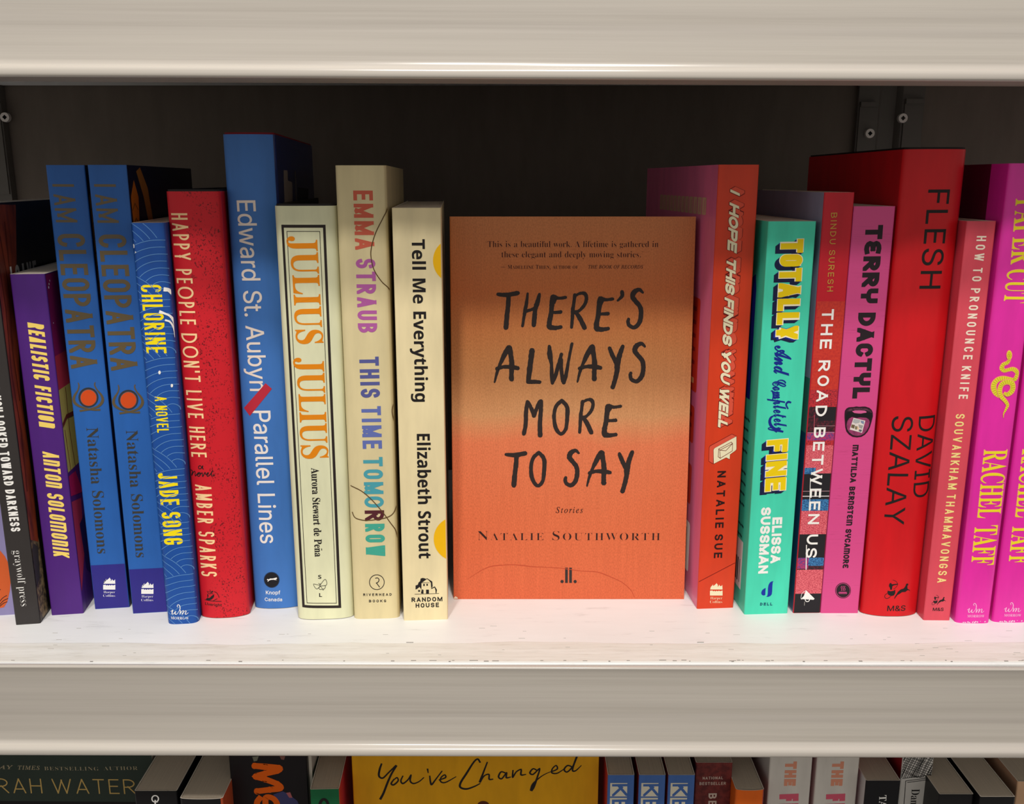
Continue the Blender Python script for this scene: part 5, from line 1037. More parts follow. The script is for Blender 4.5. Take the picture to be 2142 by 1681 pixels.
def blue_jacket():
    return card((62, 116, 190), 0.50, 0.35)
b = Book('hardcover_book', 'tall blue hardcover spine with white lettering and one slanted red bar', (527, 1270), (627, 1266), 5.3, 0.0242, 0.2408, bulge=0.0027, hard=True,
         spine=blue_jacket(), front=card((20, 36, 92), 0.3, 0.5), case=(120, 18, 34), dx=0.0014)
p = b.ink('author_name'); p.type('Edward St. Aubyn', 'IN', (516.3, 418.6), (543.4, 815), 38, ink((238, 224, 214)), 0.005)
p = b.ink('title'); p.type('Parallel Lines', 'IN', (548.6, 856), (564.2, 1132), 36, ink((240, 232, 228)), 0.006)
p = b.ink('red_bar'); p.shape([ZD(*k) for k in ((345, 193), (386, 242), (531, 64), (490, 27))], ink((188, 44, 62)), 1)
p = b.ink('publisher_mark'); p.dot(ZL(160, 203), 16.6, ink((38, 60, 96)), 0); p.dot(ZL(160, 203), 15.2, ink((26, 25, 30)), 1)
p.shape([ZL(*k) for k in ((105, 202), (118, 192), (128, 200), (140, 188), (175, 186), (200, 180), (215, 176), (223, 184), (214, 192), (200, 196), (222, 204), (200, 204), (180, 200), (150, 203), (130, 212), (122, 222), (112, 222), (126, 206), (116, 208))], WHITE, 2)
p.type('Knopf', 'IN', ZL(94, 346), ZL(257, 343), 8, WHITE, 0.012, 0.02); p.type('Canada', 'IN', ZL(82, 423), ZL(277, 421), 7.5, WHITE, 0.012, 0.02)
p = b.ink('cover_artwork', 'right', 'dark blue cover with small grey window shapes'); GR = ink((150, 138, 132))
p.shape([(593, 356), (601, 356), (602, 378), (611, 381), (612, 426), (595, 424)], GR); p.shape([(616, 357), (619, 358), (621, 424), (618, 424)], ink((96, 92, 96)))
p.shape([(622, 392), (645, 394), (645, 420), (622, 424)], ink((46, 48, 64)))
b.done()

b = Book('hardcover_book', 'pale cream-green hardcover spine framed in black with orange serif capitals', (622.6, 1291), (737, 1289.5), 4.8, 0.0284, 0.2083, dx=0.0006, bulge=0.0028, hard=True,
         spine=card((222, 222, 186), 0.5), front=card((220, 220, 184), 0.5), power=4.0)
p = b.ink('frame_border'); FR = ink((44, 36, 34)); ring = lambda o, i: p.rings([o, i], FR, 0)
o = [ZC(590, 683), ZC(878, 683), ZD(980, 1483), ZD(726, 1483)]; ii = [ZC(607, 702), ZC(862, 702), ZD(962, 1466), ZD(742, 1466)]
ring(o, ii[::-1])
o = [ZC(626, 724), ZC(843, 724), ZD(951, 1453), ZD(756, 1453)]; ii = [ZC(630, 728), ZC(839.5, 728), ZD(947.5, 1449.5), ZD(759.5, 1449.5)]
ring(o, ii[::-1])
OR = ink((226, 134, 14))
p = b.ink('title'); p.type('JULIUS', 'SB', (636.3, 493), (649.6, 717), 55, OR, 0.004); p.type('JULIUS', 'SB', (650.2, 745.5), (660.2, 955.5), 55, OR, 0.004)
p = b.ink('author_name'); p.type('Aurora Stewart de Peña', 'SB', (660.3, 974.7), (667.8, 1159.4), 15.5, BLACK, 0.004)
p = b.ink('publisher_mark'); p.type('S', 'DB', ZL(679, 168), ZL(715, 168), 8.5, BLACK); p.type('L', 'DB', ZL(690, 370), ZL(722, 370), 8.5, BLACK)
for l in (((700, 262), (745, 202), (765, 200), (776, 235), (765, 262), (710, 268)), ((700, 262), (655, 252), (628, 248), (640, 280), (668, 302), (702, 268)), ((708, 268), (758, 268), (752, 296), (730, 302), (706, 270)), ((704, 272), (688, 290), (700, 308), (722, 306), (736, 314), (742, 302)), ((700, 262), (694, 246), (684, 240)), ((704, 258), (706, 240))): p.line([ZL(*k) for k in l], 0.9, BLACK, 1)
b.done()

b = Book('book', 'tan spine with multicoloured capitals crossed by thin brown curves', (743.7, 1291), (833.7, 1291), 3.5, 0.0233, 0.2265, bulge=0.0014, power=6.0,
         spine=card((218, 203, 158), 0.42), front=card((206, 190, 146), 0.42))
AU, PU, BV, BV2, TE, TG, MR = ink((204, 96, 74)), ink((176, 92, 160)), ink((86, 90, 150)), ink((98, 112, 178)), ink((74, 158, 172)), ink((66, 166, 146)), ink((84, 36, 44))
p = b.ink('author_name')
p.drawn('EMMA', (759.8, 398.4), (763.8, 521.6), 40.5, AU, 0.185, ov=1.5, gap=0.17); p.drawn('STRAUB', (765.0, 540.7), (769.8, 694.5), 40.5, PU, 0.185, ov=1.5, gap=0.17)
p = b.ink('title')
p.drawn('THIS', (772.2, 744.7), (775.6, 830), 40.5, BV, 0.185, ov=1.5, gap=0.18); p.drawn('TIME', (776.6, 847.8), (779.6, 936.5), 40.5, BV2, 0.185, ov=1.5, gap=0.18)
ends = (780.3, 953.8), (786.4, 1160.5)
for w, y0, y1, c in (('TOM', 953.8, 1031, TE), ('O', 1036, 1059, TE), ('R', 1065, 1087, MR), ('ROW', 1093, 1160.5, TG)): p.drawn(w, along(*ends, y0), along(*ends, y1), 40.5, c, 0.185, ov=1.5, gap=0.17)
p.drawn('O', (779.0, 1036), (780, 1059), 18, MR, 0.4, ov=1.2, lvl=1) if False else None
BR = ink((92, 68, 36))
for l in ([ZC(*k) for k in ((1292, 440), (1280, 570), (1250, 640), (1205, 730), (1177, 820), (1172, 890), (1192, 975), (1240, 1050), (1285, 1095), (1320, 1150))],
          [ZD(*k) for k in ((1040, 698), (1110, 730), (1180, 790), (1250, 870), (1300, 940), (1330, 985), (1345, 1040))],
          [ZD(*k) for k in ((1050, 870), (1070, 905), (1130, 920), (1210, 915), (1280, 900), (1320, 872), (1342, 815))],
          [ZD(*k) for k in ((1332, 130), (1309, 205), (1322, 280), (1345, 350))]): p = b.ink('thin_curve'); p.line(l, 1.9, BR, 2)
p = b.ink('publisher_mark'); p.ring(ZL(1332, 240), 15.4, 1.5, BLACK)
p.line([ZL(*k) for k in ((1316, 196), (1340, 192), (1356, 210), (1348, 236), (1324, 250))], 1.7, BLACK); p.line([ZL(1328, 248), ZL(1362, 294)], 1.7, BLACK, curve=False)
p.drawn('RIVERHEAD', ZL(1180, 380), ZL(1497, 377), 5.8, BLACK, 0.2, gap=0.5); p.drawn('BOOKS', ZL(1244, 451), ZL(1436, 449), 5.8, BLACK, 0.2, gap=0.5)
b.done()

b = Book('paperback_book', 'thick cream paperback spine with black lettering and two yellow half circles', (845.6, 1297.5), (935.8, 1295), 3.5, 0.0226, 0.2074,
         spine=card((232, 216, 172), 0.5), front=card((230, 214, 170), 0.5), top_gap=0.0003)
p = b.ink('title'); p.type('Tell Me Everything', 'DB', (874.8, 500), (881.6, 840), 26.5, BLACK, 0.003)
p = b.ink('author_name'); p.type('Elizabeth Strout', 'DB', (885.4, 907), (889.4, 1167.4), 26.5, BLACK, 0.003)
YC = ink((240, 184, 12)); p = b.ink('half_circle'); p.dot(ZC(1722, 918), 47.5, YC, 0, None, 48); p = b.ink('half_circle'); p.dot(ZD(1722, 1048), 46, YC, 0, None, 48)
p = b.ink('publisher_mark'); q = ZL
p.line([q(1755, 388), q(2025, 378)], 1.0, BLACK, curve=False)
p.shape([q(*k) for k in ((1825, 385), (1825, 330), (1808, 305), (1785, 325), (1763, 335), (1763, 290), (1790, 280), (1795, 258), (1815, 240), (1820, 212), (1840, 205), (1860, 208), (1880, 215), (1830, 258), (1828, 380), (1852, 380), (1852, 340), (1836, 330))], BLACK)
p.shape([q(*k) for k in ((1825, 258), (1892, 208), (1936, 252), (1930, 246), (1892, 216), (1836, 256), (1920, 256), (1920, 259), (1825, 261))], BLACK)
p.shape([q(*k) for k in ((1892, 208), (1950, 245), (1955, 300), (1938, 318), (1934, 258))], BLACK)
p.shape([q(*k) for k in ((1938, 318), (1980, 300), (2003, 338), (1996, 378), (1988, 378), (1986, 340), (1976, 312), (1940, 328))], BLACK)
for x, y, w, hh in ((1858, 283, 8, 24), (1893, 281, 8, 22), (1897, 358, 16, 44), (1803, 350, 10, 20)): p.shape([q(x - w, y - hh / 2), q(x + w, y - hh / 2), q(x + w, y + hh / 2), q(x - w, y + hh / 2)], BLACK)
p.drawn('RANDOM', q(1718, 450), q(2064, 440), 10, BLACK, 0.21, gap=0.28); p.drawn('HOUSE', q(1764, 514), q(2026, 506), 10, BLACK, 0.21, gap=0.28)
b.done()
# ------------------------------------------------------------------ the book turned face out
def sunset_cover():
    m = new_mat('coral_paper_cover', (232, 112, 74), 0.38, 0.32); nt = m.node_tree
    tc = nt.nodes.new('ShaderNodeTexCoord'); sp = nt.nodes.new('ShaderNodeSeparateXYZ'); nt.links.new(tc.outputs['Object'], sp.inputs[0])
    wob = noise_node(nt, 22, (1, 1, 0.3), 3)
    ad = nt.nodes.new('ShaderNodeMath'); ad.operation = 'MULTIPLY_ADD'; ad.inputs[1].default_value = 0.020
    nt.links.new(wob.outputs['Fac'], ad.inputs[0]); nt.links.new(sp.outputs['Z'], ad.inputs[2])
    mr = nt.nodes.new('ShaderNodeMapRange'); mr.inputs['From Min'].default_value = 0.01; mr.inputs['From Max'].default_value = 0.212; nt.links.new(ad.outputs[0], mr.inputs['Value'])
    r = ramp_node(nt, [(0.0, (222, 106, 66)), (0.25, (228, 118, 76)), (0.43, (230, 128, 86)), (0.505, (214, 154, 104)), (0.66, (214, 142, 84)), (0.82, (212, 118, 58)), (1.0, (212, 132, 76))])
    nt.links.new(mr.outputs[0], r.inputs[0])
    g = noise_node(nt, 1.0, (1900, 900, 900), 2, 0.6); gr = ramp_node(nt, [(0.3, (230, 224, 221)), (0.62, (255, 255, 255))]); nt.links.new(g.outputs['Fac'], gr.inputs[0])
    s = noise_node(nt, 1.0, (500, 1, 30), 2); sr = ramp_node(nt, [(0.3, (246, 244, 243)), (0.7, (255, 255, 255))]); nt.links.new(s.outputs['Fac'], sr.inputs[0])
    c = mix_node(nt, r.outputs[0], gr.outputs[0], 1.0, 'MULTIPLY'); c = mix_node(nt, c, sr.outputs[0], 1.0, 'MULTIPLY')
    base(nt, c); bump(nt, g.outputs['Fac'], 0.05, 0.0001)
    return m
b = FaceOut('face_out_paperback', 'coral and tan paperback turned face out with black brush lettering', (947.6, 1252.4), (1432, 1253), 0.1243, 0.2025, 0.017, math.radians(4.0), sunset_cover())
p = b.ink('quotation'); DK = ink((66, 24, 22))
p.type('“This is a beautiful work. A lifetime is gathered in', 'SB', ZE(360, 300), ZE(1708, 300), 12.6, DK, -0.010)
p.type('these elegant and deeply moving stories.”', 'SB', ZE(482, 380), ZE(1588, 380), 12.6, DK, -0.010)
p.type('— Madeleine Thien, author of', 'SB', ZE(478, 478), ZE(1080, 478), 8.0, DK, -0.004, 0.02, small=0.82)
p.type('THE BOOK OF RECORDS', 'SI', ZE(1160, 478), ZE(1588, 478), 6.8, DK, 0.006, 0.03)
p = b.ink('title', 'spine', 'black brush-lettered title'); INK = ink((44, 34, 32), 0.55, 0.3)
RJ = random.Random(5)
def brush(strokes, q):
    for st in strokes:
        pts = smooth([q(x, y) + (w / 6.12,) for x, y, w in st], 6)
        pts = [(x + RJ.uniform(-.22, .22), y + RJ.uniform(-.22, .22), w * RJ.uniform(.93, 1.07)) for x, y, w in pts]
        p.line([(x, y, w) for x, y, w in pts], 1.0, INK, 0, curve=False, ends=0.0)
        for x, y, w in (pts[0], pts[-1]): p.shape([(x + w / 2 * math.cos(a * math.pi / 6) * RJ.uniform(.88, 1.04), y + w / 2 * math.sin(a * math.pi / 6) * RJ.uniform(.88, 1.04)) for a in range(12)], INK)
L_T = [[(132, 155, 44), (250, 163, 60), (385, 138, 58)], [(270, 165, 60), (262, 300, 60), (247, 430, 62), (235, 575, 66)]]
L_H = [[(512, 145, 30), (500, 260, 45), (480, 360, 50), (465, 450, 40), (447, 560, 36)], [(662, 155, 40), (640, 250, 60), (610, 340, 60), (602, 430, 60), (590, 550, 60)], [(480, 372, 45), (560, 352, 40), (615, 320, 40)]]
L_E = [[(838, 195, 75), (825, 280, 66), (812, 400, 60), (792, 500, 66), (788, 570, 70)], [(850, 190, 60), (915, 205, 40), (998, 194, 42)], [(850, 215, 80), (846, 255, 50)], [(830, 388, 42), (880, 386, 40), (936, 382, 48)], [(795, 575, 72), (860, 585, 58), (938, 574, 46)]]
L_R = [[(1118, 165, 48), (1105, 260, 42), (1090, 360, 50), (1085, 450, 45), (1075, 578, 42)], [(1130, 168, 35), (1190, 142, 38), (1245, 150, 50), (1266, 210, 45), (1240, 290, 45), (1170, 365, 40), (1110, 378, 40)], [(1130, 385, 50), (1180, 460, 60), (1240, 582, 60)]]
L_S = [[(1985, 132, 30), (1938, 96, 48), (1875, 130, 66), (1857, 190, 65), (1900, 250, 60), (1953, 320, 60), (1964, 420, 60), (1940, 520, 60), (1880, 578, 54), (1815, 555, 50), (1797, 505, 46), (1805, 472, 40)]]
L_Q = [[(1722, 124, 50), (1720, 180, 48), (1665, 236, 28)]]
L_A = [[(268, 830, 56), (215, 930, 66), (160, 1050, 42), (120, 1160, 38), (90, 1280, 24)], [(278, 838, 76), (300, 950, 62), (310, 1060, 68), (305, 1150, 60), (305, 1240, 66)], [(120, 1108, 50), (200, 1084, 46), (300, 1086, 58), (385, 1100, 52)]]
L_L = [[(568, 872, 74), (555, 980, 68), (540, 1100, 68), (522, 1262, 62)], [(515, 1276, 54), (590, 1274, 54), (668, 1278, 46)]]
L_W = [[(790, 820, 42), (797, 930, 68), (817, 1050, 42), (820, 1180, 50), (830, 1290, 46)], [(830, 1288, 42), (870, 1190, 50), (910, 1050, 48), (945, 920, 44)], [(940, 990, 50), (945, 1130, 46), (960, 1230, 56), (975, 1282, 56)], [(975, 1280, 50), (1005, 1180, 48), (1040, 980, 36), (1080, 785, 40)]]
L_Y = [[(1562, 845, 48), (1600, 940, 58), (1650, 1040, 58)], [(1730, 822, 52), (1690, 930, 64), (1662, 1040, 76), (1655, 1140, 64), (1622, 1280, 58), (1602, 1342, 62)]]
L_M = [[(510, 120, 44), (492, 250, 55), (488, 400, 55), (466, 530, 56)], [(520, 130, 46), (560, 210, 50), (595, 300, 54)], [(595, 300, 50), (635, 190, 50), (672, 118, 56)], [(680, 115, 60), (680, 250, 55), (670, 400, 58), (672, 550, 62)]]
L_O = [[(950, 108, 48), (880, 175, 50), (850, 300, 48), (870, 450, 55), (935, 532, 46), (1000, 470, 48), (1020, 300, 54), (1015, 185, 54), (950, 108, 48)]]
T1 = lambda x, y: ZT1(x, y)
for s in (L_T, L_H, L_E, L_R, L_Q, L_S, L_A, L_L, L_W, L_Y): brush(s, T1)
brush(L_E, lambda x, y: ZT1(x + 604, y + 20)); brush(L_A, lambda x, y: ZT1(x + 1060, y - 4)); brush(L_S, lambda x, y: ZT1(x + 28, y + 690))
for s in (L_M, L_O): brush(s, lambda x, y: ZT2(x, y))
brush(L_R, lambda x, y: ZT2(1155 + (x - 1050) * .9, 80 + (y - 125) * .95)); brush(L_E, lambda x, y: ZT2(1455 + (x - 750) * .99, 148 + (y - 160) * .95))
brush(L_T, lambda x, y: ZT2(215 + (x - 110) * .97, 750 + (y - 105) * .94)); brush(L_O, lambda x, y: ZT2(x - 295, y + 665))
brush(L_S, lambda x, y: ZT2(968 + (x - 1770) * .92, 722 + (y - 70) * .92)); brush(L_A, lambda x, y: ZT2(1258 + (x - 75) * .99, 742 + (y - 800) * .95))
brush(L_Y, lambda x, y: ZT2(1660 + (x - 1535) * .98, 740 + (y - 795) * .965))
p = b.ink('subtitle'); p.type('Stories', 'SI', ZF(906, 808), ZF(1118, 808), 12.2, ink((58, 26, 22)), 0.004, 0.10)
p = b.ink('author_name'); INK2 = ink((50, 28, 26))
p.type('Natalie', 'SB', ZF(296, 1008), ZF(812, 1008), 20.0, INK2, -0.010, 0.07, small=0.79); p.type('Southworth', 'SB', ZF(880, 1008), ZF(1722, 1008), 20.0, INK2, -0.010, 0.07, small=0.79)
p = b.ink('publisher_mark')
for x in (990, 1022): p.shape([ZF(x - 11, 1258), ZF(x + 10, 1258), ZF(x + 10, 1377), ZF(x - 11, 1377)], ink((54, 46, 44)))
for x in (955, 1057): p.dot(ZF(x, 1366), 3.4, ink((54, 46, 44)))
p = b.ink('water_line'); p.line([ZF(*k[:2]) + (k[2],) for k in ((215, 1350, .3), (290, 1300, .7), (360, 1262, 1), (430, 1243, 1.2), (560, 1235, .8), (640, 1240, 1.2), (720, 1250, 1), (850, 1255, .6), (960, 1264, 1), (1060, 1278, 1), (1130, 1286, .7), (1230, 1292, 1), (1330, 1328, 1), (1420, 1370, .8), (1490, 1430, .8), (1522, 1490, .6))], 1.3, ink((190, 76, 48)), 0)
p.shape([ZF(*k) for k in ((108, 1496), (122, 1480), (140, 1492), (140, 1500), (108, 1500))], ink((235, 214, 190)), 1)
b.done()

# ------------------------------------------------------------------ books right of the middle
b = Book('paperback_book', 'orange-red paperback with pink back cover and cream block capitals', (1457, 1271.7), (1535, 1272), 4.5, 0.0196, 0.2270, d=0.154, spine=card((214, 62, 30), 0.36), front=card((212, 60, 30)), back=card((222, 108, 152), 0.3))
p = b.ink('title'); FACE, LINE, SIDE = ink((240, 228, 192)), ink((112, 22, 20)), ink((222, 84, 62))
t0, t1 = (1537.6, 398), (1511.3, 895)
WORDS = (('I', 400, 415), ('HOPE', 427, 526), ('THIS', 541, 615), ('FINDS', 625, 722), ('YOU', 733, 802), ('WELL', 812, 896))
for w, y0, y1 in WORDS:
    a, c = along(t0, t1, y0), along(t0, t1, y1); S = p.scale(a)
    kw = dict(ov=1.25, gap=0.07, slant=0.42)
    n = 7
    for k in range(n + 1):
        s = (9.6 * k / n * S, 5.6 * k / n * S)
        p.drawn(w, (a[0], a[1] - .5), (c[0], c[1] + .5), 22.2, LINE, 0.32, 0, shift=s, **kw)
    for k in range(n + 1):
        s = (9.4 * k / n * S, 5.4 * k / n * S)
        p.drawn(w, a, c, 20.4, SIDE, 0.275, 1, shift=s, **kw)
    p.drawn(w, (a[0], a[1] - .5), (c[0], c[1] + .5), 22.0, LINE, 0.325, 2, **kw)
    p.drawn(w, a, c, 20.2, FACE, 0.265, 3, **kw)
p = b.ink('author_name'); p.drawn('NATALIE SUE', (1509.8, 984.7), (1501.7, 1166.6), 17.6, ink((40, 18, 18)), 0.2, ov=1.2, gap=0.38, space=0.8)
p = b.ink('speech_bubble'); q = ZP
f = [(112, 1386), (330, 1268), (330, 1395), (322, 1408), (266, 1448), (262, 1495), (228, 1478), (104, 1541), (102, 1402)]
p.shape([q(*k) for k in ((100, 1542), (56, 1514), (60, 1380), (70, 1362), (285, 1246), (332, 1270), (330, 1300), (110, 1400))], LINE, 0); p.shape([q(*k) for k in ((98, 1536), (60, 1512), (64, 1382), (73, 1366), (285, 1251), (326, 1272), (110, 1395))], SIDE, 1)
p.shape([q(*k) for k in f], LINE, 2); p.shape([q(216 + (x - 216) * .975, 1400 + (y - 1400) * .975) for x, y in f], FACE, 3)
for l in (((165, 1405), (290, 1340), (288, 1412), (170, 1484), (165, 1405)), ((165, 1405), (225, 1410), (290, 1340)), ((165, 1405), (155, 1392), (150, 1470), (170, 1484)), ((155, 1392), (278, 1326), (290, 1340))): p.line([q(*k) for k in l], 1.0, LINE, 4, curve=False)
p = b.ink('fine_line'); p.line([ZH(385, 1350), ZH(638, 1218)], 1.2, ink((120, 18, 14)), 0, curve=False)
p = b.ink('publisher_mark'); flame_mark(p, ZM, FACE, 140, 360, 245)
p = b.ink('cover_artwork', 'left', 'pink back cover with orange text boxes and a white label')
ORB, TXT = ink((206, 52, 30)), ink((150, 26, 24))
def back_box(pr, u0, u1, z0, z1, mat, lvl=0, r=0.002):
    c = []
    for cu, cz, a in ((u1 - r, z1 - r, 0), (u0 + r, z1 - r, 90), (u0 + r, z0 + r, 180), (u1 - r, z0 + r, 270)): c += arc(cu, cz, r, r, a, a + 90, 4)
    pr.shape(c, mat, lvl, True)
for k in range(12):
    u = 0.018 + k * 0.0083; back_box(p, u, u + 0.0068, 0.203, 0.2115, ink((196, 156, 128)), 0, 0.0004); back_box(p, u + 0.0022, u + 0.0030, 0.2042, 0.2102, ink((206, 96, 140)), 1, 0.0002)
back_box(p, 0.050, 0.150, 0.172, 0.196, ORB); back_box(p, 0.020, 0.150, 0.112, 0.161, ORB); back_box(p, 0.022, 0.150, 0.084, 0.104, ORB); back_box(p, 0.022, 0.150, 0.05, 0.072, ORB)
for z in (0.154, 0.147, 0.140, 0.133, 0.126): back_box(p, 0.026, 0.144, z, z + 0.0022, TXT, 1, 0.0005)
for z in (0.098, 0.092): back_box(p, 0.026, 0.144, z, z + 0.0022, TXT, 1, 0.0005)
for z in (0.116,): back_box(p, 0.026, 0.070, z, z + 0.003, ink((236, 178, 120)), 1, 0.0005)
back_box(p, 0.020, 0.070, 0.012, 0.040, WHITE, 0)
for k in range(14): back_box(p, 0.026 + k * 0.0029, 0.026 + k * 0.0029 + (0.0018 if k % 3 else 0.0009), 0.016, 0.036, BLACK, 1, 0.0001)
b.done()

TEAL = card((72, 214, 180), 0.4)
b = Book('paperback_book', 'turquoise paperback spine with yellow block letters and dark blue script', (1556.5, 1284.7), (1647.8, 1282.6), 3.5, 0.0230, 0.2010, spine=TEAL, front=TEAL, back=card((66, 198, 166), 0.4), top_gap=0.0003)
p = b.ink('title'); NV, NV2, YL, CM = ink((20, 40, 140)), ink((24, 30, 66)), ink((238, 206, 12)), ink((248, 240, 210))
def block_word(word, a, c, hpx, **kw):
    S = p.scale(a); n = 7
    for k in range(n + 1): p.drawn(word, a, c, hpx + 2.6, NV2 if k > n * 0.55 else NV, 0.315, 0, shift=(-9.5 * k / n * S, -7.5 * k / n * S), **kw)
    p.drawn(word, (a[0], a[1] - 1.2), (c[0], c[1] + 1.2), hpx + 3.0, CM, 0.315, 1, **kw)
    p.drawn(word, a, c, hpx, YL, 0.255, 2, **kw)
block_word('TOTALLY', (1657.2, 500), (1645.6, 709), 46.5, ov=1.1, gap=0.06, mult={'O': 0.8, 'T': 1.0, 'A': 1.1, 'L': 0.85, 'Y': 1.0})
block_word('FINE', (1626.4, 919), (1621.4, 1026), 43, ov=1.1, gap=0.08, slant=-0.05)
p.type('And', 'SC', (1638.8, 722), (1635.0, 786), 33, NV, 0.013); p.type('Completely', 'SC', (1629.5, 794), (1633.6, 904), 27, NV, 0.012)
p.line([ZQ(*k[:2]) + (k[2],) for k in ((178, 790, .6), (150, 810, 1.2), (140, 850, 1.5), (160, 895, 1.5), (205, 925, 1.3), (268, 945, 1))], 4, NV); p.line([ZQ(*k[:2]) + (k[2],) for k in ((152, 548, .5), (168, 552, 1), (178, 590, 1.2), (166, 636, .5))], 3.5, NV)
p.line([ZQ(*k[:2]) + (k[2],) for k in ((345, 660, 1), (320, 655, 1.3), (300, 680, 1), (318, 720, .8))], 3.5, NV)
p = b.ink('author_name'); p.drawn('ELISSA', (1626.2, 1081.5), (1621.3, 1177.4), 20.5, WHITE, 0.25, ov=1.2, gap=0.12); p.drawn('SUSSMAN', (1602.5, 1060.8), (1595.9, 1199), 20.5, WHITE, 0.25, ov=1.2, gap=0.12)
p = b.ink('publisher_mark'); q = ZM; DB = ink((20, 50, 160))
p.shape([q(*k) for k in ((1378, 326), (1362, 352), (1356, 420), (1352, 520), (1344, 580), (1320, 612), (1280, 630), (1234, 632), (1258, 608), (1266, 560), (1270, 460), (1280, 400), (1308, 352), (1340, 332))], DB)
p.shape([q(*k) for k in ((1226, 458), (1220, 530), (1218, 590), (1196, 606), (1164, 600), (1140, 576), (1140, 540), (1158, 502), (1190, 474))], DB)
p.drawn('DELL', q(1116, 773), q(1356, 771), 6.4, ink((24, 92, 110)), 0.26, gap=0.34)
p = b.ink('cover_artwork', 'left', 'turquoise back cover with a navy shape, small print and a white label')
p.shape([(0.012, 0.112), (0.06, 0.112), (0.06, 0.166), (0.030, 0.168), (0.014, 0.175), (0.012, 0.168)], ink((24, 30, 130)), 0, True)
rr = random.Random(4)
for k in range(12):
    z = 0.101 - k * 0.0057
    if k in (4, 9): continue
    u = 0.010 + rr.uniform(0, 0.002)
    for j in range(5):
        p.add(stroke_polys([(u + j * 0.0042, z + rr.uniform(0, .0006)), (u + j * 0.0042 + 0.0026, z + 0.0007)], 0.0011), ink((22, 66, 62)), 0)
back_box(p, 0.0085, 0.055, 0.010, 0.0365, ink((238, 226, 224)), 0, 0.0004)
for k in range(12): back_box(p, 0.0115 + k * 0.0028, 0.0115 + k * 0.0028 + (0.0016 if k % 3 else 0.0008), 0.013, 0.026, BLACK, 1, 0.0001)
b.done()

b = Book('paperback_book', 'narrow paperback spine banded in red, pink, black and blue with white capitals', (1658.6, 1281.6), (1716, 1281.6), 1.5, 0.0143, 0.2143, spine=card((200, 30, 46), 0.42), front=card((40, 60, 90)), back=card((150, 150, 178), 0.45))
p = b.ink('colour_bands'); W_ = 0.0143
PK = speckled((238, 118, 128), (176, 44, 66), 1500, 0.40, 0.62, (1, 1, 1.8)); RDS = speckled((206, 56, 40), (188, 42, 38), 900, 0.4, 0.65); RD2 = speckled((206, 48, 56), (120, 28, 44), 1200, 0.42, 0.62, (1, 1, 1.6)); BK = ink((36, 34, 38)); BL = speckled((64, 134, 190), (24, 60, 110), 1200, 0.42, 0.6, (1, 1, 1.8)); PL = speckled((96, 60, 130), (190, 50, 96), 900, 0.4, 0.6); DKR = speckled((44, 26, 32), (110, 30, 50), 800, 0.45, 0.7)
def band(y0, y1, mat, x0=0.0, x1=1.0, lvl=0):
    z1, z0 = p.P((1690, y0))[1], p.P((1690, y1))[1]
    p.shape([(x0 * W_, z0), (x1 * W_, z0), (x1 * W_, z1), (x0 * W_, z1)], mat, lvl, True)
for y0, y1, m in ((630, 815, RDS), (815, 851, RD2), (851, 880, BK), (880, 903, DKR), (903, 921, PL), (921, 931, RD2), (931, 990, PK), (990, 1044, BK), (1044, 1068, BL), (1068, 1117, PK), (1117, 1166, BK), (1166, 1183, BL), (1183, 1191, DKR), (1191, 1241, PK), (1241, 1300, BK)): band(y0, y1, m)
band(978, 991, BL, 0.0, 0.42, 1); band(851, 905, DKR, 0.0, 0.38, 1); band(1166, 1189, PL, 0.0, 0.42, 1)
for y in (904, 1026.5): band(y, y + 1.0, ink((190, 150, 160)), 0, 1, 2)
band(1036.5, 1038.4, ink((210, 205, 208)), 0, 1, 2); band(890, 891, ink((170, 120, 130)), 0.35, 1, 2)
p.add(stroke_polys([p.P((1686.8, 1140)), p.P((1686.0, 1190))], 0.00045), WHITE, 2); p.add(stroke_polys([p.P((1695, 1000)), p.P((1693, 1068))], 0.0003), WHITE, 2); p.add(stroke_polys([p.P((1703.5, 868)), p.P((1701.5, 930))], 0.00022), ink((214, 90, 110)), 2)
p = b.ink('author_name'); p.drawn('BINDU SURESH', (1744.6, 444.8), (1735.9, 609.3), 12.6, ink((206, 166, 74)), 0.125, ov=1.2, gap=0.42, space=1.0, lvl=3)
p = b.ink('title'); p.drawn('THE ROAD BETWEEN US', (1732.1, 646.4), (1696.2, 1165.8), 24, WHITE, 0.185, ov=1.1, gap=0.36, space=0.98, lvl=3)
p = b.ink('publisher_mark'); q = ZN
p.shape([q(*k) for k in ((195, 186), (272, 262), (262, 272), (150, 265), (176, 238))], WHITE, 3); p.ring(q(207, 270), 4.4, 1.6, WHITE, 3); p.line([q(*k) for k in ((192, 190), (160, 215), (150, 255), (156, 268))], .8, WHITE, 3); p.line([q(182, 290), q(181, 322)], 1.2, ink((150, 146, 140)), 3)
p = b.ink('cover_artwork', 'left', 'pale lavender upper back cover, teal-blue lower half')
p.shape([(0.0008, 0.001), (0.149, 0.001), (0.149, 0.092), (0.0008, 0.097)], card((24, 76, 112)), 0, True); p.shape([(0.0008, 0.097), (0.149, 0.092), (0.149, 0.115), (0.0008, 0.125)], card((60, 130, 120)), 0, True)
b.done()

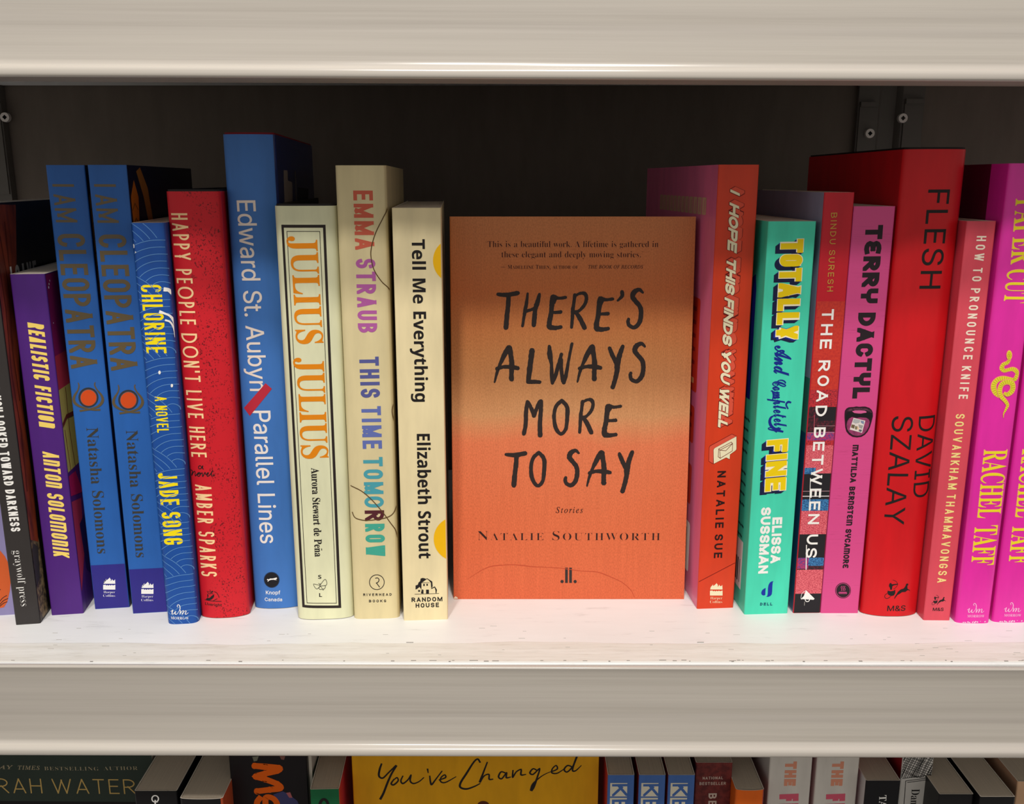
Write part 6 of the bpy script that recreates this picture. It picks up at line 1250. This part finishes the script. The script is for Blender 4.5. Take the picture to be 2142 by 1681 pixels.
def pink_scan():
    m = new_mat('pink_scanned_cover', (214, 74, 138), 0.42, 0.4); nt = m.node_tree
    a = noise_node(nt, 1.0, (70, 70, 1500), 5, 0.75); c = noise_node(nt, 1.0, (3, 3, 55), 2)
    r = ramp_node(nt, [(0.0, (150, 34, 88)), (0.32, (178, 50, 108)), (0.44, (212, 74, 138)), (1.0, (220, 80, 144))]); nt.links.new(a.outputs['Fac'], r.inputs[0])
    g = ramp_node(nt, [(0.46, (255, 255, 255)), (0.60, (0, 0, 0))]); nt.links.new(c.outputs['Fac'], g.inputs[0])
    base(nt, mix_node(nt, r.outputs[0], rgb((214, 74, 138)), g.outputs[0]))
    return m
b = Book('paperback_book', 'pink scratched paperback spine with heavy black letters and an open mouth', (1716.5, 1281), (1795, 1283), 0, 0.0196, 0.2079, spine=pink_scan(), front=card((210, 72, 134)), top_gap=0.0004)
p = b.ink('title'); BKT = ink((40, 30, 36))
p.drawn('TeRRy', (1829.2, 470.5), (1817.4, 634), 36, BKT, 0.28, ov=0.95, gap=0.10, mult={'e': 0.9, 'T': 0.95, 'y': 1.05})
p.drawn('DACTyL', (1813.9, 653.6), (1800.3, 833), 36, BKT, 0.28, ov=0.95, gap=0.11)
p = b.ink('author_name')
for w, a, c in (('mATTILDA', (1790, 930), (1783.9, 1009)), ('BeRnSTeIn', (1783, 1017.4), (1776, 1098.6)), ('SyCAmORe', (1775, 1106), (1768.3, 1188))): p.drawn(w, a, c, 12.4, BKT, 0.24, ov=1.2, gap=0.12)
p = b.ink('mouth_artwork'); q = ZMO
p.shape([q(*k) for k in ((280, 560), (290, 480), (350, 400), (430, 360), (600, 350), (690, 330), (800, 345), (900, 335), (1010, 335), (1150, 380), (1230, 450), (1270, 540), (1275, 680), (1230, 860), (1170, 1060), (1090, 1220), (990, 1330), (870, 1400), (720, 1420), (560, 1400), (430, 1320), (340, 1210), (300, 1060), (290, 900), (275, 700))], ink((44, 22, 34)), 0)
p.shape([q(*k) for k in ((330, 500), (420, 420), (600, 390), (820, 385), (1050, 400), (1200, 470), (1240, 560), (1050, 470), (820, 455), (600, 470), (480, 500))], speckled((96, 52, 72), (56, 30, 44), 900), 1)
p.shape([q(*k) for k in ((330, 620), (420, 520), (700, 560), (1100, 560), (1230, 560), (1240, 680), (1190, 820), (1110, 720), (850, 700), (640, 690), (470, 690), (380, 780), (340, 860), (315, 760))], ink((26, 24, 26)), 1)
p.shape([q(*k) for k in ((540, 500), (640, 472), (840, 468), (980, 478), (1050, 510), (1040, 550), (950, 560), (860, 580), (740, 575), (620, 560))], ink((214, 96, 150)), 2)
p.shape([q(*k) for k in ((370, 860), (430, 760), (540, 700), (700, 735), (860, 715), (1040, 730), (1130, 790), (1160, 880), (1120, 1050), (1050, 1180), (960, 1290), (840, 1350), (700, 1365), (560, 1330), (440, 1240), (370, 1120), (345, 1000))], speckled((164, 62, 112), (116, 44, 82), 500, 0.35, 0.7), 2)
p.shape([q(*k) for k in ((590, 730), (1005, 832), (885, 1258), (455, 1140))], ink((226, 216, 212)), 3)
for l, c in ((((600, 760), (830, 810), (800, 900), (660, 930), (560, 880)), (176, 178, 180)), (((840, 820), (960, 850), (950, 960), (850, 900)), (126, 140, 170)), (((520, 960), (640, 980), (610, 1110), (500, 1070)), (112, 94, 70)), (((760, 960), (930, 1000), (890, 1120), (790, 1080)), (160, 158, 156)), (((640, 1010), (760, 1040), (700, 1150), (640, 1130)), (132, 122, 92)), (((790, 1130), (890, 1150), (860, 1230), (770, 1200)), (92, 100, 112)), (((730, 1000), (780, 1090), (760, 1190), (720, 1100)), (232, 196, 160))): p.shape([q(*k) for k in l], ink(c), 4)
p = b.ink('publisher_mark'); q = ZN; c = q(527, 190)
p.dot(c, 16.4, BKT, 0); p.ring(c, 14.6, .9, ink((206, 74, 134)), 1)
PKI = ink((206, 74, 134))
for x in (512, 527, 541): p.line([q(x + 3, 150), q(x - 3, 163), q(x + 4, 178), q(x - 1, 192)], 1.1, PKI, 1)
p.line([q(*k) for k in ((556, 204), (494, 204), (488, 210), (494, 217), (558, 217), (558, 210), (498, 210))], 1.1, PKI, 1, curve=False)
b.done()

b = Book('hardcover_book', 'wide glossy red hardcover spine with thin black capitals, tallest right of the middle', (1797, 1279.5), (1919.7, 1283.5), -1.0, 0.0292, 0.2338, d=0.150, bulge=0.0044, hard=True,
         spine=card((206, 22, 30), 0.42, 0.28), front=card((196, 20, 30), 0.42, 0.28), back=card((196, 18, 30), 0.42, 0.28), case=(24, 20, 20), power=2.8)
p = b.ink('title'); p.type('FLESH', 'IN', (1957, 396), (1937.6, 601.5), 45, BLACK, 0.002, 0.03)
p = b.ink('author_name'); p.type('DAVID', 'IN', (1934.4, 865.9), (1921, 1035), 38, BLACK, -0.001); p.type('SZALAY', 'IN', (1882.6, 865.9), (1863.3, 1090.7), 41, BLACK, -0.001)
p = b.ink('publisher_mark'); archer_mark(p, ZN, BLACK, 868, 65, 2.0); p.type('M&S', 'IN', ZN(894, 316), ZN(1058, 316), 11.8, BLACK, 0.008)
b.done()

b = Book('paperback_book', 'slim salmon-red paperback spine with spaced cream and pale-yellow capitals', (1932, 1297), (1986, 1297), -1.0, 0.0135, 0.2014, spine=card((216, 76, 92), 0.45), front=card((214, 74, 90), 0.45), back=card((206, 66, 84), 0.45))
p = b.ink('title'); p.drawn('HOW TO PRONOUNCE KNIFE', (2053.4, 493.4), (2014.3, 834), 19.5, ink((244, 226, 206)), 0.165, ov=1.5, gap=0.38, space=0.75)
p = b.ink('author_name'); p.drawn('SOUVANKHAM THAMMAVONGSA', (2009, 865.6), (1969.3, 1218), 18.5, ink((244, 220, 140)), 0.16, ov=1.5, gap=0.34, space=0.6)
p = b.ink('publisher_mark'); archer_mark(p, ZN, BLACK, 1318, 230, 1.07); p.type('M&S', 'IN', ZN(1328, 358), ZN(1424, 358), 7, BLACK, 0.012)
b.done()

MAG = card((226, 40, 164), 0.36, 0.5)
def magenta(name, bl, br, label):
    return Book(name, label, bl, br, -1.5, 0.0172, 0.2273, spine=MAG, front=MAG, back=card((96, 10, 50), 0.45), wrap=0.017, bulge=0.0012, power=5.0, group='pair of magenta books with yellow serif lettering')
b = magenta('paperback_book', (2000.5, 1301), (2065.5, 1301), 'magenta spine with yellow snake and serif capitals beside the salmon-red spine, wholly in frame')
p = b.ink('title'); YS = ink((238, 218, 40)); PKS = ink((248, 176, 130))
def outlined(text, a, c, h):
    p.type(text, 'SB', (a[0], a[1] - .8), (c[0], c[1] + .8), h + .9, PKS, 0.004); p.type(text, 'SB', a, c, h, YS, -0.004, lvl=1)
outlined('PAPER', (2147.5, 415), (2136, 551), 49); outlined('CUT', (2131, 563), (2121.5, 632.5), 49)
p = b.ink('author_name'); outlined('RACHEL', (2080.8, 939), (2066, 1081), 48); outlined('TAFF', (2061.4, 1097), (2053, 1178.8), 47)
p = b.ink('snake_artwork'); SN, SO, SG = ink((228, 216, 56)), ink((250, 160, 120)), ink((150, 136, 24))
def snake(pts, lvl):
    for w, m, l in ((1.30, SO, lvl), (1.0, SN, lvl + 1)):
        p.line([ZSN(x, y) + (k * w,) for x, y, k in pts], 1.0, m, l, ends=0.5)
    s = smooth(pts, 5)
    for i in range(1, len(s) - 1, 2):
        d = Vector((s[i + 1][0] - s[i - 1][0], s[i + 1][1] - s[i - 1][1])).normalized(); w = s[i][2] * 10.5 / 2 * .9
        p.line([ZSN(s[i][0] - d.y * w, s[i][1] + d.x * w), ZSN(s[i][0] + d.y * w, s[i][1] - d.x * w)], 0.55, SG, lvl + 2, curve=False)
snake(((505, 330, 6), (470, 390, 6.5), (380, 430, 7), (345, 510, 8), (400, 565, 7), (480, 550, 6.5), (580, 530, 7.5), (660, 570, 8), (690, 640, 7), (650, 740, 8), (600, 770, 7)), 0)
snake(((600, 770, 6), (500, 740, 6), (380, 730, 8), (260, 760, 9), (180, 850, 9.5), (170, 960, 9.5), (220, 1060, 9), (290, 1110, 8)), 0)
snake(((400, 1060, 5), (470, 1085, 8), (560, 1020, 9.5), (590, 930, 9.5), (560, 840, 9.5), (460, 810, 9.5), (360, 850, 9), (310, 930, 8.5), (300, 1040, 8), (340, 1140, 7.5), (420, 1230, 6.5), (470, 1320, 5.5), (430, 1420, 4), (385, 1510, 2.2), (378, 1600, .6)), 3)
p.dot(ZSN(507, 225), 6.2, SO, 3, 10.5); p.dot(ZSN(507, 225), 5.0, SN, 4, 9.4)
for x, y in ((505, 185), (480, 235), (530, 235), (505, 285)): p.ring(ZSN(x, y), 2.0, .5, SG, 5)
p = b.ink('publisher_mark'); wm_mark(p, ZN, ink((240, 190, 222)), 1628, 292, 1.48)
rr = random.Random(9)
p = b.ink('scuff_marks')
for k in range(16): p.dot((2012 + rr.uniform(0, 52), 1300 - abs(rr.gauss(0, 2.2))), rr.uniform(.6, 1.8), ink((236, 200, 224)), 1)
PAPER = b.done()
c2 = copy_tree(PAPER); tmp = magenta('measure', (2078, 1299.5), (2141.5, 1299), 'x'); c2.matrix_world = tmp.M
for ch in list(tmp.root.children): bpy.data.objects.remove(ch)
bpy.data.objects.remove(tmp.root)
c2['label'] = 'magenta spine with yellow serif capitals cut by the right edge of the frame'
# ------------------------------------------------------------------ the shelf below: tops of the books under the rail
LOW = -PITCH
def low_book(name, label, tl, tr, y, spine, d=0.13, front=None, back=None, top=None, group=None, yaw=0.0, pages=None, bulge=0.0):
    """tl, tr: the two front corners of the top edge in the photograph (or top given in metres)"""
    z = top if top is not None else (at_depth(tl[0], tl[1], y).z + at_depth(tr[0], tr[1], y).z) / 2
    w = at_depth(tr[0], tr[1], y).x - at_depth(tl[0], tl[1], y).x
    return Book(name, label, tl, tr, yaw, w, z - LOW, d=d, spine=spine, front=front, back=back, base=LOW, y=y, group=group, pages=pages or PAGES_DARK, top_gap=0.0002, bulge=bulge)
KB, KBS = card((30, 28, 30), 0.4), card((26, 25, 27), 0.4)
b = FaceOut('face_out_book', 'dark green book facing out with gold capitals, far end of the lower shelf', (-95, 1640), (326, 1640), 0.1090, 0.2236, 0.022, 0.0, card((44, 56, 48), 0.45), base=LOW, y=0.452)
GD = ink((196, 164, 96))
p = b.ink('author_name'); p.drawn('SARAH WATERS', (-76, 1642), (316, 1645), 35, GD, 0.075, ov=1.0, gap=0.26, space=0.62)
p = b.ink('small_print'); p.type('SUNDAY', 'SI', (-46, 1604), (28, 1604), 8.6, ink((172, 158, 128)), 0.004, 0.05); p.type('TIMES', 'SI', ZX(112, 163), ZX(248, 165), 9, ink((172, 158, 128)), 0.004, 0.05); p.type('BESTSELLING', 'SB', ZX(276, 168), ZX(614, 170), 8.8, ink((172, 158, 128)), -0.012, 0.05); p.type('AUTHOR', 'SB', ZX(645, 168), ZX(857, 166), 8.8, ink((172, 158, 128)), -0.012, 0.05)
p = b.ink('colour_band'); p.shape([(0, 0), (0.109, 0), (0.109, p.P((200, 1677))[1]), (0, p.P((200, 1674))[1])], ink((24, 22, 24)), 0, True)
b.done()

b = low_book('paperback_book', 'black paperback with a small white key on its spine, under the rail', (281, 1656), (369.5, 1651), 0.424, KBS)
p = b.ink('key_symbol'); p.ring(ZX(966, 357), 6.8, 2.6, WHITE); p.line([ZX(966, 366), ZX(966, 460)], 3, WHITE, curve=False); p.line([ZX(966, 376), ZX(980, 376)], 2.4, WHITE, curve=False)
b.done()
b = low_book('paperback_book', 'plain black paperback beside the one with the key, orange along its far edge', (376, 1671), (465.5, 1667), 0.420, KBS, bulge=0.0008, front=card((196, 84, 48)))
b.done()
b = low_book('paperback_book', 'tall black paperback with fat orange letters, under the rail', (478, 1580), (641, 1580), 0.436, card((26, 22, 26), 0.35), top=-0.066, front=card((24, 20, 24)))
p = b.ink('title'); OG = ink((236, 100, 12))
p.line([ZX(x, y) + (k,) for x, y, k in ((1585, 152, 1), (1650, 158, 1.1), (1735, 165, 1), (1725, 182, 1), (1650, 200, 1), (1592, 218, .9), (1650, 235, 1), (1725, 265, 1), (1742, 290, 1.1), (1680, 300, 1), (1600, 310, 1))], 13.5, OG, 0)
p.line([ZX(x, y) + (k,) for x, y, k in ((1655, 420, 1), (1655, 350, 1), (1700, 355, 1), (1725, 395, 1), (1700, 440, 1), (1650, 455, 1), (1605, 430, 1), (1600, 380, 1), (1620, 350, 1))], 12.5, OG, 0)
for x, y in ((1585, 152), (1650, 158), (1735, 165), (1725, 182), (1650, 200), (1592, 218), (1650, 235), (1725, 265), (1742, 290), (1680, 300), (1600, 310)): p.dot(ZX(x, y), 6.7, OG, 0, None, 16)
p = b.ink('spine_artwork')
for l, c in ((((1740, 390), (1700, 330), (1760, 310), (1800, 330), (1850, 370), (1880, 440), (1740, 440)), (66, 66, 110)), (((1780, 320), (1806, 316), (1820, 350), (1800, 350)), (176, 96, 100)), (((1570, 96), (1610, 92), (1600, 120), (1580, 125)), (120, 120, 104)), (((1740, 90), (1775, 92), (1768, 115), (1750, 112)), (128, 84, 74))): p.shape([ZX(*k) for k in l], ink(c), 0)
b.done()
b = low_book('paperback_book', 'thin white-edged paperback between the orange-lettered and the green spine', (644.5, 1580), (650, 1580), 0.440, card((206, 200, 194)), top=-0.064)
b.done()
b = low_book('paperback_book', 'dark green paperback with a red cover face and one black letter', (648.5, 1651), (709, 1649), 0.426, card((22, 104, 62)), front=card((206, 54, 58)), yaw=2)
p = b.ink('title'); p.drawn('CE', ZX(2016, 352), ZX(2016, 560), 24, BLACK, 0.26, ov=1.2, gap=0.2)
b.done()
b = FaceOut('face_out_book', 'yellow book facing out with black handwritten lettering under the rail', (737, 1640), (1252, 1640), 0.1312, 0.246, 0.02, 0.0, card((226, 162, 14), 0.4), base=LOW, y=0.440)
p = b.ink('title'); q = ZY
for l in (((292, 140, 1), (280, 175, 1.2), (276, 215, 1.2), (300, 228, 1), (335, 195, .9), (382, 150, 1)), ((385, 152, 1), (355, 200, 1.1), (330, 255, 1.2), (305, 320, 1.3), (285, 358, 1.4)), ((370, 235, .8), (352, 262, 1), (368, 270, 1), (395, 245, .9), (388, 225, .8), (370, 238, .7)),
          ((425, 215, .7), (412, 245, .9), (425, 262, 1), (455, 240, .8), (475, 210, .8), (470, 245, 1), (490, 262, .9), (525, 250, .7), (555, 225, .6)), ((578, 172, 1), (582, 195, .6)), ((592, 215, .8), (596, 250, 1), (604, 268, 1.1), (630, 235, .8), (668, 185, .7)), ((650, 240, .7), (690, 225, .9), (685, 208, .8), (662, 225, .8), (660, 250, .9), (690, 255, .8), (755, 220, .5)),
          ((905, 130, 1), (890, 110, 1), (865, 130, 1), (820, 200, 1.2), (785, 255, 1.2), (782, 285, 1.2), (820, 296, 1.1), (870, 280, .9), (905, 262, .6)), ((950, 130, .8), (925, 195, 1), (905, 250, 1.2), (930, 215, .8), (960, 205, .9), (962, 235, 1), (985, 235, .7)),
          ((1060, 195, .8), (1035, 190, .9), (1020, 220, 1), (1040, 232, .9), (1070, 195, .8), (1068, 225, 1), (1095, 222, .6)), ((1110, 180, .8), (1108, 222, 1), (1130, 190, .8), (1160, 175, .9), (1160, 208, 1), (1190, 205, .6)), ((1258, 180, .8), (1235, 170, .8), (1215, 195, 1), (1235, 205, .9), (1275, 170, .9), (1262, 220, 1), (1240, 280, 1.4), (1225, 300, 1.6), (1236, 262, 1), (1290, 215, .6), (1340, 190, .5)),
          ((1345, 190, .7), (1385, 172, .9), (1378, 150, .8), (1355, 170, .8), (1352, 195, .9), (1385, 198, .8), (1430, 170, .5)), ((1480, 160, .8), (1450, 150, .9), (1428, 175, 1), (1448, 190, .9), (1485, 150, .9), (1510, 85, 1.2)), ((1505, 100, 1.2), (1490, 140, 1), (1480, 180, 1), (1500, 182, .8), (1535, 150, .5))):
    p.line([q(x, y) + (k,) for x, y, k in l], 3.7, BLACK, 0)
p = b.ink('cover_artwork'); p.dot(ZY(925, 400), 13, ink((86, 38, 20)), 0, 10)
b.done()

BLK = card((70, 108, 176), 0.4)
def ke_book(name, tl, tr, label):
    return low_book(name, label, tl, tr, 0.428, BLK, front=card((60, 92, 156)), back=card((190, 48, 40)), group='blue paperbacks with cream lettering under the rail')
b = ke_book('paperback_book', (1271.5, 1622), (1327.5, 1619), 'blue cream-lettered paperback next to the yellow face-out book, first of three')
p = b.ink('title', 'spine', 'blue letters on cream blocks'); CW = ink((226, 218, 196))
z = lambda y: p.P((1300, y))[1]; W_ = b.w
def blocks():
    y = 1637
    for n in range(3):
        p.shape([(W_ * .10, z(y + 28)), (W_ * .74, z(y + 28)), (W_ * .74, z(y)), (W_ * .10, z(y))], CW, 0, True); y += 31
blocks()
p.drawn('KEE', (1297, 1639), (1296, 1722), 33, card((70, 108, 176), 0.4), 0.17, ov=1.2, gap=0.25, lvl=1)
KE = b.done()
for tl, tr, lab in (((1337, 1616), (1393, 1613), 'blue cream-lettered paperback in the middle of three under the rail'), ((1398.5, 1614.5), (1454.5, 1611.5), 'blue cream-lettered paperback beside the brown-red spine, last of three')):
    c2 = copy_tree(KE); pt = at_depth((tl[0] + tr[0]) / 2, 1614, 0.428); m = KE.matrix_world.copy(); m.translation.x = pt.x - W_ / 2; c2.matrix_world = m; c2['label'] = lab

b = low_book('paperback_book', 'brown-red paperback with small pale capitals beside the blue ones', (1456, 1594.5), (1533, 1594.5), 0.438, speckled((122, 44, 40), (92, 30, 30), 300, 0.4, 0.6), front=card((120, 44, 40)))
p = b.ink('small_print'); PB = ink((206, 186, 172)); p.drawn('NATIONAL', ZZ(148, 228), ZZ(274, 226), 6.4, PB, 0.17, ov=1.3, gap=0.25); p.drawn('BESTSELLER', ZZ(128, 262), ZZ(292, 260), 6.8, PB, 0.17, ov=1.3, gap=0.22)
p = b.ink('title'); p.drawn('BEE', ZZ(210, 322), ZZ(206, 440), 17, PB, 0.2, ov=1.2, gap=0.3)
b.done()
b = low_book('paperback_book', 'small orange paperback with a bare page top, shorter than the white spines', (1539, 1652.5), (1599, 1648), 0.428, card((232, 104, 24)), front=card((160, 40, 44)), bulge=0.001)
b.done()
def the_book(name, tl, tr, label):
    return low_book(name, label, tl, tr, 0.436, card((216, 210, 202), 0.45), top=-0.064, front=card((200, 70, 84)), back=card((206, 202, 198)), group='white paperbacks with pink capitals under the rail')
b = the_book('paperback_book', (1611, 1585), (1700, 1585), 'white pink-lettered paperback beside the small orange one')
p = b.ink('title'); p.drawn('THE', ZZ(697, 125), ZZ(688, 276), 24.5, ink((222, 148, 120)), 0.30, ov=1.0, gap=0.12); p.drawn('FIX', ZZ(684, 326), ZZ(680, 480), 40, ink((216, 92, 116)), 0.30, ov=1.0, gap=0.14)
TH = b.done(); w = b.w
c2 = copy_tree(TH); m = TH.matrix_world.copy(); m.translation.x = at_depth(1709.5, 1585, 0.436).x; c2.matrix_world = m; c2['label'] = 'white pink-lettered paperback beside the black one with white capitals'
b = low_book('paperback_book', 'black paperback with white serif capitals and a pale page top', (1812, 1632), (1884, 1632), 0.430, card((24, 24, 28), 0.4), back=card((206, 204, 204)), front=card((24, 24, 28)))
p = b.ink('title'); p.type('TALE', 'SB', ZZ(1266, 334), ZZ(1262, 480), 15, WHITE)
b.done()
b = low_book('paperback_book', 'white spine with black hatching and a boxed black name, beside the black capitals', (1889, 1582), (1954, 1582), 0.440, card((222, 218, 212), 0.45), top=-0.064, front=card((30, 28, 30)), back=card((176, 40, 48)))
p = b.ink('spine_artwork'); rr = random.Random(2)
zt = p.P((1920, 1626))[1]; W2 = b.w
for k in range(34):
    x = -0.01 + k * 0.00085; p.add([c for c in (clip_box(s, 0, W2, zt, 1) for s in stroke_polys([(x, zt - 0.004), (x + 0.004 + rr.uniform(-.001, .001), zt + 0.008), (x + 0.011, b.h)], 0.00032)) if len(c) > 2], BLACK, 0)
for k in range(16):
    y = zt + k * 0.0014; p.add([c for c in (clip_box(s, 0, W2, zt, 1) for s in stroke_polys([(0, y + 0.004), (W2 * .5, y + rr.uniform(-.001, .001)), (W2, y - 0.003)], 0.00028)) if len(c) > 2], BLACK, 0)
for l in (((1388, 230), (1580, 205)), ((1408, 245), (1565, 225), (1545, 480)), ((1408, 245), (1390, 480)), ((1418, 255), (1555, 236))): p.line([ZZ(*k) for k in l], 1.3, BLACK, 1, curve=False)
p = b.ink('title'); p.type('Dan', 'SB', ZZ(1470, 296), ZZ(1462, 392), 17, BLACK, -0.004)
b.done()
low_book('paperback_book', 'plain black paperback with a wide grey page top beside the hatched spine', (1965, 1661), (2037, 1660), 0.424, KBS).done()
low_book('paperback_book', 'plain black paperback with a wide grey page top beside the tan spine', (2051, 1666), (2124, 1666), 0.421, KBS).done()
low_book('paperback_book', 'tan paperback at the right end under the rail', (2129, 1634), (2205, 1634), 0.430, card((214, 172, 136)), back=card((196, 150, 120))).done()
